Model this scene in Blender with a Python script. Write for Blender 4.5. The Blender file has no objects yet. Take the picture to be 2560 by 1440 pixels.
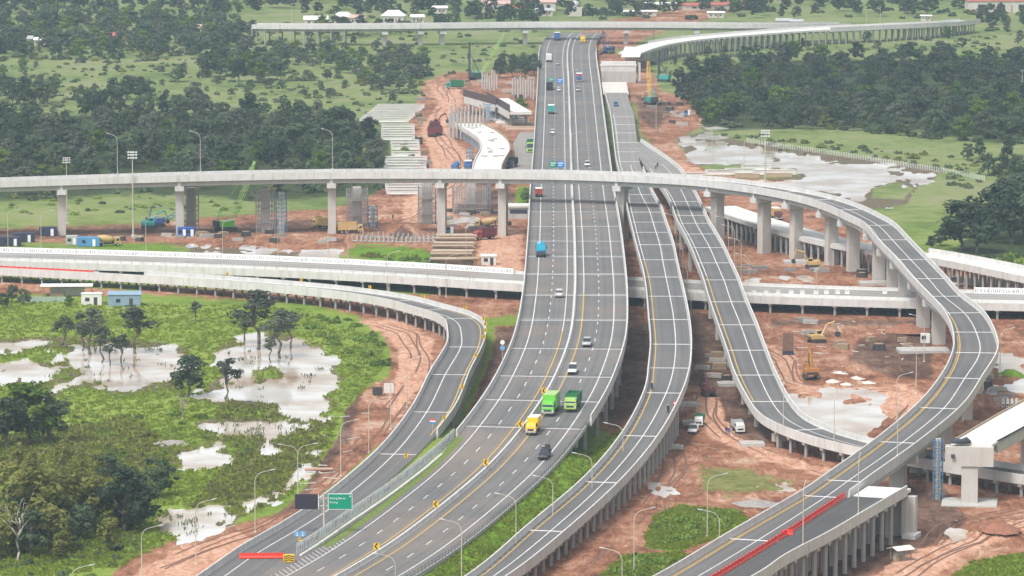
import bpy, bmesh, math, random
import numpy as np
from mathutils import Vector, Matrix
SC = bpy.context.scene
COL = SC.collection
# ------------------------------------------------------------------ camera
FPX, HC, YH = 11500.0, 150.0, -720.0        # focal length in photo pixels, height, horizon row
PIT = math.atan((720 - YH) / FPX)
camd = bpy.data.cameras.new('camera')
cam = bpy.data.objects.new('camera', camd); COL.objects.link(cam)
cam.location = (0, 0, HC)
cam.rotation_euler = (math.pi / 2 - PIT, 0, 0)
camd.sensor_width = 36.0
camd.lens = 36.0 * FPX / 2560.0
camd.clip_start = 5.0
camd.clip_end = 40000.0
SC.camera = cam
SC.render.resolution_x, SC.render.resolution_y = 1024, 576
# ------------------------------------------------------------------ sky and sun (bright overcast)
SUN_EL, SUN_AZ = math.radians(57), math.radians(216)     # azimuth clockwise from +Y
W = bpy.data.worlds.new('World'); SC.world = W; W.use_nodes = True
wn = W.node_tree.nodes; wl = W.node_tree.links
bg = wn['Background']
sky = wn.new('ShaderNodeTexSky'); sky.sky_type = 'NISHITA'; sky.sun_disc = False
sky.sun_elevation = SUN_EL; sky.sun_rotation = SUN_AZ
sky.air_density = 1.0; sky.dust_density = 4.0; sky.ozone_density = 1.0
hsv = wn.new('ShaderNodeHueSaturation'); hsv.inputs['Saturation'].default_value = 0.25
wl.new(sky.outputs[0], hsv.inputs['Color']); wl.new(hsv.outputs[0], bg.inputs[0])
bg.inputs[1].default_value = 0.122
sd = bpy.data.lights.new('sun', 'SUN'); sd.energy = 1.5; sd.angle = math.radians(11); sd.color = (1.0, 0.96, 0.9)
sun = bpy.data.objects.new('sun', sd); COL.objects.link(sun)
sun.location = (0, 0, 400)
sdir = Vector((math.sin(SUN_AZ) * math.cos(SUN_EL), math.cos(SUN_AZ) * math.cos(SUN_EL), math.sin(SUN_EL)))
sun.rotation_euler = (-sdir).to_track_quat('-Z', 'Y').to_euler()
vs = SC.view_settings
vs.view_transform = 'Standard'; vs.look = 'None'; vs.gamma = 1.0; vs.use_curve_mapping = False
vs.exposure = 0.80
SC.cycles.max_bounces = 5; SC.cycles.diffuse_bounces = 2; SC.cycles.glossy_bounces = 2
SC.cycles.transmission_bounces = 2; SC.cycles.volume_bounces = 0; SC.cycles.transparent_max_bounces = 4
rnd = random.Random(7)
nrng = np.random.default_rng(11)

# ------------------------------------------------------------------ pixel <-> world
_c, _s = math.cos(PIT), math.sin(PIT)
def G(px, py, z=0.0):
    """the point at height z that the photo shows at pixel (px, py)"""
    u = (px - 1280) / FPX; v = (720 - py) / FPX
    dy = _c + v * _s; dz = -_s + v * _c
    t = (z - HC) / dz
    return Vector((u * t, dy * t, z))
def PX(p):
    y, z = p[1], p[2] - HC
    d = y * _c - z * _s; v = y * _s + z * _c
    return 1280 + FPX * p[0] / d, 720 - FPX * v / d
def PPM(py, z=0.0):
    """photo pixels per metre at that row and height"""
    p = G(1280, py, z)
    return FPX / (p.y * _c - (z - HC) * _s)

# ------------------------------------------------------------------ materials
MATS = {}
def mat(name, col, rough=0.8, var=0.12, scale=0.6, metal=0.0, bump=0.0, bscale=3.0, spec=0.3, dirt=None, coat=0.0, streak=False):
    """principled surface with world-space noise in its colour; dirt = (colour, amount, scale)"""
    if name in MATS: return MATS[name]
    m = bpy.data.materials.new(name); m.use_nodes = True
    nt = m.node_tree; n = nt.nodes; l = nt.links
    b = n['Principled BSDF']
    b.inputs['Roughness'].default_value = rough; b.inputs['Metallic'].default_value = metal
    b.inputs['Specular IOR Level'].default_value = spec
    b.inputs['Coat Weight'].default_value = coat
    geo = n.new('ShaderNodeNewGeometry')
    out = None
    if var > 0 or dirt:
        nz = n.new('ShaderNodeTexNoise'); nz.inputs['Scale'].default_value = scale; nz.inputs['Detail'].default_value = 4
        l.new(geo.outputs['Position'], nz.inputs['Vector'])
        mx = n.new('ShaderNodeMix'); mx.data_type = 'RGBA'
        mx.inputs['A'].default_value = [max(0, c * (1 - 1.6 * var)) for c in col] + [1]
        mx.inputs['B'].default_value = [min(1, c * (1 + 1.6 * var)) for c in col] + [1]
        l.new(nz.outputs['Fac'], mx.inputs['Factor']); out = mx.outputs['Result']
    if dirt:
        d, amt, ds = dirt
        nz2 = n.new('ShaderNodeTexNoise'); nz2.inputs['Scale'].default_value = ds; nz2.inputs['Detail'].default_value = 6
        nz2.inputs['Roughness'].default_value = 0.7
        if streak:                                     # run-off stains: noise drawn out vertically
            vm = n.new('ShaderNodeVectorMath'); vm.operation = 'MULTIPLY'; vm.inputs[1].default_value = (1.0, 1.0, 0.12)
            l.new(geo.outputs['Position'], vm.inputs[0]); l.new(vm.outputs[0], nz2.inputs['Vector'])
        else: l.new(geo.outputs['Position'], nz2.inputs['Vector'])
        mr = n.new('ShaderNodeMapRange'); mr.inputs['From Min'].default_value = 0.48; mr.inputs['From Max'].default_value = 0.72
        mr.inputs['To Max'].default_value = amt
        l.new(nz2.outputs['Fac'], mr.inputs['Value'])
        mx2 = n.new('ShaderNodeMix'); mx2.data_type = 'RGBA'
        l.new(mr.outputs[0], mx2.inputs['Factor']); l.new(out, mx2.inputs['A']); mx2.inputs['B'].default_value = list(d) + [1]
        out = mx2.outputs['Result']
    if out is None: b.inputs['Base Color'].default_value = list(col) + [1]
    else: l.new(out, b.inputs['Base Color'])
    if bump > 0:
        nb = n.new('ShaderNodeTexNoise'); nb.inputs['Scale'].default_value = bscale; nb.inputs['Detail'].default_value = 5
        l.new(geo.outputs['Position'], nb.inputs['Vector'])
        bp = n.new('ShaderNodeBump'); bp.inputs['Strength'].default_value = bump; bp.inputs['Distance'].default_value = 0.1
        l.new(nb.outputs['Fac'], bp.inputs['Height']); l.new(bp.outputs[0], b.inputs['Normal'])
    MATS[name] = m
    return m
CONC = (0.56, 0.555, 0.54)
M_conc = mat('concrete_parapet', (0.60, 0.592, 0.572), 0.85, 0.11, 0.35, dirt=((0.36, 0.34, 0.31), 0.6, 0.9), streak=True)
M_conc2 = mat('concrete_structure', (0.46, 0.45, 0.43), 0.88, 0.08, 0.5, dirt=((0.30, 0.26, 0.22), 0.5, 0.8), streak=True)
M_conc3 = mat('concrete_fresh', (0.66, 0.65, 0.62), 0.85, 0.08, 0.3, dirt=((0.55, 0.5, 0.45), 0.5, 0.25))
M_pier = mat('concrete_pier', (0.50, 0.475, 0.44), 0.88, 0.07, 0.5, dirt=((0.34, 0.28, 0.23), 0.5, 0.8), streak=True)
M_pile = mat('concrete_pile', (0.36, 0.35, 0.34), 0.9, 0.12, 0.8)
M_white = mat('white_line_paint', (0.66, 0.65, 0.63), 0.7, 0.18, 1.2, dirt=((0.3, 0.29, 0.28), 0.6, 0.8))
M_yellow = mat('yellow_line_paint', (0.60, 0.38, 0.08), 0.7, 0.12, 1.0)
M_joint = mat('joint_concrete', (0.72, 0.71, 0.69), 0.8, 0.08, 1.0)
M_steel = mat('galvanised_steel', (0.55, 0.56, 0.56), 0.45, 0.05, 2.0, metal=0.5)
M_dark = mat('dark_steel', (0.06, 0.06, 0.065), 0.6, 0.2, 2.0)
M_black = mat('black_rubber', (0.02, 0.02, 0.022), 0.8, 0.1, 2.0)
M_glass = mat('vehicle_glass', (0.03, 0.04, 0.05), 0.08, 0.0, spec=0.6)
M_red = mat('red_barrier_plastic', (0.78, 0.05, 0.03), 0.45, 0.12, 1.0)
M_orange = mat('orange_machine_paint', (0.42, 0.19, 0.055), 0.5, 0.12, 1.5)
M_ylw = mat('yellow_paint', (0.80, 0.50, 0.03), 0.45, 0.06, 1.5)
M_green = mat('sign_green', (0.0, 0.27, 0.16), 0.5, 0.03, 1.0)
M_blue = mat('sign_blue', (0.02, 0.22, 0.62), 0.5, 0.03, 1.0)
M_signw = mat('sign_white', (0.8, 0.8, 0.8), 0.5, 0.0)
M_timber = mat('timber', (0.34, 0.26, 0.18), 0.85, 0.25, 1.5)
M_bluesteel = mat('blue_formwork', (0.09, 0.19, 0.31), 0.6, 0.25, 0.8)
M_scaf = mat('scaffold_steel', (0.34, 0.32, 0.32), 0.55, 0.1, 2.0, metal=0.3)

def asphalt(name, base, dark, stain=0.6):
    m = bpy.data.materials.new(name); m.use_nodes = True
    nt = m.node_tree; n = nt.nodes; l = nt.links; b = n['Principled BSDF']
    b.inputs['Roughness'].default_value = 0.82; b.inputs['Specular IOR Level'].default_value = 0.35
    geo = n.new('ShaderNodeNewGeometry')
    att = n.new('ShaderNodeAttribute'); att.attribute_name = 'across'     # metres across the carriageway
    n1 = n.new('ShaderNodeTexNoise'); n1.inputs['Scale'].default_value = 0.06; n1.inputs['Detail'].default_value = 5
    n2 = n.new('ShaderNodeTexNoise'); n2.inputs['Scale'].default_value = 1.7; n2.inputs['Detail'].default_value = 5
    l.new(geo.outputs['Position'], n1.inputs['Vector']); l.new(geo.outputs['Position'], n2.inputs['Vector'])
    cmb = n.new('ShaderNodeCombineXYZ'); l.new(att.outputs['Fac'], cmb.inputs['X'])
    n3 = n.new('ShaderNodeTexNoise'); n3.inputs['Scale'].default_value = 0.9; n3.inputs['Detail'].default_value = 3
    l.new(cmb.outputs[0], n3.inputs['Vector'])            # long wheel-track streaks
    a1 = n.new('ShaderNodeMath'); a1.operation = 'MULTIPLY_ADD'; a1.inputs[1].default_value = 0.5
    l.new(n1.outputs['Fac'], a1.inputs[0]); l.new(n3.outputs['Fac'], a1.inputs[2])
    a2 = n.new('ShaderNodeMath'); a2.operation = 'MULTIPLY_ADD'; a2.inputs[1].default_value = 0.25
    l.new(n2.outputs['Fac'], a2.inputs[0]); l.new(a1.outputs[0], a2.inputs[2])
    mr = n.new('ShaderNodeMapRange'); mr.inputs['From Min'].default_value = 0.68; mr.inputs['From Max'].default_value = 1.06
    l.new(a2.outputs[0], mr.inputs['Value'])
    mx = n.new('ShaderNodeMix'); mx.data_type = 'RGBA'
    mx.inputs['A'].default_value = list(dark) + [1]; mx.inputs['B'].default_value = list(base) + [1]
    l.new(mr.outputs[0], mx.inputs['Factor'])
    n4 = n.new('ShaderNodeTexNoise'); n4.inputs['Scale'].default_value = 0.035; n4.inputs['Detail'].default_value = 6; n4.inputs['Roughness'].default_value = 0.65
    l.new(geo.outputs['Position'], n4.inputs['Vector'])
    m4 = n.new('ShaderNodeMapRange'); m4.inputs['From Min'].default_value = 0.47; m4.inputs['From Max'].default_value = 0.66; m4.inputs['To Max'].default_value = stain
    l.new(n4.outputs['Fac'], m4.inputs['Value'])
    mx4 = n.new('ShaderNodeMix'); mx4.data_type = 'RGBA'; mx4.inputs['B'].default_value = (0.235, 0.185, 0.15, 1)     # laterite dust tracked onto the road
    l.new(m4.outputs[0], mx4.inputs['Factor']); l.new(mx.outputs['Result'], mx4.inputs['A']); l.new(mx4.outputs['Result'], b.inputs['Base Color'])
    MATS[name] = m
    return m
M_asph = asphalt('asphalt_worn', (0.178, 0.173, 0.170), (0.108, 0.106, 0.105))
M_asph2 = asphalt('asphalt_ramp', (0.150, 0.149, 0.149), (0.095, 0.095, 0.095), 0.22)
M_asph3 = asphalt('asphalt_fresh', (0.10, 0.10, 0.10), (0.06, 0.06, 0.061), 0.15)

# ------------------------------------------------------------------ mesh builder
class MB:
    def __init__(s): s.v = []; s.f = []; s.m = []; s.vn = 0
    def add(s, vs, fs, mi=0):
        o = len(s.v); s.v += [tuple(p) for p in vs]
        for f in fs: s.f.append([o + i for i in f]); s.m.append(mi)
        return s
    def box(s, c, d, rz=0.0, mi=0, top=1.0, topy=None):
        """c = centre of the base, d = full sizes, top = taper of the upper face"""
        ty = top if topy is None else topy
        hx, hy, hz = d[0] / 2, d[1] / 2, d[2]
        pts = [(-hx, -hy, 0), (hx, -hy, 0), (hx, hy, 0), (-hx, hy, 0), (-hx * top, -hy * ty, hz), (hx * top, -hy * ty, hz), (hx * top, hy * ty, hz), (-hx * top, hy * ty, hz)]
        ca, sa = math.cos(rz), math.sin(rz)
        pts = [(c[0] + x * ca - y * sa, c[1] + x * sa + y * ca, c[2] + z) for x, y, z in pts]
        return s.add(pts, [(0, 3, 2, 1), (4, 5, 6, 7), (0, 1, 5, 4), (1, 2, 6, 5), (2, 3, 7, 6), (3, 0, 4, 7)], mi)
    def tube(s, a, b, r0, r1=None, n=8, mi=0, caps=True):
        a, b = Vector(a), Vector(b); r1 = r0 if r1 is None else r1
        d = (b - a).normalized(); u = d.cross(Vector((0, 0, 1)))
        if u.length < 1e-3: u = Vector((1, 0, 0))
        u.normalize(); w = d.cross(u)
        pts = []
        for p, r in ((a, r0), (b, r1)):
            for k in range(n):
                t = 2 * math.pi * k / n; pts.append(p + u * (r * math.cos(t)) + w * (r * math.sin(t)))
        fs = [(k, (k + 1) % n, n + (k + 1) % n, n + k) for k in range(n)]
        if caps: fs += [tuple(range(n - 1, -1, -1)), tuple(range(n, 2 * n))]
        return s.add(pts, fs, mi)
    def path(s, pts, r, n=6, mi=0, r1=None):
        pts = [Vector(p) for p in pts]; k = len(pts)
        for i in range(k - 1):
            ra = r if r1 is None else r + (r1 - r) * i / (k - 1); rb = r if r1 is None else r + (r1 - r) * (i + 1) / (k - 1)
            s.tube(pts[i], pts[i + 1], ra, rb, n, mi)
        return s
    def loft(s, secs, mi=0, caps=True):
        """secs: list of rings (same number of points)"""
        n = len(secs[0]); pts = [p for r in secs for p in r]; fs = []
        for i in range(len(secs) - 1):
            for k in range(n): fs.append((i * n + k, i * n + (k + 1) % n, (i + 1) * n + (k + 1) % n, (i + 1) * n + k))
        if caps: fs += [tuple(range(n - 1, -1, -1)), tuple(range((len(secs) - 1) * n, len(secs) * n))]
        return s.add(pts, fs, mi)
    def prism(s, prof, x0, x1, mi=0):
        """profile of (y, z) points, extruded along x"""
        return s.loft([[(x0, y, z) for y, z in prof], [(x1, y, z) for y, z in prof]], mi)
    def quad(s, a, b, c, d, mi=0): return s.add([a, b, c, d], [(0, 1, 2, 3)], mi)
    def mesh(s, name, mats, smooth=False):
        me = bpy.data.meshes.new(name); me.from_pydata(s.v, [], s.f)
        if not isinstance(mats, (list, tuple)): mats = [mats]
        for m in mats: me.materials.append(m)
        if len(mats) > 1: me.polygons.foreach_set('material_index', s.m)
        if smooth: me.polygons.foreach_set('use_smooth', [True] * len(me.polygons))
        me.update(); return me
    def build(s, name, mats, parent=None, smooth=False):
        o = bpy.data.objects.new(name, s.mesh(name, mats, smooth)); COL.objects.link(o)
        if parent is not None: o.parent = parent
        return o
def link(name, me, parent=None, loc=None, rz=0.0, scale=None):
    o = bpy.data.objects.new(name, me); COL.objects.link(o)
    if parent is not None: o.parent = parent
    if loc is not None: o.location = loc
    if rz: o.rotation_euler = (0, 0, rz)
    if scale is not None: o.scale = scale
    return o
def tag(o, label=None, cat=None, group=None, kind=None):
    if label: o['label'] = label
    if cat: o['category'] = cat
    if group: o['group'] = group
    if kind: o['kind'] = kind
    return o
def thing(name, label, cat, loc=(0, 0, 0), rz=0.0, group=None, scale=None):
    o = bpy.data.objects.new(name, None); COL.objects.link(o)
    o.empty_display_size = 0.5
    o.location = loc; o.rotation_euler = (0, 0, rz)
    if scale is not None: o.scale = (scale,) * 3 if not isinstance(scale, (tuple, list)) else scale
    return tag(o, label, cat, group)
def kids(o): return [c for c in bpy.data.objects if c.parent is o]
CH = {}
def proto_children(root):
    """remember the part tree of a prototype (so that copying does not search all objects)"""
    CH[root.name] = []
    for o in list(COL.objects):
        if o.parent is root:
            CH[root.name].append((o, [g for g in COL.objects if g.parent is o]))
def dup(root, loc, rz=0.0, label=None, scale=None, group=None):
    r = root.copy(); COL.objects.link(r); r.location = loc; r.rotation_euler = (0, 0, rz)
    if label: r['label'] = label
    if group: r['group'] = group
    if scale is not None: r.scale = (scale,) * 3 if not isinstance(scale, (tuple, list)) else scale
    for c, gs in CH[root.name]:
        k = c.copy(); COL.objects.link(k); k.parent = r
        for g in gs:
            q = g.copy(); COL.objects.link(q); q.parent = k
    return r
class Kind:
    """a prototype that is used for the first placement and copied for the others"""
    def __init__(s, maker): s.maker = maker; s.root = None
    def put(s, loc, rz=0.0, label=None, scale=None, group=None):
        if s.root is None:
            s.root = s.maker(); proto_children(s.root); r = s.root
            r.location = loc; r.rotation_euler = (0, 0, rz)
            if label: r['label'] = label
            if group: r['group'] = group
            if scale is not None: r.scale = (scale,) * 3 if not isinstance(scale, (tuple, list)) else scale
            return r
        return dup(s.root, loc, rz, label, scale, group)
# ================================================================== ROADS
def cut(y, xl, xr, z):
    a, b = G(xl, y, z), G(xr, y, z); return ((a + b) / 2, 'cut', b.x - a.x)
def mid(px, py, z, w): return (G(px, py, z), 'w', w)
class Road:
    def __init__(s, st, ds=2.0, smooth=7, zs=None):
        C = np.array([tuple(q[0]) for q in st]); n = len(C)
        T = np.gradient(C[:, :2], axis=0); T /= np.linalg.norm(T, axis=1)[:, None]
        N = np.stack([T[:, 1], -T[:, 0]], 1)
        Wd = np.array([q[2] * abs(N[i, 0]) if q[1] == 'cut' else q[2] for i, q in enumerate(st)])
        D = np.concatenate([C, Wd[:, None]], 1)
        ch = np.concatenate([[0], np.cumsum(np.linalg.norm(np.diff(C[:, :2], axis=0), axis=1))])
        m = np.zeros_like(D)                                  # monotone-ish cubic (finite difference tangents)
        for i in range(n):
            a, b = max(i - 1, 0), min(i + 1, n - 1); m[i] = (D[b] - D[a]) / (ch[b] - ch[a])
        q = np.arange(0, ch[-1], ds); out = []
        for u in q:
            i = min(np.searchsorted(ch, u, 'right') - 1, n - 2); h = ch[i + 1] - ch[i]; t = (u - ch[i]) / h
            h00, h10, h01, h11 = 2 * t**3 - 3 * t**2 + 1, t**3 - 2 * t**2 + t, -2 * t**3 + 3 * t**2, t**3 - t**2
            out.append(h00 * D[i] + h10 * h * m[i] + h01 * D[i + 1] + h11 * h * m[i + 1])
        R = np.array(out)
        if smooth > 1:
            k = smooth; pad = np.concatenate([2 * R[:1] - R[k:0:-1], R, 2 * R[-1:] - R[-2:-k - 2:-1]])
            ker = np.hanning(2 * k + 1); ker /= ker.sum()
            R = np.stack([np.convolve(pad[:, j], ker, 'valid') for j in range(4)], 1)
        s.P = R[:, :3]; s.W = R[:, 3]; s.n = len(R); s.ds = ds
        T = np.gradient(s.P[:, :2], axis=0); T /= np.linalg.norm(T, axis=1)[:, None]
        s.T = T; s.N = np.stack([T[:, 1], -T[:, 0]], 1)      # N points to the right of travel
        s.px = np.array([PX(p) for p in s.P])
    def pt(s, i, o=0.0, dz=0.0, ref='C'):
        e = {'C': 0.0, 'L': -s.W[i] / 2, 'R': s.W[i] / 2}[ref]
        return (s.P[i, 0] + s.N[i, 0] * (e + o), s.P[i, 1] + s.N[i, 1] * (e + o), s.P[i, 2] + dz)
    def at(s, px=None, py=None):
        d = np.zeros(s.n)
        if px is not None: d += (s.px[:, 0] - px) ** 2
        if py is not None: d += (s.px[:, 1] - py) ** 2
        return int(np.argmin(d))
    def head(s, i): return math.atan2(-s.T[i, 0], s.T[i, 1])       # rotation that turns +Y along the road
    def strip(s, a, b, dz, mi, i0=0, i1=None, name='strip', parent=None, org=None, ref=('C', 'C'), step=1):
        """flat ribbon between lateral offsets a and b"""
        i1 = s.n - 1 if i1 is None else i1; mb = MB(); ids = list(range(i0, i1, step)) + [i1]; ac = []
        for i in ids:
            mb.v += [s.pt(i, a, dz, ref[0]), s.pt(i, b, dz, ref[1])]
            ac += [a + {'C': 0, 'L': -s.W[i] / 2, 'R': s.W[i] / 2}[ref[0]], b + {'C': 0, 'L': -s.W[i] / 2, 'R': s.W[i] / 2}[ref[1]]]
        for k in range(len(ids) - 1): mb.f.append([2 * k, 2 * k + 1, 2 * k + 3, 2 * k + 2]); mb.m.append(0)
        o = place(mb, name, mi, parent)
        at = o.data.attributes.new('across', 'FLOAT', 'POINT'); at.data.foreach_set('value', ac)
        return o
    def sweep(s, prof, ref, mi, i0=0, i1=None, name='wall', parent=None, step=1):
        """closed profile of (offset, dz) swept along the edge ref"""
        i1 = s.n - 1 if i1 is None else i1; mb = MB(); ids = list(range(i0, i1, step)) + [i1]
        rf = ref if isinstance(ref, (list, tuple)) else [ref] * len(prof)
        mb.loft([[s.pt(i, o, z, r) for (o, z), r in zip(prof, rf)] for i in ids])
        return place(mb, name, mi, parent)
    def dashes(s, off, ln, gap, w, dz, mi, i0, i1, name, parent, ref='C', ph=0):
        per = int(round((ln + gap) / s.ds)); nd = int(round(ln / s.ds))
        for i in range(i0 + ph, i1 - nd, per):
            mb = MB(); ids = list(range(i, i + nd + 1))
            for j in ids: mb.v += [s.pt(j, off - w / 2, dz, ref), s.pt(j, off + w / 2, dz, ref)]
            for k in range(len(ids) - 1): mb.f.append([2 * k, 2 * k + 1, 2 * k + 3, 2 * k + 2]); mb.m.append(0)
            place(mb, name, mi, parent)
    def joint(s, i, parent, w=0.5, dz=0.075, a=0.0, b=0.0, m=None, name='expansion_joint'):
        h = w / 2; mb = MB(); t = s.T[i]
        A = s.pt(i, a, dz, 'L'); B = s.pt(i, b, dz, 'R')
        f = lambda p, d, z=0: (p[0] + t[0] * d, p[1] + t[1] * d, p[2] + z)
        mb.add([f(A, -h), f(B, -h), f(B, h), f(A, h)] + [f(A, -h, -.04), f(B, -h, -.04), f(B, h, -.04), f(A, h, -.04)],
               [(0, 1, 2, 3), (4, 5, 1, 0), (5, 6, 2, 1), (6, 7, 3, 2), (7, 4, 0, 3)])
        return place(mb, name, m or M_joint, parent)
def place(mb, name, m, parent):
    """build a part given in world coordinates under a thing that stands at parent.location"""
    if parent is not None:
        l = parent.location; mb.v = [(x - l[0], y - l[1], z - l[2]) for x, y, z in mb.v]
    return mb.build(name, m, parent)
def parapet(R, side, parent, i0=0, i1=None, h=1.2, skirt=0.75, m=None, th=0.46, step=1):
    sg = -1 if side == 'L' else 1
    prof = [(0, 0.0), (sg * 0.12, 0.35), (sg * 0.2, h), (sg * th, h), (sg * th, -skirt), (sg * 0.0, -skirt)]
    return R.sweep(prof, side, m or M_conc, i0, i1, 'parapet', parent, step)
def deck(R, parent, asp, i0=0, i1=None, th=0.6, m=None):
    R.sweep([(0, 0), (0, 0), (0, -th), (0, -th)], ['L', 'R', 'R', 'L'], m or M_conc2, i0, i1, 'deck_slab', parent)
    return R.strip(0, 0, 0.055, asp, i0, i1, 'asphalt', parent, ref=('L', 'R'))
def line(R, off, ref, m, parent, i0=0, i1=None, w=0.22, name='lane_line'):
    return R.strip(off - w / 2, off + w / 2, 0.064, m, i0, i1, name, parent, ref=(ref, ref))
_cyl = {}
def cyl_mesh(n=8, m=None, name='pile'):
    k = (n, m.name, name)
    if k not in _cyl:
        _cyl[k] = MB().tube((0, 0, 0), (0, 0, 1), 1.0, 1.0, n).mesh(name, m)
    return _cyl[k]
_box = {}
def box_mesh(m, name='block'):
    k = (m.name, name)
    if k not in _box: _box[k] = MB().box((0, 0, 0), (1, 1, 1)).mesh(name, m)
    return _box[k]
def put_box(name, p, d, rz, m, parent):
    l = parent.location if parent is not None else Vector((0, 0, 0))
    return link(name, box_mesh(m, name), parent, (p[0] - l[0], p[1] - l[1], p[2] - l[2]), rz, d)
def put_pile(p, r, h, m, parent, name='pile', n=8):
    l = parent.location
    return link(name, cyl_mesh(n, m, name), parent, (p[0] - l[0], p[1] - l[1], p[2] - l[2]), 0, (r, r, h))
def pile_rows(R, parent, i0, i1, gap, offs, r=0.3, top=0.6, cap=0.7, capw=0.8, over=0.3, m=None, zmin=1.6):
    """rows of driven piles with a crosshead on each, under a slab"""
    st = max(1, int(round(gap / R.ds)))
    for i in range(i0, i1, st):
        z = R.P[i, 2] - top
        if z - cap < zmin: continue
        put_box('pile_cap', (R.P[i, 0], R.P[i, 1], z - cap), (R.W[i] + 2 * over, capw, cap), R.head(i), M_conc2, parent)
        for o in offs:
            q = R.pt(i, o * (R.W[i] / 2 - 0.4)); put_pile((q[0], q[1], -1.0), r, z - cap + 1.0, m or M_pile, parent)

# ---- centre lines measured on the photograph --------------------------------
A = Road([mid(x, y, z, 24.2) for y, x, z in [
    (1640, 470, 1.6), (1540, 668, 1.8), (1440, 858, 2.0), (1348, 1005, 2.4), (1200, 1191, 3.2), (1125, 1266, 4.4), (1043, 1330, 6.6), (960, 1381, 9.0),
    (850, 1424, 11.4), (740, 1437.5, 12.4), (640, 1438, 12.4), (560, 1435.5, 11.4), (480, 1430.5, 9.2), (387, 1428, 6.2), (299, 1425, 4.2),
    (211, 1422, 3.0), (140, 1419, 2.4), (108, 1424, 2.2), (85, 1440, 2.0), (66, 1475, 2.0), (50, 1530, 2.0), (32, 1620, 2.0), (16, 1720, 2.0), (2, 1830, 2.0), (-12, 1960, 2.0)]])
B = Road([cut(1560, 340, 470, 1.8), cut(1440, 520, 648, 2.0), cut(1384, 600, 722, 2.2), cut(1319, 712, 812, 2.5), cut(1257, 806, 903, 2.9), cut(1138, 946, 1040, 3.9), cut(1030, 1032, 1131, 4.8),
          cut(937, 1080, 1171, 5.2), cut(867, 1121, 1205, 5.0)] + [mid(x, y, z, w) for x, y, z, w in [
          (1166, 829, 4.8, 8.4), (1158, 808, 4.6, 8.4), (1125, 789, 4.4, 8.2), (1070, 774, 4.2, 8.0), (991, 753, 4.0, 8.0), (850, 732, 3.7, 8.0), (700, 717.5, 3.5, 8.0), (554, 706, 3.3, 8.0),
          (387, 695, 3.1, 8.2), (200, 684, 3.0, 9), (0, 673, 3.0, 10), (-140, 666, 3.0, 10)]], smooth=5)
CC = Road([cut(1620, 890, 975, 3.0), cut(1530, 1048, 1138, 3.3), cut(1440, 1192, 1284, 3.6), cut(1329, 1321, 1421, 4.2), cut(1204, 1467, 1556, 5.2), cut(1090, 1562, 1648, 6.6), cut(983, 1616, 1704, 8.2), cut(922, 1625, 1721, 9.2),
           cut(861, 1630, 1725, 10.0), cut(798, 1625, 1719, 10.8), cut(740, 1620, 1708, 11.4), cut(692, 1613, 1697, 11.6), cut(650, 1602, 1688, 11.6), cut(612, 1592, 1680, 11.3),
           cut(555, 1578, 1661, 10.6), cut(525, 1571, 1651, 10.0), cut(487, 1563, 1630, 9.0), cut(429, 1549, 1607, 7.2), cut(404, 1543, 1599, 6.5), cut(355, 1537, 1593, 5.2), cut(311, 1532, 1588, 4.2), cut(281, 1527, 1583, 3.6),
           cut(260, 1521, 1575, 3.2), cut(232, 1514, 1568, 3.0)])
DD = Road([cut(355, 1566, 1600, 5.2), cut(404, 1606, 1672, 6.5), cut(429, 1622, 1700, 7.2), cut(470, 1655, 1727, 8.4), cut(504, 1676, 1745, 9.2), cut(559, 1696, 1770, 10.0), cut(586, 1711, 1786, 10.2), cut(620, 1728, 1806, 10.2), cut(657, 1743, 1823, 10.0),
           cut(701, 1760, 1843, 9.8), cut(754, 1776, 1862, 9.2), cut(813, 1796, 1887, 8.4), cut(878, 1819, 1911, 7.4), cut(939, 1839, 1935, 6.4), cut(1004, 1872, 1968, 5.4)] + [mid(x, y, z, w) for x, y, z, w in [
           (1955, 1048, 4.7, 8.3), (2010, 1077, 4.2, 8.3), (2080, 1101, 3.8, 8.3), (2160, 1121, 3.5, 8.3), (2260, 1141, 3.4, 8.3), (2360, 1158, 3.4, 8.3), (2470, 1176, 3.4, 8.3), (2600, 1196, 3.4, 8.3), (2700, 1210, 3.4, 8.3)]], smooth=5)
EE = Road([mid(x, y, z, w) for x, y, z, w in [
           (-160, 463, 14.8, 8.4), (-20, 459, 15.2, 8.4), (150, 453.5, 15.6, 8.4), (500, 443, 16.6, 8.4), (830, 437, 17.1, 8.4), (1100, 436.5, 17.4, 8.4), (1300, 438, 17.7, 8.4), (1436, 440, 17.8, 8.4), (1600, 446, 18.0, 8.4), (1750, 454, 18.1, 8.4),
           (1871, 468, 18.1, 8.4), (1960, 482, 17.8, 8.4), (2040, 499, 17.2, 8.3), (2105, 520, 16.4, 8.2), (2160, 546, 15.6, 8.0)]] +
          [cut(559 + 6, 2162, 2231, 15.0), cut(601, 2191, 2266, 14.1), cut(649, 2238, 2312, 13.5), cut(696, 2278, 2357, 13.1), cut(740, 2320, 2396, 12.6), cut(784, 2361, 2451, 12.0), cut(830, 2384, 2480, 11.3), cut(882, 2387, 2491, 10.5),
           cut(946, 2359, 2455, 9.7), cut(1021, 2299, 2405, 9.2), cut(1107, 2198, 2304, 8.9), cut(1205, 2062, 2168, 8.7), cut(1242, 2008, 2118, 8.7), cut(1345, 1830, 1960, 8.6), cut(1440, 1672, 1806, 8.5), cut(1560, 1450, 1600, 8.4)], smooth=5)
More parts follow.
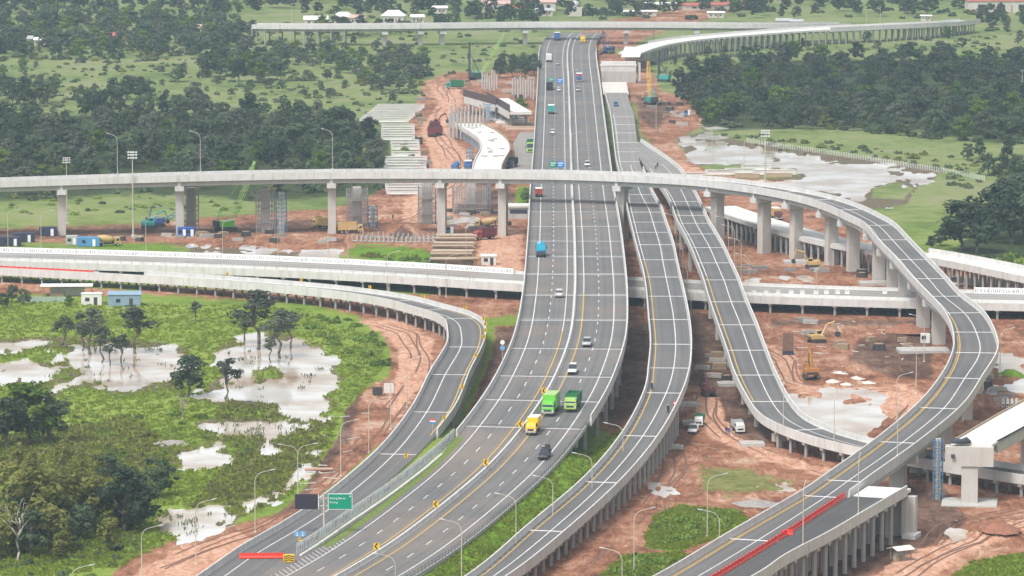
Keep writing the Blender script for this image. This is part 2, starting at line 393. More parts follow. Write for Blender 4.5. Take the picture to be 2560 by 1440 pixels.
# wide low crossing highway that passes under the others
GG = Road([mid(x, y, z, 25.0) for x, y, z in [(-220, 641, 3.0), (0, 645, 3.0), (350, 655, 3.1), (700, 668, 3.2), (900, 678, 3.3), (1078, 688, 3.4), (1303, 703, 3.5), (1600, 718, 3.5), (1870, 731, 3.5), (2200, 743, 3.4), (2560, 752, 3.4), (2750, 756, 3.4)]])
# unfinished deck on piles at the right
KK = Road([mid(x, y, z, 9.5) for x, y, z in [(1800, 516, 6.2), (1870, 540, 6.2), (1960, 568, 6.2), (2040, 590, 6.2), (2130, 610, 6.1), (2230, 627, 6.0), (2330, 643, 6.0), (2450, 665, 5.9), (2560, 688, 5.8), (2700, 716, 5.8)]])
# far flyover and far ramp
HH = Road([mid(x, y, z, 9.0) for x, y, z in [(636, 65, 8.4), (800, 66, 8.6), (1000, 65, 8.8), (1314, 62, 8.8), (1560, 62, 8.8), (1700, 62.5, 8.7), (1800, 63.5, 8.5), (1950, 64, 8.0), (2120, 63, 7.0)]])
II = Road([mid(x, y, z, 10.0) for x, y, z in [(1575, 132, 6.8), (1605, 121, 6.8), (1660, 107, 6.8), (1750, 95, 6.9), (1880, 84, 7.0), (2010, 75, 7.0), (2187, 67, 6.8), (2300, 62, 6.4), (2375, 58, 5.8), (2425, 52, 5.2)]])
# ================================================================== GROUND
def vnoise(x, y, seed=0):
    xi, yi = np.floor(x).astype(np.int64), np.floor(y).astype(np.int64); xf, yf = x - xi, y - yi
    def h(a, b):
        k = (a * 374761393 + b * 668265263 + seed * 1442695041) & 0xFFFFFFFF
        k = ((k ^ (k >> 13)) * 1274126177) & 0xFFFFFFFF
        return ((k ^ (k >> 16)) & 0xFFFF) / 65535.0
    u, v = xf * xf * (3 - 2 * xf), yf * yf * (3 - 2 * yf)
    return (h(xi, yi) * (1 - u) + h(xi + 1, yi) * u) * (1 - v) + (h(xi, yi + 1) * (1 - u) + h(xi + 1, yi + 1) * u) * v
def fbm(x, y, seed=0, o=4):
    t = np.zeros_like(x); a = 0.5
    for k in range(o): t += a * (vnoise(x, y, seed + k) - 0.5); x = x * 2.03; y = y * 2.03; a *= 0.5
    return t * 2
def sdpoly(px, py, poly):
    """signed distance in photo pixels to a polygon, positive inside"""
    P = np.array(poly, float); d = np.full(px.shape, 1e9); ins = np.zeros(px.shape, bool); n = len(P)
    for i in range(n):
        a, b = P[i], P[(i + 1) % n]; e = b - a; wx, wy = px - a[0], py - a[1]
        t = np.clip((wx * e[0] + wy * e[1]) / (e @ e), 0, 1); d = np.minimum(d, (wx - e[0] * t) ** 2 + (wy - e[1] * t) ** 2)
        c = ((a[1] <= py) & (b[1] > py)) | ((b[1] <= py) & (a[1] > py))
        with np.errstate(divide='ignore', invalid='ignore'):
            xc = a[0] + (py - a[1]) * e[0] / (e[1] if e[1] != 0 else 1e-9)
        ins ^= c & (px < xc)
    return np.where(ins, 1, -1) * np.sqrt(d)
SOIL = [
 [(-300, 585), (150, 566), (330, 562), (480, 548), (650, 533), (830, 522), (905, 500), (985, 462), (1040, 430), (1035, 370), (1020, 310), (1045, 250), (1060, 205), (1120, 182), (1345, 178), (1350, 300), (1340, 420), (1335, 560), (1320, 700), (1080, 672), (860, 640), (400, 612), (-300, 600)],
 [(350, 735), (560, 748), (760, 757), (890, 790), (950, 830), (978, 880), (970, 945), (905, 975), (862, 1030), (850, 1090), (805, 1150), (752, 1235), (700, 1285), (560, 1320), (430, 1352), (320, 1400), (250, 1470), (560, 1500), (760, 1280), (960, 1130), (1060, 1010), (1130, 870), (1180, 800), (1290, 790), (1310, 740), (1000, 735), (700, 730), (350, 716)],
 [(-300, 692), (0, 700), (120, 712), (330, 726), (340, 745), (200, 738), (0, 738), (-300, 740)],
 [(1540, 470), (1660, 400), (1600, 330), (1590, 260), (1500, 240), (1480, 120), (1620, 150), (1650, 225), (1760, 262), (1752, 320), (1690, 350), (1725, 400), (1790, 440), (2000, 452), (2140, 530), (2260, 625), (2560, 712), (2700, 740), (2800, 1600), (1100, 1600), (1230, 1440), (1440, 1270), (1560, 1120), (1490, 1060), (1440, 960), (1460, 850), (1440, 700), (1450, 500)],
 [(1240, 815), (1225, 900), (1200, 960), (1140, 1085), (1200, 1062), (1262, 960), (1300, 870), (1318, 815)],
 [(1440, 84), (1520, 52), (1640, 34), (1830, -4), (1890, 12), (1740, 58), (1620, 92), (1570, 125), (1480, 122)],
]
PATHP = [
 [(1735, 985), (1800, 1000), (1815, 1050), (1850, 1095), (1960, 1140), (2080, 1172), (2200, 1200), (2180, 1225), (2000, 1180), (1870, 1140), (1780, 1100), (1735, 1040)],
 [(890, 800), (1010, 800), (1085, 850), (1080, 930), (1030, 1000), (990, 1060), (960, 1010), (985, 950), (1000, 890), (960, 840)],
 [(1070, 210), (1150, 205), (1160, 260), (1120, 300), (1130, 340), (1180, 400), (1190, 480), (1100, 560), (1000, 560), (1010, 500), (1090, 460), (1070, 380), (1050, 320), (1095, 260)],
 [(1910, 860), (1990, 870), (2000, 920), (2010, 960), (2140, 970), (2260, 960), (2330, 990), (2260, 1070), (2150, 1000), (2000, 985), (1930, 950)],
 [(2230, 1400), (2420, 1330), (2600, 1290), (2600, 1330), (2430, 1380), (2280, 1480), (2150, 1480)],
 [(1220, 560), (1310, 580), (1305, 690), (1230, 680), (1190, 640)],
 [(330, 1440), (430, 1380), (600, 1330), (640, 1350), (560, 1480), (300, 1480)],
 [(1690, 400), (1750, 420), (1800, 455), (1760, 470), (1720, 445), (1670, 410)],
]
GREENP = [   # growth inside the soil
 [(1590, 1050), (1530, 1090), (1330, 1240), (1110, 1430), (1040, 1500), (1160, 1500), (1280, 1390), (1410, 1270), (1545, 1140)],
 [(1612, 1345), (1640, 1290), (1700, 1265), (1850, 1280), (1872, 1300), (1790, 1350), (1700, 1378), (1620, 1372)],
 [(1500, 1445), (1560, 1392), (1690, 1382), (1730, 1395), (1640, 1450), (1500, 1470)],
 [(2370, 1450), (2430, 1405), (2600, 1380), (2600, 1500), (2370, 1500)],
 [(870, 625), (900, 612), (1010, 616), (1090, 630), (1085, 665), (960, 655), (870, 640)],
 [(230, 612), (420, 610), (430, 626), (230, 622)],
 [(2490, 925), (2600, 925), (2600, 950), (2490, 945)],
 [(1290, 470), (1335, 470), (1320, 540), (1290, 530)],
]
DRYP = [
 [(1725, 1150), (1850, 1150), (2010, 1195), (2010, 1235), (1880, 1260), (1740, 1250)],
 [(0, 1090), (330, 1040), (450, 1130), (330, 1280), (120, 1330), (0, 1200)],
 [(600, 1120), (830, 1090), (780, 1180), (640, 1280), (480, 1270)],
]
WATER = [
 [(-60, 856), (40, 848), (150, 843), (240, 846), (340, 852), (420, 858), (470, 874), (478, 915), (456, 950), (450, 970), (380, 978), (290, 986), (210, 968), (165, 975), (128, 1006), (98, 1000), (130, 968), (70, 964), (0, 954), (-60, 950)],
 [(545, 872), (600, 842), (640, 833), (730, 838), (775, 868), (800, 866), (822, 892), (852, 905), (834, 926), (862, 948), (826, 972), (812, 992), (846, 1012), (806, 1034), (790, 1050), (738, 1052), (700, 1046), (640, 1026), (588, 1018), (520, 1012), (486, 992), (520, 968), (556, 940), (540, 905)],
 [(492, 1060), (560, 1044), (680, 1050), (750, 1058), (830, 1040), (806, 1072), (740, 1092), (700, 1104), (690, 1140), (656, 1146), (640, 1100), (560, 1090)],
 [(432, 1150), (452, 1128), (500, 1124), (548, 1098), (560, 1128), (570, 1148), (500, 1160), (440, 1172)],
 [(600, 1284), (640, 1256), (736, 1202), (730, 1218), (680, 1252), (612, 1284)],
 [(398, 1300), (430, 1284), (520, 1272), (596, 1286), (566, 1316), (500, 1330), (444, 1362), (452, 1330), (416, 1318)],
 [(738, 1188), (756, 1160), (790, 1138), (786, 1160), (760, 1190)],
 [(1976, 993), (2100, 991), (2206, 1000), (2210, 1036), (2190, 1070), (2150, 1096), (2080, 1085), (2030, 1050), (1990, 1020)],
 [(1716, 372), (1790, 345), (1880, 365), (2000, 380), (2120, 398), (2340, 428), (2330, 446), (2290, 458), (2262, 505), (2160, 520), (2000, 470), (1800, 446), (1735, 410)],
 [(2480, 880), (2600, 882), (2600, 918), (2485, 915)],
 [(2460, 955), (2600, 958), (2600, 985), (2470, 980)],
 [(480, 625), (600, 622), (830, 630), (835, 648), (640, 640), (490, 636)],
 [(1880, 1200), (1990, 1196), (1990, 1212), (1900, 1216)],
 [(2060, 972), (2150, 968), (2190, 978), (2110, 984)], [(1640, 1228), (1690, 1222), (1700, 1232), (1650, 1240)], [(700, 594), (820, 590), (840, 598), (720, 602)], [(1130, 548), (1240, 545), (1250, 553), (1140, 556)], [(1880, 690), (2010, 686), (2020, 694), (1890, 698)], [(1700, 350), (1770, 336), (1790, 345), (1720, 362)], [(2380, 1330), (2440, 1322), (2450, 1332), (2390, 1340)],
]
ISLAND = [
 [(30, 885), (80, 868), (170, 872), (186, 892), (120, 908), (70, 902), (0, 916), (-60, 920), (-60, 880)],
 [(80, 945), (110, 934), (175, 936), (170, 946), (110, 950)],
 [(640, 928), (690, 922), (700, 944), (650, 946)],
 [(590, 1020), (680, 1024), (690, 1036), (610, 1036)],
 [(2180, 470), (2240, 455), (2290, 470), (2260, 500), (2180, 496)],
 [(1730, 420), (1800, 405), (1990, 425), (2000, 440), (1900, 452), (1740, 446)],
]
DARKP = [   # areas of bare laterite set in a darker tone
 [(1240, 825), (1222, 910), (1190, 990), (1140, 1085), (1200, 1062), (1262, 960), (1300, 870), (1318, 825)],
 [(1560, 820), (1630, 800), (1640, 900), (1600, 1010), (1540, 1080), (1500, 1040), (1530, 940)], [(1725, 790), (1790, 780), (1840, 900), (1880, 1000), (1990, 1090), (1900, 1110), (1830, 1090), (1800, 1010), (1760, 975), (1725, 960)],
 [(2150, 850), (2330, 840), (2330, 950), (2230, 945), (2120, 900)], [(1930, 800), (2300, 800), (2300, 815), (1930, 812)], [(2110, 1190), (2360, 1230), (2420, 1300), (2260, 1420), (2060, 1460), (2050, 1350)], [(1650, 430), (1720, 480), (1790, 640), (1760, 700), (1700, 560)],
 [(-80, 575), (200, 570), (600, 560), (820, 545), (830, 575), (500, 590), (-80, 600)], [(1590, 240), (1690, 260), (1640, 330), (1600, 300)], [(860, 1010), (905, 980), (880, 1090), (820, 1170), (740, 1270), (700, 1290), (760, 1200), (840, 1100)],
 [(1820, 560), (2000, 600), (2170, 640), (2170, 660), (1990, 640), (1830, 600)], [(1100, 470), (1290, 480), (1290, 540), (1120, 530)],
]
WOODP = [
 [(-80, 300), (230, 285), (420, 280), (900, 296), (975, 340), (975, 440), (960, 492), (620, 505), (500, 492), (300, 486), (150, 500), (-80, 505)],
 [(1690, 240), (1715, 185), (1850, 155), (2100, 148), (2300, 150), (2640, 160), (2640, 345), (2480, 350), (2300, 330), (2000, 318), (1800, 330), (1740, 318)],
 [(-80, 150), (150, 156), (420, 156), (640, 146), (900, 138), (1060, 145), (1070, 195), (1040, 240), (930, 232), (880, 196), (720, 210), (520, 208), (500, 160), (640, 72), (560, 52), (300, 42), (-80, 55)],
 [(-80, -40), (2640, -40), (2640, 70), (2450, 90), (2440, 50), (2300, 48), (1900, 52), (1500, 52), (1060, 50), (640, 44), (300, 36), (-80, 52)],
 [(2380, 640), (2440, 560), (2480, 500), (2640, 480), (2640, 700), (2520, 665)],
 [(-80, 1290), (100, 1330), (230, 1280), (340, 1290), (360, 1375), (250, 1400), (-80, 1440)], [(-80, 1090), (150, 1085), (170, 1130), (-80, 1150)], [(1235, 172), (1345, 168), (1345, 202), (1240, 202)],
]
MOUND = [(1005, 586, 8, 5.5, 3.2), (2498, 1338, 7, 7, 1.8), (2260, 838, 9, 10, 2.0), (2215, 845, 7, 8, 1.0), (2340, 835, 8, 8, 1.0), (1885, 1245, 4, 6, .5), (880, 570, 8, 7, .7), (1135, 505, 9, 9, .9), (2520, 1310, 9, 7, .7),
         (1790, 300, 12, 12, 1.5), (1720, 300, 14, 12, 1.4), (700, 590, 22, 6, .6), (560, 598, 25, 6, .7), (1230, 520, 8, 12, 1.0), (840, 600, 20, 6, .8), (2090, 945, 6, 8, .7), (2010, 870, 12, 8, .6)]
def gpx(x, y):
    d = y * _c + HC * _s; v = y * _s - HC * _c
    return 1280 + FPX * x / d, 720 - FPX * v / d
def near_road(R, X, Y, imax):
    """squared distance to the axis and height of the nearest axis point, for the first imax samples"""
    best = np.full(X.shape, 1e9); zz = np.zeros(X.shape)
    for i in range(0, imax, 3):
        d = (X - R.P[i, 0]) ** 2 + (Y - R.P[i, 1]) ** 2; k = d < best; best[k] = d[k]; zz[k] = R.P[i, 2]
    return np.sqrt(best), zz
IA_EMB = A.at(py=1105); IB_EMB = B.at(py=1105)
def terrain(X, Y):
    """height and the surface masks of the ground"""
    sh = X.shape; X = X.ravel(); Y = Y.ravel()
    px, py = gpx(X, np.maximum(Y, 100.0))
    n1 = fbm(X / 9, Y / 16, 3, 5); n2 = fbm(X / 40, Y / 60, 9, 4)
    mx = lambda polys: np.max([sdpoly(px, py, p) for p in polys], axis=0)
    w = np.maximum(mx(WATER), mx([p for k, p in enumerate(WATER) if k in (3, 4, 5, 6, 7, 8) or k > 10]) + 6); isl = mx(ISLAND); soil = mx(SOIL); path = mx(PATHP); grn = mx(GREENP); dry = mx(DRYP); wet = mx(DARKP); wood = mx([p for k, p in enumerate(WOODP) if k not in (2, 3)])  # wet is the distance into the darker laterite areas
    w = np.minimum(w, -isl)
    h = 0.10 + 0.16 * np.maximum(n1, -0.3) + 0.10 * n2
    h = np.where(soil > 0, h + 0.10 * fbm(X / 3, Y / 5, 21, 3), h)
    wn_ = w - 3 + 34 * n1 + 20 * fbm(X / 2.6, Y / 9, 31, 3)
    t = np.clip((wn_ + 2) / 9, 0, 1); h = h * (1 - t) + (-0.45) * t
    for (mxp, myp, rx, ry, hh) in MOUND:
        c = G(mxp, myp, 0); q = ((X - c.x) / rx) ** 2 + ((Y - c.y) / (ry * 1.3)) ** 2
        h = h + hh * np.maximum(0, 1 - np.sqrt(q)) * (1 + 0.4 * n1)
    far = py < 150
    for R, im, hw in ((A, IA_EMB, 12.9), (B, IB_EMB, 5.6)):
        sel = (Y < R.P[im, 1] + 60) & (Y > 600) & (np.abs(X) < 180)
        d, z = near_road(R, X[sel], Y[sel], im + 14)
        fade = np.clip((5.6 - z) / 1.4, 0, 1)
        hr = (z - 0.42) * np.clip(1 - (d - hw) / (9 if R is A else 5.0), 0, 1) * fade
        h[sel] = np.where(hr > 0.02, np.maximum(h[sel], hr), h[sel])
    return [a.reshape(sh) for a in (h, soil, path, grn, dry, w, wood, wet)]
ys = np.concatenate([[60000, 12000, 4000, 2400], np.linspace(1720, 1450, 40), np.arange(1446, 160, -3.0), np.arange(158, -20, -2.0), np.linspace(-24, -640, 26), [-690, -710]])
xs = np.concatenate([[-40000, -9000, -3000, -900, -400], np.arange(-150, 2711, 4.5), [2960, 3460, 5600, 12000, 42000]])
rows = np.array([G(1280, y, 0).y for y in ys]); dep = rows * _c + HC * _s
Xg = ((xs[None, :] - 1280) / FPX) * dep[:, None]; Yg = np.repeat(rows[:, None], len(xs), 1)
hg, soil, path, grn, dry, wat, woodm, darkm = terrain(Xg, Yg)
nr, nc = Xg.shape
co = np.stack([Xg, Yg, hg], 2).reshape(-1, 3)
idx = np.arange(nr * nc).reshape(nr, nc)
fc = np.stack([idx[:-1, :-1], idx[:-1, 1:], idx[1:, 1:], idx[1:, :-1]], 2).reshape(-1, 4)
gm = bpy.data.meshes.new('ground')
gm.vertices.add(len(co)); gm.vertices.foreach_set('co', co.astype(np.float32).ravel())
gm.loops.add(fc.size); gm.loops.foreach_set('vertex_index', fc.astype(np.int32).ravel())
gm.polygons.add(len(fc)); gm.polygons.foreach_set('loop_start', np.arange(0, fc.size, 4, dtype=np.int32)); gm.polygons.foreach_set('loop_total', np.full(len(fc), 4, np.int32))
gm.polygons.foreach_set('use_smooth', np.ones(len(fc), bool))
gm.update(); gm.validate()
for nm, arr in (('soil', soil), ('path', path), ('green', grn), ('dry', dry), ('wet', wat), ('wood', woodm), ('dark_soil', darkm)):
    a = gm.attributes.new(nm, 'FLOAT', 'POINT'); a.data.foreach_set('value', np.clip(arr / 60.0, -1, 1).astype(np.float32).ravel())
# --- ground material: meadow and bare laterite, mixed by where the soil was cleared, with ragged edges
M_ground = bpy.data.materials.new('meadow_and_laterite'); M_ground.use_nodes = True
nt = M_ground.node_tree; n = nt.nodes; l = nt.links; b = n['Principled BSDF']
b.inputs['Roughness'].default_value = 0.95; b.inputs['Specular IOR Level'].default_value = 0.1
geo = n.new('ShaderNodeNewGeometry')
sep = n.new('ShaderNodeSeparateXYZ'); l.new(geo.outputs['Position'], sep.inputs[0])
def nnoise(scale, det=5, rough=0.55, vec=None, dist=0.0):
    q = n.new('ShaderNodeTexNoise'); q.inputs['Scale'].default_value = scale; q.inputs['Detail'].default_value = det; q.inputs['Roughness'].default_value = rough
    q.inputs['Distortion'].default_value = dist
    l.new(vec or geo.outputs['Position'], q.inputs['Vector']); return q.outputs['Fac']
def nmath(op, a, bb, c=None):
    q = n.new('ShaderNodeMath'); q.operation = op
    for k, v in enumerate((a, bb) if c is None else (a, bb, c)):
        if isinstance(v, (int, float)): q.inputs[k].default_value = v
        else: l.new(v, q.inputs[k])
    return q.outputs[0]
def nattr(nm):
    q = n.new('ShaderNodeAttribute'); q.attribute_name = nm; return q.outputs['Fac']
def nramp(f, stops):
    q = n.new('ShaderNodeValToRGB'); e = q.color_ramp.elements
    while len(e) < len(stops): e.new(0.5)
    for k, (p, c) in enumerate(stops): e[k].position = p; e[k].color = list(c) + [1]
    l.new(f, q.inputs[0]); return q.outputs[0]
def nmix(f, a, bb):
    q = n.new('ShaderNodeMix'); q.data_type = 'RGBA'
    l.new(f, q.inputs['Factor']); l.new(a, q.inputs['A']); l.new(bb, q.inputs['B']); return q.outputs['Result']
def nmask(attr, amp, noise, lo=-0.08, hi=0.08):
    q = n.new('ShaderNodeMapRange'); q.interpolation_type = 'SMOOTHSTEP'
    q.inputs['From Min'].default_value = lo; q.inputs['From Max'].default_value = hi
    l.new(nmath('ADD', nattr(attr), nmath('MULTIPLY', nmath('SUBTRACT', noise, 0.5), amp)), q.inputs['Value']); return q.outputs[0]
nzA, nzB, nzC, nzD = nnoise(0.025, 6), nnoise(0.16, 6, 0.62), nnoise(0.7, 5, 0.65), nnoise(2.2, 4, 0.6)
gmixf = nmath('ADD', nmath('MULTIPLY', nzA, 0.45), nmath('ADD', nmath('MULTIPLY', nzB, 0.42), nmath('MULTIPLY', nzC, 0.22)))
grass = nramp(gmixf, [(0.40, (0.065, 0.095, 0.034)), (0.48, (0.125, 0.175, 0.056)), (0.55, (0.19, 0.235, 0.082)), (0.62, (0.235, 0.245, 0.125)), (0.72, (0.27, 0.245, 0.17))])
meadc = nramp(gmixf, [(0.40, (0.080, 0.130, 0.018)), (0.50, (0.150, 0.225, 0.032)), (0.60, (0.215, 0.285, 0.052)), (0.72, (0.27, 0.275, 0.095))])
woodc = nramp(nzC, [(0.35, (0.020, 0.032, 0.014)), (0.5, (0.045, 0.066, 0.026)), (0.66, (0.09, 0.105, 0.045))])
dryc = nramp(nmath('ADD', nmath('MULTIPLY', nzB, .5), nmath('MULTIPLY', nzC, .5)), [(0.38, (0.085, 0.095, 0.030)), (0.5, (0.165, 0.175, 0.050)), (0.64, (0.27, 0.245, 0.11))])
grnc = nramp(nmath('ADD', nmath('MULTIPLY', nzC, .5), nmath('MULTIPLY', nzB, .5)), [(0.38, (0.055, 0.115, 0.010)), (0.52, (0.13, 0.235, 0.02)), (0.66, (0.20, 0.29, 0.04))])
strv = n.new('ShaderNodeCombineXYZ')
l.new(nmath('MULTIPLY', sep.outputs[0], 0.35), strv.inputs[0]); l.new(nmath('MULTIPLY', sep.outputs[1], 0.09), strv.inputs[1])
nzS = nnoise(1.0, 6, 0.7, strv.outputs[0], 1.5)
nzE = nnoise(0.045, 4, 0.6)
soilf = nmath('ADD', nmath('MULTIPLY', nzB, 0.20), nmath('ADD', nmath('MULTIPLY', nzE, 0.40), nmath('ADD', nmath('MULTIPLY', nzS, 0.45), nmath('MULTIPLY', nzD, 0.15))))
soilc = nramp(soilf, [(0.46, (0.070, 0.034, 0.024)), (0.52, (0.155, 0.070, 0.044)), (0.58, (0.265, 0.120, 0.070)), (0.64, (0.36, 0.185, 0.115)), (0.72, (0.50, 0.36, 0.27))])
pathc = nramp(nmath('ADD', nmath('MULTIPLY', nzS, .6), nmath('MULTIPLY', nzC, .4)), [(0.38, (0.33, 0.160, 0.100)), (0.5, (0.52, 0.29, 0.195)), (0.62, (0.64, 0.43, 0.33))])
mud = nramp(nzC, [(0.4, (0.10, 0.085, 0.055)), (0.6, (0.19, 0.15, 0.10))])
nearm = n.new('ShaderNodeMapRange'); nearm.inputs['From Min'].default_value = 1180.0; nearm.inputs['From Max'].default_value = 1450.0; nearm.inputs['To Min'].default_value = 1.0; nearm.inputs['To Max'].default_value = 0.0
l.new(sep.outputs[1], nearm.inputs['Value'])
c = nmix(nearm.outputs[0], grass, meadc)          # the flooded lowland is lusher than the old fields beyond
c = nmix(nmask('dry', 0.9, nzB, -0.1, 0.25), c, dryc)
c = nmix(nmask('wood', 0.7, nzB, -0.08, 0.12), c, woodc)
c = nmix(nmask('wet', 0.35, nzB, -0.07, 0.03), c, mud)
darkc = nramp(soilf, [(0.46, (0.040, 0.022, 0.017)), (0.55, (0.085, 0.046, 0.034)), (0.64, (0.155, 0.092, 0.066)), (0.74, (0.27, 0.19, 0.145))])
soilc = nmix(nmask('dark_soil', 0.8, nzB, -0.12, 0.12), soilc, darkc)
sm = nmask('soil', 0.9, nmath('ADD', nmath('MULTIPLY', nzB, .6), nmath('MULTIPLY', nzC, .4)), -0.05, 0.06)
c = nmix(sm, c, soilc)
c = nmix(nmask('path', 0.7, nzB, -0.04, 0.10), c, pathc)
weed = nmask('dry', 2.2, nmath('ADD', nmath('MULTIPLY', nzB, .6), nmath('MULTIPLY', nzC, .4)), 0.30, 0.42)
c = nmix(weed, c, dryc)
wds = n.new('ShaderNodeMapRange'); wds.inputs['From Min'].default_value = 0.56; wds.inputs['From Max'].default_value = 0.64
l.new(nnoise(0.05, 6, 0.65), wds.inputs['Value'])
c = nmix(nmask('green', 0.8, nzB, -0.04, 0.05), c, grnc)
l.new(c, b.inputs['Base Color'])
bp = n.new('ShaderNodeBump'); bp.inputs['Strength'].default_value = 0.9; bp.inputs['Distance'].default_value = 0.6
l.new(nmath('ADD', nmath('MULTIPLY', nzC, 0.7), nmath('MULTIPLY', nzD, 0.3)), bp.inputs['Height']); l.new(bp.outputs[0], b.inputs['Normal'])
gm.materials.append(M_ground)
ground = bpy.data.objects.new('ground', gm); COL.objects.link(ground)
tag(ground, 'green wet meadow with bare red laterite strips round the roads', 'ground', kind='structure')
def zg(x, y):
    a = terrain(np.array([[float(x)]]), np.array([[float(y)]])); return float(a[0][0, 0])
# --- standing water
M_water = bpy.data.materials.new('silty_water_sky_sheen'); M_water.use_nodes = True
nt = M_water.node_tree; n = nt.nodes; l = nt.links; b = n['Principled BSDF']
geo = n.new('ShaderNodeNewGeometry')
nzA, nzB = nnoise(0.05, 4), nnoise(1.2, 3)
l.new(nramp(nzA, [(0.42, (0.68, 0.66, 0.63)), (0.58, (0.47, 0.37, 0.275)), (0.68, (0.36, 0.26, 0.18))]), b.inputs['Base Color'])  # pale stop paints the sky's reflection into the base colour; browns are silt
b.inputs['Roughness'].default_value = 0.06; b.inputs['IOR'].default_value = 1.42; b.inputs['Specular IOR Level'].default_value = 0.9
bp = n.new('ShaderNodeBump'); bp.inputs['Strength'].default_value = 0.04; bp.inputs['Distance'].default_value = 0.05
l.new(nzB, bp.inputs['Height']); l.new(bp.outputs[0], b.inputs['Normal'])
WNAMES = ['silty flood pond with drowned trees in the left meadow', 'brownish flood pond beside the curving dirt track', 'chain of shallow pools south of the brownish pond', 'small pale pool in the scrub of the left meadow', 'narrow ditch of water along the left dirt bank',
          'pale pool at the foot of the left dirt bank', 'short puddle beside the pipe on the dirt bank', 'white pond enclosed by the ramp loop', 'broad white flooded basin behind the flyover at right', 'puddle outside the loop ramp bend', 'second puddle by the loop ramp pipes',
          'shallow puddle strip beside the crossing highway', 'thin puddle in the dry grass below the loop', 'muddy puddle behind the pond inside the loop', 'small puddle in the soil beside the lower ramp piles', 'long puddle on the strip under the left flyover', 'puddle in front of the widest scaffold', 'puddle between the right flyover columns', 'muddy pool at the left end of the flooded basin', 'small puddle on the plain right of the stub']
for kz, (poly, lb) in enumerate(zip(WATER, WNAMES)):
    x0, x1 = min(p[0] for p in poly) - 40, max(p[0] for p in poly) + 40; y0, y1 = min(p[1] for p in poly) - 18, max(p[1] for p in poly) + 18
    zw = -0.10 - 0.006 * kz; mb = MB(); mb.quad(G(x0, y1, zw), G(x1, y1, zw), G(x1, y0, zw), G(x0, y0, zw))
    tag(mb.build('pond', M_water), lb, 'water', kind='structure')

# --- wheel ruts pressed into the haul tracks
M_rut = mat('rut_mud', (0.185, 0.100, 0.068), .9, .3, 1.2)
TRK = [([(1772, 985), (1776, 1040), (1815, 1090), (1880, 1125), (1980, 1158), (2090, 1190), (2170, 1212)], 'red haul track curving between the near ramps'), ([(950, 812), (1030, 835), (1050, 890), (1040, 940), (1010, 990), (975, 1050), (905, 1130), (800, 1230), (690, 1310), (520, 1372), (380, 1430)], 'dirt track along the bank beside the left ramp'),
       ([(1112, 212), (1122, 255), (1090, 300), (1098, 345), (1150, 405), (1150, 460), (1060, 540), (980, 560), (860, 570), (700, 575), (500, 578), (300, 580)], 'red haul road from the raw segments to the strip under the flyover'), ([(1920, 870), (1975, 900), (1985, 960), (2100, 976), (2230, 978), (2290, 1010), (2240, 1080)], 'dirt track round the pond inside the loop'),
       ([(2600, 1300), (2450, 1352), (2330, 1400), (2230, 1460)], 'haul track crossing the plain right of the stub'), ([(1690, 1130), (1700, 1180), (1650, 1240), (1590, 1320), (1500, 1420)], 'dirt track beside the lower ramp piles'), ([(2560, 1275), (2450, 1300), (2380, 1320), (2330, 1370)], 'second haul track on the plain right of the stub'), ([(1840, 690), (1950, 668), (2080, 676), (2170, 690)], 'dirt track under the right flyover columns')]
for pts, lb in TRK:
    W_ = np.array([tuple(G(x, y, 0))[:2] for x, y in pts]); ch = np.concatenate([[0], np.cumsum(np.linalg.norm(np.diff(W_, axis=0), axis=1))]); q = np.arange(0, ch[-1], 1.5)
    C_ = np.stack([np.interp(q, ch, W_[:, k]) for k in (0, 1)], 1); k = 6; ker = np.hanning(2 * k + 1); ker /= ker.sum(); pad = np.concatenate([np.repeat(C_[:1], k, 0), C_, np.repeat(C_[-1:], k, 0)]); C_ = np.stack([np.convolve(pad[:, j], ker, 'valid') for j in (0, 1)], 1)
    T_ = np.gradient(C_, axis=0); T_ /= np.linalg.norm(T_, axis=1)[:, None] + 1e-9; N_ = np.stack([T_[:, 1], -T_[:, 0]], 1)
    t = bpy.data.objects.new('dirt_track', None); COL.objects.link(t); t.location = (C_[0, 0], C_[0, 1], 0); tag(t, lb, 'track', kind='structure')
    for o in (-1.9, -0.55, 1.0, 2.3):
        wob = .7 * np.sin(q / 23 + o * 3) + .35 * np.sin(q / 9 + 5 * o); mb = MB(); ring_ = []
        for e in (-.2, .2):
            XY = C_ + N_ * (o + wob + e)[:, None]; hh = terrain(XY[:, 0], XY[:, 1])[0]; ring_.append(np.stack([XY[:, 0] - C_[0, 0], XY[:, 1] - C_[0, 1], hh + .05], 1))
        mb.v = [tuple(p) for pr in zip(*ring_) for p in pr]; mb.f = [[2 * j, 2 * j + 1, 2 * j + 3, 2 * j + 2] for j in range(len(q) - 1) if math.sin(j * .11 + o * 5) + math.sin(j * .037 + o * 9) > -.55]; mb.m = [0] * len(mb.f)
        mb.build('wheel_rut', M_rut, t)
# ================================================================== VIADUCTS
def base_of(R, i): return Vector((R.P[i, 0], R.P[i, 1], 0.0))
def joints_at(R, parent, rows_, **k):
    for y in rows_: R.joint(R.at(py=y), parent, **k)
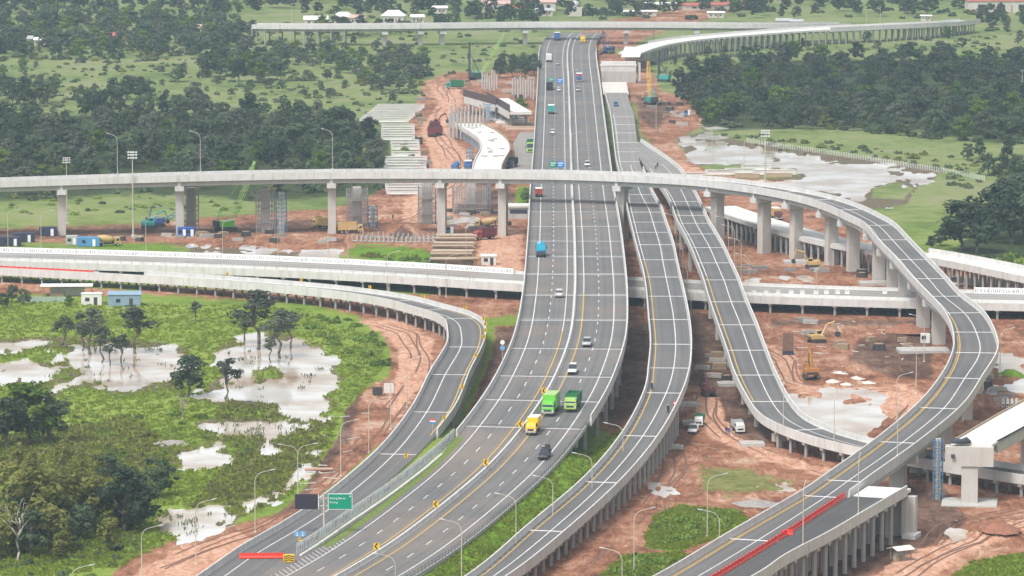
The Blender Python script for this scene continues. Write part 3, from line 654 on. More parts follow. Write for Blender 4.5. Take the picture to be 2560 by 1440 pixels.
# ---- main dual carriageway -------------------------------------------------
tA = thing('highway', 'dual carriageway highway rising over the interchange with a white median wall', 'highway', base_of(A, A.at(py=740)))
iA0, iA1, iAp, iAq = 0, A.n - 1, A.at(py=1092), A.at(py=1050)
iAe = A.at(py=82); deck(A, tA, M_asph, 0, iAe, 0.7)
for o, m0, m1 in ((-2.05, M_yellow, M_white), (2.05, M_yellow, M_white)):
    k = A.at(py=735 if o > 0 else 830); line(A, o, 'C', m0, tA, 0, k); line(A, o, 'C', m1, tA, k, iAe)
for o in (-9.25, 9.25): line(A, o, 'C', M_white, tA, 0, iAe)
for o, ph in ((-5.65, 0), (5.65, 2)): A.dashes(o, 4.0, 7.0, 0.2, 0.064, M_white, 0, A.at(py=112), 'lane_dash', tA, ph=ph)
A.sweep([(-0.42, 0.05), (-0.3, 0.35), (-0.18, 0.9), (0.18, 0.9), (0.3, 0.35), (0.42, 0.05)], 'C', M_conc, 0, A.at(py=100), 'median_barrier', tA)
M_verge = mat('verge_grass', (0.135, 0.20, 0.035), .95, .3, 1.6, bump=.8, dirt=((0.16, 0.11, 0.07), .8, .7))
A.strip(0.05, 1.7, 0.075, M_verge, A.at(py=1372), A.at(py=1098), 'verge', tA, ref=('L', 'L'))
parapet(A, 'L', tA, iAp, A.at(py=120), skirt=1.1); parapet(A, 'R', tA, iAq, A.at(py=120), skirt=1.1)
joints_at(A, tA, (1068, 1004, 940, 872, 803, 740, 686, 643, 604, 566, 530), w=0.4)
for y in (803, 740, 686, 643): A.joint(A.at(py=y) + 1, tA, w=0.25)
for y in (1068, 1004, 940, 872): A.joint(A.at(py=y) + 1, tA, w=0.14, m=M_dark)
# girders and trestles of the raised part
ig0, ig1 = A.at(py=1010), A.at(py=330)
for o in (-10.5, -6.3, -2.1, 2.1, 6.3, 10.5):
    A.sweep([(o - .4, -0.7), (o + .4, -0.7), (o + .4, -1.9), (o - .4, -1.9)], 'C', M_conc2, ig0, ig1, 'girder', tA, 3)
for i in range(A.at(py=1090), A.at(py=320), 9):
    z = A.P[i, 2] - (1.9 if ig0 <= i <= ig1 else 0.7)
    if z < 2.0: continue
    put_box('pile_cap', (A.P[i, 0], A.P[i, 1], z - 1.0), (24.6, 1.3, 1.0), A.head(i), M_conc2, tA)
    for o in (-10.8, -4.0, 4.0, 10.8):
        q = A.pt(i, o); put_pile((q[0], q[1], -1), 0.5, z, M_pile, tA)
for i in range(A.at(py=1050), A.at(py=850), 2):                 # stiffening ribs on the outer parapet face
    q = A.pt(i, 0.47, -1.0, 'R'); put_box('rib', q, (0.12, 0.22, 1.75), A.head(i), M_conc, tA)

# ---- left ramp B -----------------------------------------------------------
tB = thing('ramp', 'left exit ramp bending away to the crossing highway, yellow edge line on its outer curve', 'ramp', base_of(B, B.at(px=1166, py=829)))
deck(B, tB, M_asph2, 0, None, 0.6)
parapet(B, 'L', tB, 0, None, h=1.2, skirt=0.9)
parapet(B, 'R', tB, B.at(py=1086), B.at(px=340, py=690), h=1.2, skirt=0.9)
line(B, 2.9, 'L', M_white, tB, 0, B.at(px=420, py=697)); line(B, -0.85, 'R', M_yellow, tB, B.at(py=1090), B.at(px=1080, py=776)); line(B, -0.85, 'R', M_white, tB, B.at(px=1080, py=776), B.at(px=420, py=697))
joints_at(B, tB, (867, 937, 1030, 1138), w=0.5)
for x, y in ((1070, 774), (991, 753), (1140, 795)): B.joint(B.at(px=x, py=y), tB, w=0.4)
pile_rows(B, tB, B.at(py=1060), B.at(px=-60, py=668), 6.0, (-1, 0, 1), 0.3, 0.75, 0.55, 0.9, 0.35, zmin=0.5)

# ---- ramp C ----------------------------------------------------------------
tC = thing('ramp', 'ramp on rows of short piles running between the highway and the loop', 'ramp', base_of(CC, CC.at(py=861)))
M_asph4 = asphalt('asphalt_pale_dusty', (0.27, 0.26, 0.25), (0.19, 0.183, 0.176), 0.4)
iC4 = CC.at(py=452); deck(CC, tC, M_asph2, 0, iC4, 0.6); deck(CC, tC, M_asph4, iC4, None, 0.6)
iCn = CC.at(py=424)
parapet(CC, 'L', tC); parapet(CC, 'R', tC, 0, iCn)
line(CC, 0.85, 'L', M_yellow, tC, 0, CC.at(py=650)); line(CC, 0.85, 'L', M_white, tC, CC.at(py=650), CC.at(py=285)); line(CC, -3.2, 'R', M_white, tC, 0, iCn + 10)
joints_at(CC, tC, (1329, 1204, 1090, 983, 922, 861, 798, 740, 692, 650, 612, 582, 555, 530, 508, 487), w=0.6)
joints_at(CC, tC, (430, 404, 380, 356, 333, 311, 292), w=0.7)
pile_rows(CC, tC, 0, CC.at(py=985), 6.0, (-1, 0, 1), 0.34, 0.75, 0.55, 0.9, 0.3)
for o in (-3.0, 0, 3.0): CC.sweep([(o - .35, -.6), (o + .35, -.6), (o + .35, -1.9), (o - .35, -1.9)], 'C', M_conc2, CC.at(py=990), CC.at(py=430), 'girder', tC, 3)
for y in (983, 922, 861, 798, 740, 692, 650, 612, 582, 555, 530, 508):
    i = CC.at(py=y); z = CC.P[i, 2] - 1.9
    put_box('pile_cap', (CC.P[i, 0], CC.P[i, 1], z - 0.9), (8.6, 1.3, 0.9), CC.head(i), M_conc2, tC)
    for o in (-2.6, 2.6): q = CC.pt(i, o); put_pile((q[0], q[1], -1), 0.5, z, M_pile, tC)

# ---- ramp D ----------------------------------------------------------------
tD = thing('ramp', 'ramp that dives from the junction and curls under the loop at right', 'ramp', base_of(DD, DD.at(py=878)))
iD4 = DD.at(py=452); deck(DD, tD, M_asph4, 0, iD4, 0.6); deck(DD, tD, M_asph2, iD4, None, 0.6)
iD0 = DD.at(py=420)
parapet(DD, 'R', tD, DD.at(py=440)); parapet(DD, 'L', tD, 0, None)      # it runs towards the camera: R is its loop-outer side
line(DD, -1.05, 'R', M_yellow, tD, DD.at(py=690), DD.at(py=1004)); line(DD, -1.05, 'R', M_white, tD, iD0, DD.at(py=690)); line(DD, 3.3, 'L', M_white, tD, iD0 - 8, None)
joints_at(DD, tD, (504, 539, 559, 586, 620, 657, 701, 754, 813, 878, 939, 1004), w=0.6)
DD.joint(DD.at(px=2004, py=1075), tD, w=0.5)
pile_rows(DD, tD, DD.at(px=1990, py=1066), DD.n - 1, 6.0, (-1, 0, 1), 0.34, 0.75, 0.55, 0.9, 0.3, zmin=0.6)
for o in (-2.8, 0, 2.8): DD.sweep([(o - .35, -.6), (o + .35, -.6), (o + .35, -1.7), (o - .35, -1.7)], 'C', M_conc2, DD.at(py=480), DD.at(px=1990, py=1066), 'girder', tD, 2)
for y in (504, 539, 586, 657, 701, 754, 813, 878, 939, 1004, 1060):
    i = DD.at(py=y); z = DD.P[i, 2] - 1.7
    if y < 1060: put_box('pile_cap', (DD.P[i, 0], DD.P[i, 1], z - 0.9), (8.2, 1.3, 0.9), DD.head(i), M_conc2, tD)
    else: put_box('pile_cap', (DD.P[i, 0], DD.P[i, 1], 1.2), (8.2, 1.3, 1.6), DD.head(i), M_pier, tD)
    for o in (-2.4, 2.4): q = DD.pt(i, o); put_pile((q[0], q[1], -1), 0.55, z, M_pier, tD)

# ---- curved flyover E ------------------------------------------------------
tE = thing('flyover', 'long pale flyover crossing over the highway and looping down at right', 'flyover', base_of(EE, EE.at(px=1436, py=440)))
deck(EE, tE, M_asph2, 0, None, 0.5)
iEx, iEm = EE.at(px=1750, py=454), EE.at(py=1240)
parapet(EE, 'R', tE, 0, None, h=1.25, skirt=0.75)           # R = camera side of the left arm, inside of the loop
parapet(EE, 'L', tE, 0, iEm, h=1.25, skirt=0.75)
line(EE, -1.0, 'R', M_yellow, tE, EE.at(py=790), None); line(EE, -1.0, 'R', M_white, tE, 0, EE.at(py=790)); line(EE, 3.6, 'L', M_white, tE, 0, None)
line(EE, -0.6, 'R', M_yellow, tE, EE.at(py=840), None, w=0.12)
joints_at(EE, tE, (565, 601, 649, 696, 740, 784, 830, 882, 946, 1021, 1107, 1205, 1244, 1352), w=0.6)
for x, y in ((2117, 525), (2040, 499), (1960, 482), (1871, 468)): EE.joint(EE.at(px=x, py=y), tE, w=0.6)
iEg = EE.at(py=1250)
for o in (-3.3, -1.1, 1.1, 3.3): EE.sweep([(o - .3, -.5), (o + .3, -.5), (o + .3, -2.1), (o - .3, -2.1)], 'C', M_conc2, 0, iEg, 'girder', tE, 2)
def pier(R, parent, px, py, w=2.3, d=1.9, ledge=6.4, up=True, m=None, dep=2.1, bx=None):
    """column with a ledged head under a girder deck; (px, py) is where its foot meets the ground"""
    p = G(px, py, 0.0)
    d2 = (R.P[:, 0] - p.x) ** 2 + (R.P[:, 1] - p.y) ** 2
    if px < 2240 and py < 730:                      # along the arm the column must keep its place across the picture
        gx, gy = gpx(R.P[:, 0], R.P[:, 1]); d2 = np.abs(gx - px) + 1e6 * (R.px[:, 1] > 640)
    i = int(np.argmin(d2)); h = R.head(i); z = R.P[i, 2] - dep
    c = R.P[i]
    col = put_box('pier', (c[0], c[1], -0.3), (3.1 if bx is None else bx, 2.3, z - 1.3 + 0.3), h, m or M_pier, parent)
    put_box('pier_head', (c[0], c[1], z - 1.4), (ledge + 2.0, d + 0.7, 1.4), h, M_conc, parent)
    if up: put_box('diaphragm', (c[0], c[1], z), (ledge + 1.9, d * 0.55, 1.55), h, M_conc, parent)
    return c
for x, y in ((-120, 590), (160, 590), (455, 588), (822, 586), (1105, 588), (1258, 594), (1560, 598), (1790, 610), (1905, 638), (1995, 652), (2075, 664), (2130, 682), (2195, 705), (2232, 722)):
    pier(EE, tE, x, y)
for x, y in ((2272, 770), (2310, 820), (2352, 862), (2440, 985), (2404, 1050), (2330, 1120), (2255, 1180), (2190, 1222)):
    pier(EE, tE, x, y, w=2.2, ledge=5.6, m=M_pier, up=False)
# ---- widening stub beside the flyover foot (fresh asphalt, piles, end wall) -----
tF = thing('bridge_stub', 'unfinished widening slab with fresh dark asphalt beyond the red barriers', 'bridge', base_of(EE, EE.at(py=1345)))
sF = []
for y, xl, xr in ((1560, 1604, 1690), (1440, 1809, 1905), (1400, 1874, 1962), (1340, 1974, 2076), (1290, 2044, 2160), (1243, 2124, 2240), (1216, 2168, 2286)):
    sF.append(cut(y, xl, xr, 8.6))
FF = Road(sF, smooth=3)
iFa = FF.at(py=1244)
FF.sweep([(0.05, 0), (0, 0), (0, -.6), (0.05, -.6)], ['L', 'R', 'R', 'L'], M_conc3, 0, None, 'deck_slab', tF)
FF.strip(0.06, 0, 0.05, M_asph3, 0, iFa, 'asphalt', tF, ref=('L', 'R'))
parapet(FF, 'R', tF, 0, FF.at(py=1226), h=1.25, skirt=0.75)
pile_rows(FF, tF, 2, FF.n - 4, 5.5, (-1, -.2, 1), 0.42, 0.6, 0.7, 1.0, 0.5, m=M_pile, zmin=0.5)
iF = FF.n - 1
q = FF.pt(iF - 1, 0.9, 0, 'C'); hF = FF.head(iF - 1)
for k, (dx, dy, wd, dp) in enumerate(((0.5, -1.0, 8.6, 1.6),)):
    put_box('end_wall', (q[0] + dx, q[1] + dy + 1.2, -0.5), (wd, dp, 8.0), hF, M_pier, tF)
for o in (-2.6, 0.4, 3.4):
    p = FF.pt(iF - 1, o, 0); put_box('end_buttress', (p[0], p[1] - 1.6, -0.5), (1.0, 1.6, 7.6), hF, M_pier, tF)
p = FF.pt(iF - 1, 4.4, 0); put_box('footing', (p[0] + .3, p[1] - 1.5, -0.3), (2.4, 4.5, 1.2), hF, M_conc, tF)

# ---- crossing highway G ----------------------------------------------------
tG = thing('highway', 'wide low crossing highway passing under the raised highway from side to side', 'highway', base_of(GG, GG.at(px=1000, py=684)))
M_asphG = asphalt('asphalt_dusty', (0.33, 0.315, 0.30), (0.24, 0.228, 0.215))
deck(GG, tG, M_asphG, 0, None, 0.6)
parapet(GG, 'R', tG, 0, None, h=0.9, skirt=1.0); parapet(GG, 'L', tG, 0, None, h=0.9, skirt=0.9)
GG.strip(-4.6, -1.6, 0.062, M_verge, 0, GG.at(px=1310, py=703), 'verge', tG, ref=('R', 'R'))
GG.sweep([(-7.4, .05), (-7.1, .8), (-6.8, .8), (-6.5, .05)], 'R', M_conc, 0, None, 'median_barrier', tG, 2)
for o in (4.2, 8.0): line(GG, o, 'L', M_white, tG)
pile_rows(GG, tG, GG.at(px=280, py=653), GG.n - 1, 8.0, (-1, 0, 1), 0.32, 0.75, 0.6, 0.9, 0.3, zmin=0.5)
# ---- unfinished deck on piles at right ------------------------------------
tK = thing('pile_deck', 'unfinished pale deck on crowded tall piles behind the flyover columns', 'bridge', base_of(KK, KK.n // 2))
deck(KK, tK, M_conc3, 0, None, 0.7, M_conc2)
parapet(KK, 'R', tK, KK.at(px=2290, py=637), None, h=0.9, skirt=0.9); parapet(KK, 'L', tK, KK.at(px=2290, py=637), None, h=1.4, skirt=0.9)
KK.sweep([(0, -.05), (0.25, -.05), (0.25, -1.2), (0, -1.2)], 'R', M_conc, 0, KK.at(px=2290, py=637), 'edge_beam', tK)
pile_rows(KK, tK, 1, KK.n - 1, 4.0, (-1, 0, 1), 0.34, 0.7, 0.6, 0.9, 0.2, m=M_pile)
# ---- far flyover and far ramp on piles ------------------------------------
tH = thing('flyover', 'distant level flyover crossing the whole background below the village roofs', 'flyover', base_of(HH, HH.at(px=1314, py=62)))
deck(HH, tH, M_asph2, 0, None, 0.6)
parapet(HH, 'L', tH, h=1.1, skirt=1.0); parapet(HH, 'R', tH, h=1.1, skirt=1.0)
for o in (-3, 3): HH.sweep([(o - .3, -.6), (o + .3, -.6), (o + .3, -2.2), (o - .3, -2.2)], 'C', M_conc2, 0, None, 'girder', tH, 4)
pile_rows(HH, tH, HH.at(px=630, py=65), HH.at(px=900, py=66), 6.0, (-1, 1), 0.35, 0.7, 0.7, 0.9, 0.2)
for x in (960, 1050, 1107, 1314, 1567, 1740):
    i = HH.at(px=x); q = HH.P[i]; h = HH.head(i)
    put_box('pier', (q[0], q[1], -0.3), (2.6, 2.0, q[2] - 3.3), h, M_pier, tH); put_box('pier_head', (q[0], q[1], q[2] - 3.6), (8.4, 2.8, 1.4), h, M_conc, tH)
tI = thing('ramp', 'distant bare concrete ramp on long rows of piles sweeping to the right', 'ramp', base_of(II, II.at(px=2010, py=75)))
deck(II, tI, M_conc3, 0, None, 0.7, M_conc3)
parapet(II, 'L', tI, II.at(px=1650, py=108), None, h=1.0, skirt=0.9, m=M_conc3); parapet(II, 'R', tI, II.at(px=2060, py=73), None, h=1.1, skirt=1.0)
pile_rows(II, tI, II.at(px=1590, py=125), II.n - 4, 5.0, (-1, 0, 1), 0.32, 0.7, 0.8, 0.9, 0.3)
# ================================================================== VEGETATION
def leafmat(name, c0, c1, obj=0.6, tr=0.36):
    m = bpy.data.materials.new(name); m.use_nodes = True
    nt = m.node_tree; n = nt.nodes; l = nt.links; n.remove(n['Principled BSDF'])
    geo = n.new('ShaderNodeNewGeometry'); oi = n.new('ShaderNodeObjectInfo')
    nz = n.new('ShaderNodeTexNoise'); nz.inputs['Scale'].default_value = 0.35; nz.inputs['Detail'].default_value = 3
    l.new(geo.outputs['Position'], nz.inputs['Vector'])
    a = n.new('ShaderNodeMath'); a.operation = 'MULTIPLY_ADD'; a.inputs[1].default_value = 0.5; l.new(geo.outputs['Random Per Island'], a.inputs[0]); 
    a0 = n.new('ShaderNodeMath'); a0.operation = 'MULTIPLY_ADD'; a0.inputs[1].default_value = obj; a0.inputs[2].default_value = -0.32; l.new(oi.outputs['Random'], a0.inputs[0])
    a1 = n.new('ShaderNodeMath'); a1.operation = 'MULTIPLY_ADD'; a1.inputs[1].default_value = 0.6; l.new(nz.outputs['Fac'], a1.inputs[0]); l.new(a0.outputs[0], a1.inputs[2])
    l.new(a1.outputs[0], a.inputs[2])
    mx = n.new('ShaderNodeMix'); mx.data_type = 'RGBA'; mx.inputs['A'].default_value = list(c0) + [1]; mx.inputs['B'].default_value = list(c1) + [1]
    l.new(a.outputs[0], mx.inputs['Factor'])
    d = n.new('ShaderNodeBsdfDiffuse'); t = n.new('ShaderNodeBsdfTranslucent'); ms = n.new('ShaderNodeMixShader'); ms.inputs[0].default_value = tr
    l.new(mx.outputs['Result'], d.inputs['Color']); l.new(mx.outputs['Result'], t.inputs['Color'])
    l.new(d.outputs[0], ms.inputs[1]); l.new(t.outputs[0], ms.inputs[2]); l.new(ms.outputs[0], n['Material Output'].inputs['Surface'])
    return m
L_mid = leafmat('leaves_mid_green', (0.034, 0.060, 0.032), (0.160, 0.215, 0.118))
L_dark = leafmat('leaves_dark_green', (0.024, 0.042, 0.028), (0.118, 0.160, 0.100))
L_olive = leafmat('leaves_olive', (0.10, 0.11, 0.03), (0.28, 0.29, 0.085))
L_grey = leafmat('leaves_grey_brown', (0.055, 0.070, 0.050), (0.175, 0.195, 0.14))
L_light = leafmat('leaves_fresh_green', (0.06, 0.11, 0.018), (0.18, 0.26, 0.055))
L_bush = leafmat('leaves_lush_bush', (0.12, 0.20, 0.03), (0.32, 0.43, 0.10), tr=0.4)
L_scrub = leafmat('leaves_grey_scrub', (0.075, 0.10, 0.05), (0.19, 0.225, 0.12), tr=0.3)
L_grass = leafmat('grass_blades', (0.15, 0.215, 0.02), (0.33, 0.39, 0.07), tr=0.5)
L_reed = leafmat('dry_reed', (0.14, 0.15, 0.045), (0.30, 0.29, 0.11))
M_bark = mat('bark', (0.16, 0.135, 0.11), 0.9, 0.25, 2.0)
M_barkw = mat('pale_bark', (0.40, 0.36, 0.30), 0.9, 0.2, 2.0)
def leaf_cloud(cent, rad, nper, size, seed, flat=0.8):
    """quads spread through the volume of clumps: cent (n,3), rad (n,)"""
    g = np.random.default_rng(seed); n = len(cent)
    c = np.repeat(cent, nper, 0); r = np.repeat(rad, nper)
    d = g.normal(size=(n * nper, 3)); d /= np.linalg.norm(d, axis=1)[:, None]
    p = c + d * (r * g.uniform(0.25, 1.0, n * nper) ** 0.6)[:, None] * np.array([1, 1, flat])
    cc = (c - cent.mean(0)) / (np.abs(cent - cent.mean(0)).max() + 1e-6); nm = d * 0.8 + cc * 0.5 + g.normal(size=d.shape) * 0.38 + np.array([0, 0, 0.35]); nm /= np.linalg.norm(nm, axis=1)[:, None]
    u = np.cross(nm, g.normal(size=d.shape)); u /= np.linalg.norm(u, axis=1)[:, None]; v = np.cross(nm, u)
    s = size * g.uniform(0.6, 1.35, n * nper)[:, None]
    q = np.stack([p - u * s * .5, p + v * s * .32 - u * s * .02, p + u * s * .5, p - v * s * .32], 1)
    return q.reshape(-1, 3)
def quads_mesh(name, co, m):
    k = len(co) // 4; me = bpy.data.meshes.new(name)
    me.vertices.add(len(co)); me.vertices.foreach_set('co', co.astype(np.float32).ravel())
    me.loops.add(len(co)); me.loops.foreach_set('vertex_index', np.arange(len(co), dtype=np.int32))
    me.polygons.add(k); me.polygons.foreach_set('loop_start', np.arange(0, 4 * k, 4, dtype=np.int32)); me.polygons.foreach_set('loop_total', np.full(k, 4, np.int32))
    me.update(); me.materials.append(m); return me
def limb(mb, a, b, r0, r1, seed, bend=0.12, seg=3, n=5):
    g = random.Random(seed); a, b = Vector(a), Vector(b); L = (b - a).length; pts = [a]
    for i in range(1, seg): pts.append(a.lerp(b, i / seg) + Vector((g.uniform(-1, 1), g.uniform(-1, 1), g.uniform(-.3, .5))) * L * bend)
    pts.append(b); mb.path(pts, r0, n, 0, r1)
TREES = {}
def make_tree(kind, var):
    """unit-height tree meshes (height 1 = crown top); returns trunk mesh, crown quad coordinates, leaf material, bark"""
    g = np.random.default_rng(hash((kind, var)) % 1000 if False else 100 * ['broad', 'slender', 'olive', 'palm', 'bare', 'shrub', 'tall', 'grey'].index(kind) + var)
    mb = MB(); H = 10.0
    if kind in ('broad', 'tall', 'olive', 'grey'):
        base = {'broad': .16, 'tall': .20, 'olive': .14, 'grey': .18}[kind]; wr = {'broad': 3.9, 'tall': 3.3, 'olive': 3.5, 'grey': 3.3}[kind]
        nc_ = {'broad': 36, 'tall': 32, 'olive': 32, 'grey': 30}[kind]
        th = g.uniform(0, 2 * math.pi, nc_); zz = g.uniform(0, 1, nc_) ** 0.85; rr = wr * np.sqrt(np.clip(1 - (zz * 1.7 - 0.75) ** 2, 0.12, 1)) * g.uniform(0.25, 1.0, nc_)
        cent = np.stack([rr * np.cos(th), rr * np.sin(th), H * base + zz * (H * (1 - base) - 1.0) + 0.4], 1)
        cent[0] = (0, 0, H - 1.1); rad = g.uniform(0.75, 1.45, nc_)
        lv = leaf_cloud(cent, rad, 34, 0.78, var + 7)
        lean = g.uniform(-.5, .5, 2); top = (lean[0], lean[1], H * 0.62)
        limb(mb, (0, 0, -0.3), top, 0.24, 0.11, var, 0.05, 4, 6)
        for k in range(0, nc_, 2): limb(mb, (lean[0] * .7, lean[1] * .7, H * g.uniform(base * 0.85, 0.58)), tuple(cent[k]), 0.09, 0.03, var * 50 + k)
        lm = {'broad': (L_mid, L_mid, L_light, L_mid, L_dark, L_mid)[var], 'tall': L_dark, 'olive': L_olive, 'grey': L_grey}[kind]; bk = M_bark
    elif kind == 'slender':                       # drowned-meadow trees: tall bare stem, small umbrella crowns
        nc_ = 15; th = g.uniform(0, 2 * math.pi, nc_); zz = g.uniform(0, 1, nc_)
        rr = 2.3 * np.sqrt(np.clip(1 - (zz * 1.5 - 0.5) ** 2, 0.1, 1)) * g.uniform(0.2, 1, nc_)
        cent = np.stack([rr * np.cos(th), rr * np.sin(th), 5.3 + zz * 4.0], 1); rad = g.uniform(0.6, 1.15, nc_)
        lv = leaf_cloud(cent, rad, 40, 0.58, var + 90)
        x = g.uniform(-.7, .7, 2); limb(mb, (0, 0, -0.5), (x[0], x[1], 7.6), 0.19, 0.08, var, 0.05, 5, 6)
        for k in range(nc_): limb(mb, (x[0] * .6, x[1] * .6, g.uniform(3.6, 6.0)), tuple(cent[k]), 0.07, 0.025, var * 50 + k, 0.1)
        lm, bk = L_grey, M_bark
    elif kind == 'palm':
        q = []; mb.path([(0, 0, -0.3), (0.15, 0, 3.0), (0.2, 0.1, 6.4)], 0.28, 6, 0, 0.2)
        for k in range(26):
            t = 2 * math.pi * k * 0.381; up = g.uniform(0.0, 1.0); L = g.uniform(2.8, 3.8); d = np.array([math.cos(t), math.sin(t), 0]); sd_ = np.array([-d[1], d[0], 0])
            pr = np.array([0.2, 0.1, 6.4])
            for sgm in range(5):
                a, b_ = sgm / 5, (sgm + 1) / 5
                f = lambda s_: pr + d * L * s_ * (0.55 + 0.45 * (1 - up)) + np.array([0, 0, L * (s_ * (0.3 + up) - (0.75 + 0.35 * up) * s_ * s_)])
                wa, wb = 0.55 * math.sin(math.pi * (0.1 + .85 * a)), 0.55 * math.sin(math.pi * (0.1 + .85 * b_)); dr = np.array([0, 0, -.22])
                q += [f(a), f(b_), f(b_) + sd_ * wb + dr, f(a) + sd_ * wa + dr, f(a), f(a) - sd_ * wa + dr, f(b_) - sd_ * wb + dr, f(b_)]
        lv = np.array(q); lm, bk = L_dark, M_bark
    elif kind == 'bare':
        limb(mb, (0, 0, -0.3), (0.4, 0.2, 6.5), 0.16, 0.07, var, 0.05, 4, 6); ends = []
        for k in range(12):
            t = g.uniform(0, 6.28); e = (math.cos(t) * g.uniform(1, 2.6), math.sin(t) * g.uniform(1, 2.6), g.uniform(6, 9.8)); limb(mb, (0.3, 0.1, g.uniform(3, 6)), e, 0.07, 0.02, var * 40 + k, 0.1); ends.append(e)
        lv = leaf_cloud(np.array(ends), np.full(12, 0.5), 4, 0.35, var + 300); lm, bk = L_olive, M_barkw
    else:                                          # shrub, 10 units high but placed at 1 to 3 m
        nc_ = 14; th = g.uniform(0, 2 * math.pi, nc_); rr = 6.5 * np.sqrt(g.uniform(0, 1, nc_))
        cent = np.stack([rr * np.cos(th), rr * np.sin(th), g.uniform(1.2, 7.0, nc_) * (1 - rr / 14)], 1); rad = g.uniform(2.2, 3.6, nc_)
        lv = leaf_cloud(cent, rad, 22, 2.6, var + 500)
        for k in range(0, nc_, 3): limb(mb, (0, 0, -0.3), tuple(cent[k]), 0.25, 0.1, var * 9 + k)
        lm, bk = (L_mid, L_light, L_olive, L_bush, L_scrub)[var], M_bark
    return mb, lv, lm, bk
KINDS = {'broad': 6, 'slender': 5, 'olive': 3, 'palm': 2, 'bare': 2, 'shrub': 5, 'tall': 4, 'grey': 3}
for kd, nv in KINDS.items():
    for v_ in range(nv):
        mb, lv, lm, bk = make_tree(kd, v_)
        TREES[kd, v_] = (mb.mesh('trunk', bk, True), quads_mesh('crown', lv, lm), np.array(mb.v), mb.f, lv, lm)
PROTO = {}
def put_tree(kind, px, py, h, label, group, name=None, var=None, sx=1.0, cat='tree', z=None):
    v_ = rnd.randrange(KINDS[kind] if kind != 'shrub' else 4) if var is None else var
    p = G(px, py, 0); p.z = -0.15 if z is None else z
    s_ = h / 10.0
    nm = name or {'palm': 'palm_tree', 'bare': 'bare_tree', 'shrub': 'shrub'}.get(kind, 'tree')
    t = bpy.data.objects.new(nm, None); COL.objects.link(t); t.empty_display_size = 0.5
    t.location = p; t.rotation_euler = (0, 0, rnd.uniform(0, 6.28)); t.scale = (s_ * sx, s_ * sx, s_)
    tag(t, label, cat, group)
    link('trunk' if kind != 'shrub' else 'stem', TREES[kind, v_][0], t); link('crown' if kind != 'shrub' else 'foliage', TREES[kind, v_][1], t)
    return t
def inside(poly, x, y):
    return sdpoly(np.array([x], float), np.array([y], float), poly)[0] > 0
def scatter(poly, n, gap, sq=2.2, avoid=None):
    """n points in a photo polygon, at least gap pixels apart (rows count sq times)"""
    x0, x1 = min(p[0] for p in poly), max(p[0] for p in poly); y0, y1 = min(p[1] for p in poly), max(p[1] for p in poly); out = []
    cx = nrng.uniform(x0, x1, n * 30); cy = nrng.uniform(y0, y1, n * 30); ok = sdpoly(cx, cy, poly) > 0
    for x, y in zip(cx[ok], cy[ok]):
        if all((x - a) ** 2 + ((y - b_) * sq) ** 2 > gap * gap for a, b_ in out): out.append((x, y))
        if len(out) >= n: break
    return sorted(out, key=lambda q: q[1])
# --- wood behind the flyover, left
WOOD = [(-60, 318), (120, 305), (230, 296), (420, 290), (700, 296), (890, 312), (950, 350), (958, 430), (950, 478), (620, 490), (500, 480), (300, 470), (150, 485), (-60, 492)]
for x, y in scatter(WOOD, 140, 27):
    k = rnd.choice(['broad', 'broad', 'broad', 'tall', 'broad', 'grey', 'grey', 'tall']); put_tree(k, x, y, rnd.uniform(6.5, 13.0) * (0.85 if y > 440 else 1), 'tree in the dense wood behind the left arm of the flyover', 'trees of the wood behind the flyover', sx=rnd.uniform(.85, 1.4))
for x, y, h in ((265, 300, 12), (300, 288, 11), (240, 300, 10), (285, 252, 9.5), (318, 250, 10), (350, 250, 9.5), (370, 246, 8), (490, 268, 8.5), (30, 262, 11), (60, 268, 12), (90, 262, 10), (15, 250, 10), (120, 258, 9), (135, 232, 7), (445, 205, 8)):
    put_tree('tall' if h > 9 else 'broad', x, y, h, 'tree standing in the pale field beyond the wood', 'field trees beyond the wood', sx=1.15)
BLOCK = [(515, 180), (560, 165), (640, 160), (710, 175), (705, 205), (600, 206), (520, 200)]
for x, y in scatter(BLOCK, 16, 24): put_tree('broad', x, y, rnd.uniform(8, 11), 'tree in the compact dark grove in the left field', 'trees of the compact grove', sx=1.2)
for x, y in scatter([(1240, 175), (1335, 172), (1338, 198), (1245, 198)], 9, 18): put_tree('tall', x, y, rnd.uniform(7, 10), 'dark tree in the clump beside the left highway parapet', 'clump beside the highway')
put_tree('broad', 1300, 292, 7.5, 'single round green tree between the raised segments and the highway', None, sx=1.1)
put_tree('broad', 1318, 505, 4.5, 'small green tree at the foot of the highway parapet under the flyover', None, sx=1.2)
# --- right: forest front row and big trees
FRONT = [(1760, 318), (1900, 322), (2100, 330), (2300, 345), (2600, 370), (2600, 300), (2300, 285), (2000, 275), (1740, 280)]
for x, y in scatter(FRONT, 70, 26): put_tree(rnd.choice(['broad', 'tall', 'broad', 'grey']), x, y, rnd.uniform(7.5, 11.5), 'tree along the near edge of the dark forest at right', 'edge trees of the right forest', sx=rnd.uniform(1, 1.3))
for x, y, h in ((2400, 628, 15), (2440, 632, 14), (2490, 600, 17), (2530, 610, 16), (2560, 590, 15), (2585, 620, 16), (2510, 560, 14), (2560, 540, 14), (2350, 615, 5), (2330, 622, 4)):
    put_tree('tall', x, y, h, 'large dark spreading tree behind the pile deck at far right', 'large trees behind the pile deck', sx=1.35)
for x, y, h in ((2470, 440, 8), (2505, 452, 9), (2540, 460, 10), (2575, 450, 9), (2420, 400, 6), (2450, 395, 6), (2520, 400, 7)):
    put_tree('broad', x, y, h, 'mid green tree in the meadow between forest and large trees', 'meadow trees at right')
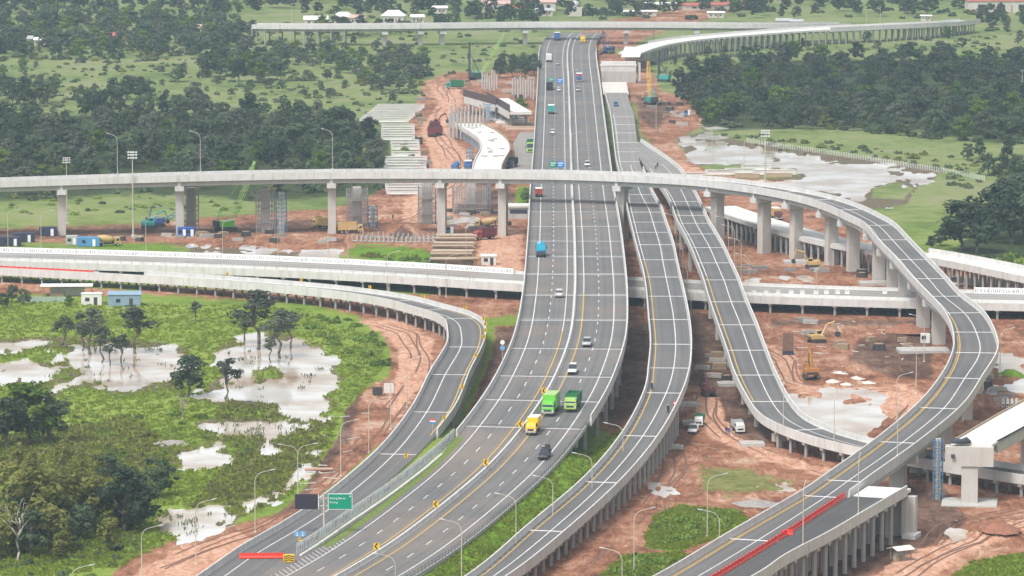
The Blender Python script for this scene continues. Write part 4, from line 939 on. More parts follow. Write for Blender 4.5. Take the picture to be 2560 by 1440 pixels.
for x, y in scatter([(2440, 655), (2470, 640), (2600, 645), (2600, 695), (2540, 680)], 12, 16): put_tree('shrub', x, y, rnd.uniform(2, 3.4), 'leafy green shrub behind the pile deck parapet', 'shrubs behind the pile deck', cat='shrub', sx=1.2)
# --- flooded meadow, left: trees one can tell apart
for x, y, h, lb in ((645, 872, 14.6, 'tallest dark tree rising from the brownish pond'), (700, 893, 11.8, 'broad tree standing in the brownish pond beside the tallest one'), (610, 858, 8.5, 'smaller tree leaning at the pond rim below the tallest tree'), (678, 905, 6.5, 'low tree standing in the middle of the brownish pond'),
                    (728, 868, 9.0, 'thin tree at the right rim of the brownish pond'), (160, 872, 8.4, 'round grey tree at the left rim of the silty pond'), (228, 884, 11.4, 'tall slim tree at the back of the silty pond'), (252, 905, 9.2, 'drowned tree with dark crown in the silty pond'), (305, 916, 8.2, 'drowned thin tree in open water of the silty pond'),
                    (337, 884, 12.0, 'wide pale crowned tree behind the silty pond'), (275, 912, 7.0, 'leaning drowned tree among the silty pond trees'), (488, 806, 5.6, 'small round tree on the bright grass below the ramp'), (205, 876, 7.2, 'bushy tree between the silty pond trees')):
    put_tree('slender', x, y, h, lb, None, sx=1.75 if h > 11 else 1.5)
for x, y, h, k, lb in ((474, 992, 9.5, 'broad', 'dark vine-covered tree on the spit between the two ponds'), (570, 1010, 10.5, 'slender', 'twisted sparse tree at the near edge of the brownish pond'), (458, 1052, 7.0, 'bare', 'thin pale stemmed sapling on the meadow'), (70, 1112, 13.5, 'broad', 'big leafy tree at the left side of the scrub'),
                       (125, 1108, 10, 'broad', 'leafy tree right beside the big leafy tree'), (18, 1120, 11, 'tall', 'dark tree left of the big leafy tree'), (275, 1196, 5.5, 'broad', 'small bushy tree in the middle of the scrub'), (395, 1242, 7.8, 'broad', 'round tree apart at the right of the scrub'), (312, 1330, 12.5, 'tall', 'large dark tree at the right end of the thicket'),
                       (345, 1322, 9, 'broad', 'leafy tree leaning out at the thicket end'), (42, 1402, 12, 'bare', 'bare white-branched dead tree in the thicket'), (100, 1352, 14, 'olive', 'tallest yellow-green tree of the thicket'), (60, 1330, 12.5, 'olive', 'yellow-green tree left of the tallest one'), (150, 1342, 12, 'olive', 'yellow-green tree right of the tallest one'),
                       (25, 1290, 11, 'olive', 'yellow-green tree at the back of the thicket'), (205, 1322, 10.5, 'olive', 'yellow-green tree beside the dark thicket trees')):
    put_tree(k, x, y, h, lb, None, sx=1.25)
for x, y in scatter([(-40, 1300), (100, 1340), (230, 1290), (330, 1300), (350, 1370), (250, 1395), (0, 1425), (-40, 1420)], 22, 26): put_tree(rnd.choice(['broad', 'olive', 'broad', 'grey', 'olive', 'olive']), x, y, rnd.uniform(5.5, 9.5), 'tree in the dense thicket beside the dirt bank', 'thicket trees', sx=1.1)
for x, y in scatter([(-40, 1120), (160, 1110), (260, 1180), (210, 1270), (-40, 1280)], 14, 30): put_tree(rnd.choice(['grey', 'olive', 'olive', 'bare']), x, y, rnd.uniform(3.5, 6.5), 'scrubby tree between the big leafy tree and the thicket', 'scrubby trees of the left meadow')
for x, y, h in ((60, 762, 4.5), (30, 758, 5), (10, 770, 4), (172, 768, 3.4)): put_tree('broad', x, y, h, 'bushy green tree in front of the site huts', 'trees in front of the site huts')
SHR = [([(60, 1010), (300, 1000), (520, 1030), (480, 1100), (420, 1160), (280, 1180), (180, 1120)], 34, .8, 2.2), ([(740, 790), (870, 800), (960, 860), (965, 920), (880, 930), (850, 880), (760, 830)], 30, 1.4, 3.0), ([(590, 1100), (800, 1080), (820, 1120), (720, 1200), (600, 1260), (470, 1260), (560, 1180)], 30, .6, 1.3),
       ([(0, 1400), (330, 1370), (400, 1340), (300, 1420), (200, 1460), (0, 1460)], 24, .8, 1.8), ([(1630, 1300), (1720, 1272), (1850, 1285), (1780, 1345), (1640, 1370)], 34, 1.2, 2.4), ([(1520, 1440), (1570, 1398), (1690, 1388), (1640, 1445)], 16, 1.2, 2.2), ([(870, 640), (1080, 640), (1085, 665), (960, 656)], 14, 1.4, 2.6)]
SHL = ['low scrub bush on the left meadow', 'tall lush bush beside the dirt track bend', 'small tussock bush around the shallow pools', 'low bush on the rim of the thicket', 'bush in the green patch between the ramps', 'bush in the lower green patch between the ramps', 'bush beyond the banner wall of the crossing highway']
for (poly, n_, h0, h1), lb in zip(SHR, SHL):
    for x, y in scatter(poly, n_, 9, 1.8): put_tree('shrub', x, y, rnd.uniform(h0, h1), lb, lb.replace('bush', 'bushes', 1) + ' group', cat='shrub', sx=rnd.uniform(.8, 1.2), var=rnd.choice([3, 3, 1] if 'patch' in lb or 'lush' in lb else [0, 1, 1, 2, 3, 3]))
for (poly, n_, h0, h1), lb in zip([([(150, 500), (300, 486), (620, 505), (640, 530), (300, 540), (0, 550), (0, 500)], 40, .8, 2.0), ([(1870, 350), (2380, 420), (2380, 440), (2200, 415), (1880, 368)], 20, .7, 1.6)], ['low bush on the bright grass below the flyover', 'low bush along the white post fence']):
    for x, y in scatter(poly, n_, 10, 2): put_tree('shrub', x, y, rnd.uniform(h0, h1), lb, lb + ' group', cat='shrub', sx=rnd.uniform(.8, 1.3))
# --- far woods that read as one mass
def mass(name, label, items):
    vs_, ms_, nq = [], [], 0; leafs = {}; tv, tf, to = [], [], 0
    for kind, px, py, h in items:
        v_ = rnd.randrange(KINDS[kind]) if kind != 'shrub' else rnd.choice([0, 4, 4, 4, 2]); _, _, TV, TF, LV, lm = TREES[kind, v_]; s_ = h / 10; a = rnd.uniform(0, 6.28); ca, sa = math.cos(a), math.sin(a); sx = rnd.uniform(1, 1.35)
        Rm = np.array([[ca * s_ * sx, -sa * s_ * sx, 0], [sa * s_ * sx, ca * s_ * sx, 0], [0, 0, s_]]); p = np.array(G(px, py, 0))
        q = LV.reshape(-1, 4, 3)
        if len(q) > 280: q = q[::2]; q = q.mean(1, keepdims=True) + (q - q.mean(1, keepdims=True)) * 1.45      # distant: half the leaves, larger
        leafs.setdefault(lm.name, []).append(q.reshape(-1, 3) @ Rm.T + p)
        m5 = np.array(TV[:60]) @ Rm.T + p
    o = None; mats = list(leafs); co = np.concatenate([np.concatenate(leafs[k]) for k in mats]); me = quads_mesh(name, co, bpy.data.materials[mats[0]])
    for k in mats[1:]: me.materials.append(bpy.data.materials[k])
    mi = np.concatenate([np.full(sum(len(a) for a in leafs[k]) // 4, i, np.int32) for i, k in enumerate(mats)]); me.polygons.foreach_set('material_index', mi)
    ob = bpy.data.objects.new(name, me); COL.objects.link(ob)
    return tag(ob, label, 'wood', kind='stuff')
RF = [(1690, 225), (1715, 185), (1850, 155), (2100, 150), (2300, 152), (2620, 165), (2620, 300), (2300, 285), (2000, 275), (1760, 290), (1700, 262)]
mass('undergrowth', 'low undergrowth filling the wood behind the flyover', [('shrub', x, y, rnd.uniform(1.8, 4.0)) for x, y in scatter(WOODP[0], 130, 10)])
FIELD = [(-80, 55), (640, 60), (1060, 60), (1340, 80), (1330, 180), (1060, 200), (1040, 420), (960, 300), (-80, 300)]; FIELD2 = [(1600, 130), (2640, 80), (2640, 170), (1690, 230), (1640, 200)]
mass('scrub', 'grey-green scrub dotting the far fields', [('shrub', x, y, rnd.uniform(.8, 2.4)) for x, y in scatter(FIELD, 620, 10) + scatter(FIELD2, 170, 11) + scatter([(1760, 335), (1900, 340), (2640, 420), (2640, 480), (2380, 470), (2340, 420), (1900, 355)], 90, 12)])
mass('far_wood', 'dense dark forest covering the land at right behind the flooded basin', [(rnd.choice(['palm', 'palm', 'tall', 'broad', 'grey', 'grey', 'broad', 'bare']), x, y, rnd.uniform(5, 10)) for x, y in scatter(RF, 300, 11)] + [('shrub', x, y, rnd.uniform(2, 4.5)) for x, y in scatter(RF, 160, 12)] + [('shrub', x, y, rnd.uniform(2, 4)) for x, y in scatter(FRONT, 90, 14)])
TL = [(-60, 150), (150, 150), (420, 150), (640, 140), (640, 70), (560, 55), (300, 45), (-60, 60)]
it = [(rnd.choice(['broad', 'broad', 'tall', 'grey', 'grey', 'broad']), x, y, rnd.uniform(6.5, 10)) for x, y in scatter(TL, 165, 13)]
it += [(rnd.choice(['broad', 'grey']), x, y, rnd.uniform(4, 8)) for x, y in scatter([(640, 140), (880, 130), (1060, 140), (1070, 190), (1040, 235), (930, 225), (880, 190), (700, 160)], 80, 14)]
it += [('broad', x, y, rnd.uniform(2.5, 5)) for x, y in scatter([(0, 110), (900, 100), (1040, 270), (700, 290), (0, 300)], 60, 28)]
it += [('grey', x, y, rnd.uniform(2.5, 4.5)) for x, y in scatter([(0, 110), (900, 100), (1040, 270), (700, 290), (0, 300)], 60, 26)]
it += [('shrub', x, y, rnd.uniform(2, 4)) for x, y in scatter(WOODP[2], 160, 14)]
mass('far_wood', 'broken tree belt with clearings in the far left fields', it)
TT = [(-60, -6), (600, -6), (1560, -6), (2620, -6), (2620, 60), (2450, 90), (2440, 40), (2300, 45), (1900, 50), (1750, 40), (1500, 50), (1300, 50), (1060, 48), (640, 40), (300, 35), (-60, 50)]
it = [(rnd.choice(['broad', 'tall', 'broad', 'grey', 'grey']), x, y, rnd.uniform(5, 9)) for x, y in scatter(TT, 330, 11, 2.5)]
it += [('broad', x, y, rnd.uniform(5, 8)) for x, y in scatter([(1090, 70), (1300, 48), (1380, 50), (1380, 62), (1090, 62), (700, 100), (1060, 92), (1060, 78), (700, 78)], 34, 12)]
it += [('shrub', x, y, rnd.uniform(2, 4)) for x, y in scatter(WOODP[3], 200, 11)]
it += [(rnd.choice(['grey', 'broad']), x, y, rnd.uniform(3.5, 6)) for x, y in scatter(FIELD2, 50, 16)]
mass('far_wood', 'hazy treeline around the village at the far top', it)
# --- grass blades of the near meadows
def tufts(polys, n_, h0, h1, seed, m):
    g = np.random.default_rng(seed); X, Y = [], []
    for poly, k in zip(polys, n_):
        x0, x1 = min(p[0] for p in poly), max(p[0] for p in poly); y0, y1 = min(p[1] for p in poly), max(p[1] for p in poly)
        x = g.uniform(x0, x1, k * 3); y = g.uniform(y0, y1, k * 3); o = sdpoly(x, y, poly) > 0; X += list(x[o][:k]); Y += list(y[o][:k])
    X, Y = np.array(X), np.array(Y); P = np.array([tuple(G(a, b_, 0)) for a, b_ in zip(X, Y)])
    T = terrain(P[:, 0], P[:, 1]); h = T[0]; keep = (h > -0.06) & ((T[1] < 4) | (T[3] > -4)); P = P[keep]; h = h[keep]; k = len(P)
    out = []
    for j in range(4):
        a = g.uniform(0, 6.28, k); w = g.uniform(.12, .3, k) * 1.4; H = g.uniform(h0, h1, k); b_ = P[:, :2] + g.normal(size=(k, 2)) * .35
        ca, sa = np.cos(a) * w, np.sin(a) * w; lx, ly = g.normal(size=k) * .3 * H, g.normal(size=k) * .3 * H
        q = np.stack([np.stack([b_[:, 0] - ca, b_[:, 1] - sa, h - .05], 1), np.stack([b_[:, 0] + ca, b_[:, 1] + sa, h - .05], 1), np.stack([b_[:, 0] + ca * .5 + lx, b_[:, 1] + sa * .5 + ly, h + H], 1), np.stack([b_[:, 0] - ca * .5 + lx, b_[:, 1] - sa * .5 + ly, h + H], 1)], 1)
        out.append(q)
    return quads_mesh('grass', np.concatenate(out).reshape(-1, 3), m)
MEAD = [(-40, 750), (600, 765), (760, 775), (960, 860), (960, 930), (850, 1040), (830, 1110), (730, 1240), (440, 1360), (300, 1420), (-40, 1470)]
ob = bpy.data.objects.new('grass', tufts([MEAD], [15000], .15, .5, 5, L_grass)); COL.objects.link(ob); tag(ob, 'rank green grass of the flooded left meadow', 'grass', kind='stuff')
ob = bpy.data.objects.new('grass', tufts(GREENP[:4], [3000, 1600, 900, 900], .15, .45, 6, L_grass)); COL.objects.link(ob); tag(ob, 'vivid grass strips and patches between the ramps', 'grass', kind='stuff')
ob = bpy.data.objects.new('reeds', tufts([DRYP[0], DRYP[1], DRYP[2], [(560, 1010), (700, 1010), (850, 1060), (700, 1130), (500, 1100)]], [500, 1600, 800, 500], .25, .7, 8, L_reed)); COL.objects.link(ob); tag(ob, 'dry straw-coloured reeds in the scrub and wet ground', 'reeds', kind='stuff')

RW = [[(150, 850), (460, 880), (450, 960), (60, 950)], [(560, 870), (840, 900), (830, 1010), (560, 1000)], [(500, 1050), (820, 1040), (700, 1110), (550, 1090)], [(420, 1290), (590, 1280), (460, 1350)]]
g = np.random.default_rng(77); q = []
for poly, k in zip(RW, (26, 26, 40, 14)):
    for x, y in scatter(poly, k, 6, 2):
        p = G(x, y, -.12)
        for j in range(g.integers(3, 9)):
            a = g.uniform(0, 6.28); w = .16; H = g.uniform(.25, .75); b0 = np.array([p.x, p.y]) + g.normal(size=2) * np.array([.5, .9]); ca, sa = math.cos(a) * w, math.sin(a) * w; lx, ly = g.normal(size=2) * .2
            q += [(b0[0] - ca, b0[1] - sa, -.2), (b0[0] + ca, b0[1] + sa, -.2), (b0[0] + ca * .5 + lx, b0[1] + sa * .5 + ly, H - .1), (b0[0] - ca * .5 + lx, b0[1] - sa * .5 + ly, H - .1)]
ob = bpy.data.objects.new('reeds', quads_mesh('reeds', np.array(q), L_mid)); COL.objects.link(ob); tag(ob, 'dark reed tufts standing in the open water of the left ponds', 'reeds', kind='stuff')
# ================================================================== ROAD FURNITURE
# ---- street lamps ----------------------------------------------------------
M_pole = mat('lamp_pole_paint', (0.50, 0.47, 0.40), 0.5, 0.05, 1.0)
def lamp_maker(two=False):
    def mk():
        t = thing('street_lamp', 'lamp', 'street lamp')
        MB().tube((0, 0, 0), (0, 0, 9.6), 0.11, 0.07, 8).build('pole', M_pole, t)
        for sg in ((1, -1) if two else (1,)):
            pts = [(0, 0, 9.6), (sg * .12, 0, 10.3), (sg * .55, 0, 10.95), (sg * 1.3, 0, 11.3), (sg * 3.0, 0, 11.65)]
            a = MB().path(pts, 0.075, 6, 0, 0.05).build('arm', M_pole, t)
            MB().loft([[(sg * (2.9 + d), y * w, 11.62 + d * .16 + zz) for y, zz in ((-.16, 0), (.16, 0), (.12, .12), (-.12, .12))] for d, w in ((0, .7), (.35, 1), (.95, .6))]).build('lamp_head', M_steel, a)
        MB().box((0, 0, 0), (.45, .45, .35)).build('base_plate', M_conc, t)
        return t
    return mk
LAMP, LAMP2 = Kind(lamp_maker()), Kind(lamp_maker(True))
def lamps(lst, label, group, z=None, k=None):
    """(pole x, foot y, foot height, direction of the arm in degrees, scale)"""
    for x, y, zb, ang, sc in lst:
        p = G(x, y, zb); p.z = zb if zb > 1 else max(zg(p.x, p.y) - 0.1, -0.5)
        (k or LAMP).put(p, math.radians(ang), label, sc, group)
lamps([(180, 1590, 0, 8, 1), (355, 1482, 0, 8, 1), (490, 1412, 0, 8, 1), (638, 1332, 0, 8, 1), (852, 1192, 0, 8, .97), (922, 1142, 0, 8, .97), (977, 1075, 0, 8, .97), (1018, 1020, 0, 20, .95)], 'single-arm lamp on the dirt bank beside the left ramp', 'lamps along the left dirt bank')
lamps([(745, 1262, 0, 8, 1)], 'twin-arm lamp behind the dark sign board on the dirt bank', None, k=LAMP2)
lamps([(989, 1560, 1.4, 172, 1), (1154, 1468, 1.4, 172, 1), (1290, 1398, 1.2, 172, 1), (1382, 1335, 1.0, 172, 1), (1480, 1275, .9, 172, 1), (1557, 1195, .8, 172, 1)], 'single-arm lamp on the green strip beside the highway railing', 'lamps on the green strip')
lamps([(1555, 1545, 0, 172, 1), (1798, 1440, 0, 172, 1)], 'single-arm lamp in the soil between the two lower ramps leaning to the highway', 'lamps leaning to the highway'); lamps([(1585, 1436, 0, 12, 1), (1768, 1345, 0, 12, 1), (2241, 1062, 0, 12, .95)], 'single-arm lamp on the soil reaching away from the highway', 'lamps reaching away')
lamps([(1700, 670, 0, 170, .95), (1707, 712, 0, 170, .95), (1718, 770, 0, 170, .95), (1727, 830, 0, 170, .95), (1690, 634, 0, 170, .95)], 'lamp squeezed between the two parallel ramps', 'lamps between the parallel ramps')
lamps([(1821, 640, 0, 172, .95), (1836, 664, 0, 172, .95), (1853, 700, 0, 172, .95), (1872, 742, 0, 172, .95)], 'lamp standing right of the diving ramp', 'lamps right of the diving ramp')
i_ = [EE.at(px=x, py=445) for x in (290, 500, 829)]
for i in i_: LAMP.put(EE.pt(i, -0.3, 1.1, 'L'), math.radians(150), 'lamp on the far parapet of the flyover above the wood', 1.0, 'lamps on the flyover')
for x in (2006, 2138, 2205, 2015, 2060, 2309):
    i = {2006: DD.at(px=2006, py=1075), 2138: DD.at(px=2130, py=1112)}.get(x)
    if i is not None: LAMP.put(DD.pt(i, 0.3, .9, 'R'), math.radians(75), 'lamp on the parapet of the ramp curling under the loop', .85, 'lamps on the curling ramp')
for y in (1150, 1255, 1330):
    q = EE.pt(EE.at(py=y), -0.3, 1.0, 'L') if y < 1240 else FF.pt(FF.at(py=y + 45), 0.3, 1.0, 'R'); LAMP.put(q, math.radians(80), 'lamp on the outer parapet at the foot of the loop', .9, 'lamps at the loop foot')
for y, xx in ((600, 0), (660, 0), (730, 0), (800, 0)): LAMP.put(EE.pt(EE.at(px=2240 + (y - 600) * 1.1, py=y), -2.5, -EE.P[EE.at(px=2240 + (y - 600) * 1.1, py=y), 2] , 'L'), math.radians(20), 'lamp rising beyond the outer parapet of the loop', .95, 'lamps outside the loop')
lamps([(20, 622, 0, 12, .95), (103, 626, 0, 12, .95), (365, 640, 0, 12, .95), (557, 648, 0, 12, .95), (695, 650, 0, 12, .95), (968, 735, 0, 12, .95), (1115, 742, 0, 12, .95), (820, 655, 0, 12, .95), (1165, 655, 0, 12, .95), (870, 662, 0, 12, .9)], 'slender lamp along the crossing highway left of the raised highway', 'lamps along the crossing highway')
lamps([(2410, 755, 0, 12, .95), (2040, 770, 0, 12, .95), (2310, 905, 0, 170, .95), (2290, 985, 0, 170, .95), (1780, 395, 0, 170, .95), (1640, 330, 0, 12, .95), (1860, 430, 0, 12, .95)], 'slender lamp on the construction ground right of the ramps', 'lamps on the right construction ground')
for y in (165, 245, 330, 415): LAMP.put(A.pt(A.at(py=y), 0, .9), math.radians(0 if y % 2 else 178), 'lamp on the highway median beyond the flyover', .85, 'median lamps')
# ---- tall flood-light masts -------------------------------------------------
def mast():
    t = thing('flood_mast', 'mast', 'light mast')
    MB().tube((0, 0, 0), (0, 0, 23.5), 0.26, 0.12, 10).build('pole', M_pole, t)
    f = MB().box((0, 0, 22.6), (3.0, .12, .1)).box((0, 0, 23.5), (3.0, .12, .1)).box((0, 0, 24.4), (3.0, .12, .1)).box((0, 0, 22.6), (.12, .12, 1.9)).build('head_frame', M_steel, t)
    for zz in (22.65, 23.55, 24.3):
        for x in (-1.1, -.35, .35, 1.1): MB().box((x, -.2, zz), (.5, .3, .42)).build('flood_light', M_signw, f)
    MB().box((0, 0, 0), (1.2, 1.2, .5)).build('footing', M_conc, t)
    return t
MAST = Kind(mast)
MAST.put(G(333, 592, 0), 0, 'tall flood-light mast in front of the left flyover span')
MAST.put(G(168, 560, 0), .3, 'tall flood-light mast behind the leftmost flyover pier', .8); MAST.put(G(1912, 528, 0), 0, 'tall flood-light mast before the white flooded basin')
# ---- warning boards with black chevrons ------------------------------------
def chev_maker(s_=1.0):
    def mk():
        t = thing('chevron_sign', 'sign', 'road sign')
        bd = MB().box((0, 0, 0.35), (1.15, .05, 1.4)).build('board', M_ylw, t)
        MB().add([(.35, -.035, 1.68), (.02, -.035, 1.68), (-.42, -.035, 1.05), (.02, -.035, .42), (.35, -.035, .42), (-.09, -.035, 1.05)], [(0, 1, 2, 5), (5, 2, 3, 4)]).build('black_chevron', M_black, bd)
        MB().tube((0, .06, -.3), (0, .06, 1.6), .05, .05, 6).build('post', M_steel, t)
        return t
    return mk
CHEV = Kind(chev_maker())
for y in (1284, 1392, 1178, 1083, 996):
    i = A.at(py=y); CHEV.put(A.pt(i, 0, .85), 0.05, 'yellow chevron board on the highway median wall', .88, 'chevron boards on the median')
for x, y in ((561, 704), (738, 718), (903, 733), (1036, 752), (1138, 773), (1201, 796), (1222, 815), (1226, 838), (1215, 861), (1187, 919), (1156, 994), (1100, 1081), (1004, 1178)):
    i = B.at(px=x - 14, py=y + 6); CHEV.put(B.pt(i, 0.3, 1.0 if y < 1090 else 1.4, 'R'), 0.1, 'small yellow chevron board on the outer wall of the left ramp', .62, 'chevron boards on the left ramp')
# ---- butterfly sign over the left ramp --------------------------------------
def text_mesh(txt, size, name, m, parent, loc, rot=(math.pi / 2, 0, 0)):
    cu = bpy.data.curves.new(name, 'FONT'); cu.body = txt; cu.size = size; cu.resolution_u = 2; cu.extrude = 0.01
    o = bpy.data.objects.new(name, cu); COL.objects.link(o)
    me = o.evaluated_get(bpy.context.evaluated_depsgraph_get()).to_mesh().copy() if False else bpy.data.meshes.new_from_object(o.evaluated_get(bpy.context.evaluated_depsgraph_get()))
    bpy.data.objects.remove(o); bpy.data.curves.remove(cu); me.materials.clear(); me.materials.append(m)
    k = link(name, me, parent, loc); k.rotation_euler = rot; return k
p = G(810, 1332, 2.5)
t = thing('gantry_sign', 'two-armed road sign post carrying a dark board and a green direction board', 'road sign', p, 0.0)
MB().tube((0, 0, -.8), (0, 0, 7.4), .2, .15, 10).build('post', M_pole, t)
MB().box((-.1, .12, 4.9), (7.2, .14, .14)).box((-.1, .12, 6.3), (7.2, .14, .14)).tube((-3.4, .12, 4.9), (0, .12, 6.3), .05).tube((3.3, .12, 4.9), (0, .12, 6.3), .05).build('cross_arm', M_pole, t)
bd = MB().box((-3.1, -.06, 4.35), (4.25, .08, 2.75)).build('sign_board', mat('sign_back_dark', (0.035, 0.03, 0.045), .5, .1, 1.0), t)
MB().box((-.98, -.08, 4.38), (.12, .1, 2.7)).build('sign_edge', M_signw, bd)
bd = MB().box((2.95, -.06, 4.4), (4.2, .08, 2.7)).build('sign_board', M_green, t)
MB().box((2.95, -.045, 4.28), (4.4, .03, 2.94)).build('sign_border', M_signw, bd)
text_mesh('Kalang Batuan', .52, 'lettering', M_signw, bd, (1.05, -.12, 6.2)); text_mesh('Karang', .52, 'lettering', M_signw, bd, (1.05, -.12, 5.45))
MB().tube((4.78, -.13, 6.72), (4.78, -.11, 6.72), .14, .14, 10).build('exit_mark', M_signw, bd)
# ---- small signs --------------------------------------------------------------
p = G(750, 1372, 2.4); t = thing('hazard_sign', 'post with two blue arrow discs over an orange striped plate at the gore', 'road sign', p, 0)
MB().tube((0, 0, -.6), (0, 0, 2.9), .05, .05, 6).build('post', M_steel, t)
for x in (-.5, .5):
    d_ = MB().tube((x, -.03, 2.7), (x, -.08, 2.7), .52, .52, 18).build('blue_disc', mat('pale_blue_sign', (.14, .36, .62), .5, .03), t); MB().box((x, -.1, 2.4), (.12, .02, .6)).box((x, -.1, 2.36), (.42, .02, .14)).build('white_arrow', M_signw, d_)
pl = MB().box((0, -.05, .6), (.62, .04, 1.35)).build('striped_plate', M_ylw, t)
for z_ in (.7, 1.15, 1.6): MB().add([(-.3, -.08, z_), (0, -.08, z_ + .18), (.3, -.08, z_), (.3, -.08, z_ + .14), (0, -.08, z_ + .32), (-.3, -.08, z_ + .14)], [(0, 1, 4, 5), (1, 2, 3, 4)]).build('stripe', M_black, pl)
p = G(722, 1404, 2.2); t = thing('crash_cushion', 'yellow crash cushion with black chevrons at the end of the red barriers', 'crash cushion', p, .1)
bd = MB().box((0, 0, 0), (1.9, .9, 1.25)).build('body', M_ylw, t)
for z_ in (.12, .5, .88): MB().add([(-.9, -.48, z_), (0, -.48, z_ + .22), (.9, -.48, z_), (.9, -.48, z_ + .15), (0, -.48, z_ + .37), (-.9, -.48, z_ + .15)], [(0, 1, 4, 5), (1, 2, 3, 4)]).build('stripe', M_black, bd)
i = A.at(py=918); p = A.pt(i, -.3, .95, 'L'); t = thing('road_sign', 'post with a white round sign over a blue round sign on the highway wall', 'road sign', p, 0)
MB().tube((0, 0, 0), (0, 0, 4.6), .06, .06, 6).build('post', M_steel, t)
MB().tube((0, -.04, 4.4), (0, -.1, 4.4), .5, .5, 18).build('white_disc', M_signw, t); MB().tube((0, -.04, 3.2), (0, -.1, 3.2), .55, .55, 18).build('blue_disc', mat('pale_blue_sign', (.14, .36, .62)), t)
i = B.at(py=1098); p = B.pt(i, .3, 1.0, 'R'); t = thing('road_sign', 'little plate with red and blue bands on a post where ramp wall meets banners', 'road sign', p, 0)
MB().tube((0, 0, 0), (0, 0, 2.6), .05, .05, 6).build('post', M_steel, t)
for z_, m_ in ((2.2, M_blue), (2.5, M_signw), (2.8, M_red)): MB().box((0, -.05, z_), (1.15, .05, .3)).build('band', m_, t)
for px_, y_, m_, nm, lb in ((1383, 452, M_green, 'green', 'far green direction board above the left carriageway behind the flyover'), (1402, 452, M_blue, 'blue', 'far blue direction board next to the green one behind the flyover'), (1378, 210, M_green, 'green', 'farthest green direction board over the left carriageway'), (1400, 212, M_blue, 'blue', 'farthest blue direction board beside its green twin')):
    i = A.at(py=y_ - 18 if y_ > 300 else y_); zb = A.P[i, 2]; p = G(px_, y_ - 22 if y_ > 300 else y_, zb); s1 = PPM(y_, zb)
    t = thing('direction_sign', lb, 'road sign', p, 0)
    hh = 3.4 if y_ > 300 else 2.6; bd = MB().box((0, 0, hh - 1.9), (2.5, .1, 1.8)).build('sign_board', m_, t)
    MB().box((0, -.08, hh - .75), (1.8, .03, .28)).box((-.2, -.08, hh - 1.4), (1.2, .03, .26)).build('lettering', M_signw, bd)
    MB().tube((-1.0, .1, 0), (-1.0, .1, hh), .08).build('post', M_steel, t); MB().tube((1.0, .1, 0), (1.0, .1, hh), .08).build('post', M_steel, t)
# ---- red plastic barriers ----------------------------------------------------
def red_barrier():
    t = thing('barrier', 'b', 'barrier')
    b_ = MB().prism([(-.3, 0), (.3, 0), (.28, .18), (.14, .4), (.11, .92), (-.11, .92), (-.14, .4), (-.28, .18)], -.72, .72).build('body', M_red, t)
    MB().box((.3, 0, .92), (.22, .2, .05)).build('filler_cap', M_dark, b_)
    return t
RB = Kind(red_barrier)
d = 0
iE0, iE1 = EE.at(py=1244), EE.at(py=1470)
for i in range(iE0, iE1):
    for k in (0, 1): 
        if (i * 2 + k) % 3 == 2: continue
    q = EE.pt(i, .35 + .03 * math.sin(i * 1.7), .06, 'L'); RB.put(q, EE.head(i) + math.pi / 2 + rnd.uniform(-.02, .02), 'red plastic barrier in the long row along the fresh asphalt', (1.32, 1, 1), 'long red barrier row')
q = EE.pt(EE.at(py=1332), .1, .06, 'L'); RB.put((q[0] - .5, q[1] - 1.2, q[2]), .05, 'red plastic barrier turned across the end of its neighbours in the long row')
for k in range(8): RB.put(G(606 + k * 14.0, 1395.5 - k * .1, 2.3), .02 * (k % 3 - 1), 'red plastic barrier in the short row closing the left ramp', (.72, 1, 1), 'short red barrier row')
for k in range(17):
    x = 2 + k * 14.1; RB.put(G(x, 673 + (x / 235) * 12, 3.06), -.05, 'red plastic barrier in the row on the crossing highway shoulder', (1.05, 1, 1), 'red barriers on the crossing highway')
t = thing('barrier', 'white concrete block ending the red barrier row on the crossing highway', 'barrier', G(241, 688, 3.06)); MB().prism([(-.4, 0), (.4, 0), (.15, .5), (.12, 1.0), (-.12, 1.0), (-.15, .5)], -.7, .7).build('body', M_conc3, t)
def conc_block():
    t = thing('barrier', 'b', 'barrier'); MB().prism([(-.35, 0), (.35, 0), (.15, .4), (.12, .9), (-.12, .9), (-.15, .4)], -.55, .55).build('body', M_conc3, t); MB().box((0, 0, .9), (.5, .1, .08)).build('lifting_lug', M_steel, t); return t
CB = Kind(conc_block)
for x in (1885, 1915, 1945, 1978, 2006, 2040, 2066, 2094, 2118, 2212): CB.put(G(x, 735, 3.56), -.05, 'pale concrete barrier block on the crossing highway inside the loop', (1.1, 1, 1.1), 'barrier blocks inside the loop')
# ---- printed banner walls ------------------------------------------------------
M_ban = mat('banner_white', (0.85, 0.85, 0.84), .6, .05, .5)
M_ink = mat('banner_ink', (0.05, 0.05, 0.06), .6, .1); M_teal = mat('banner_teal', (0.12, 0.38, 0.36), .6, .1); M_inkg = mat('banner_grey_ink', (0.30, 0.30, 0.32), .6, .1)
LET = []
for k in range(6):
    g = random.Random(40 + k); mb = MB(); x = -.42
    while x < .42:
        w = g.uniform(.03, .06); hh = g.uniform(.4, .66); z_ = .16 + g.uniform(0, .08); sl = g.uniform(-.05, .05)
        mb.add([(x, 0, z_), (x + w, 0, z_), (x + w + sl, 0, z_ + hh), (x + sl, 0, z_ + hh)], [(0, 1, 2, 3)])
        if g.random() < .5: mb.add([(x, 0, z_ + hh * .45), (x + .05, 0, z_ + hh * .45), (x + .05, 0, z_ + hh * .6), (x, 0, z_ + hh * .6)], [(0, 1, 2, 3)])
        x += g.uniform(.08, .17)
    LET.append([mb.mesh('lettering', m_) for m_ in (M_ink, M_teal, M_inkg)])
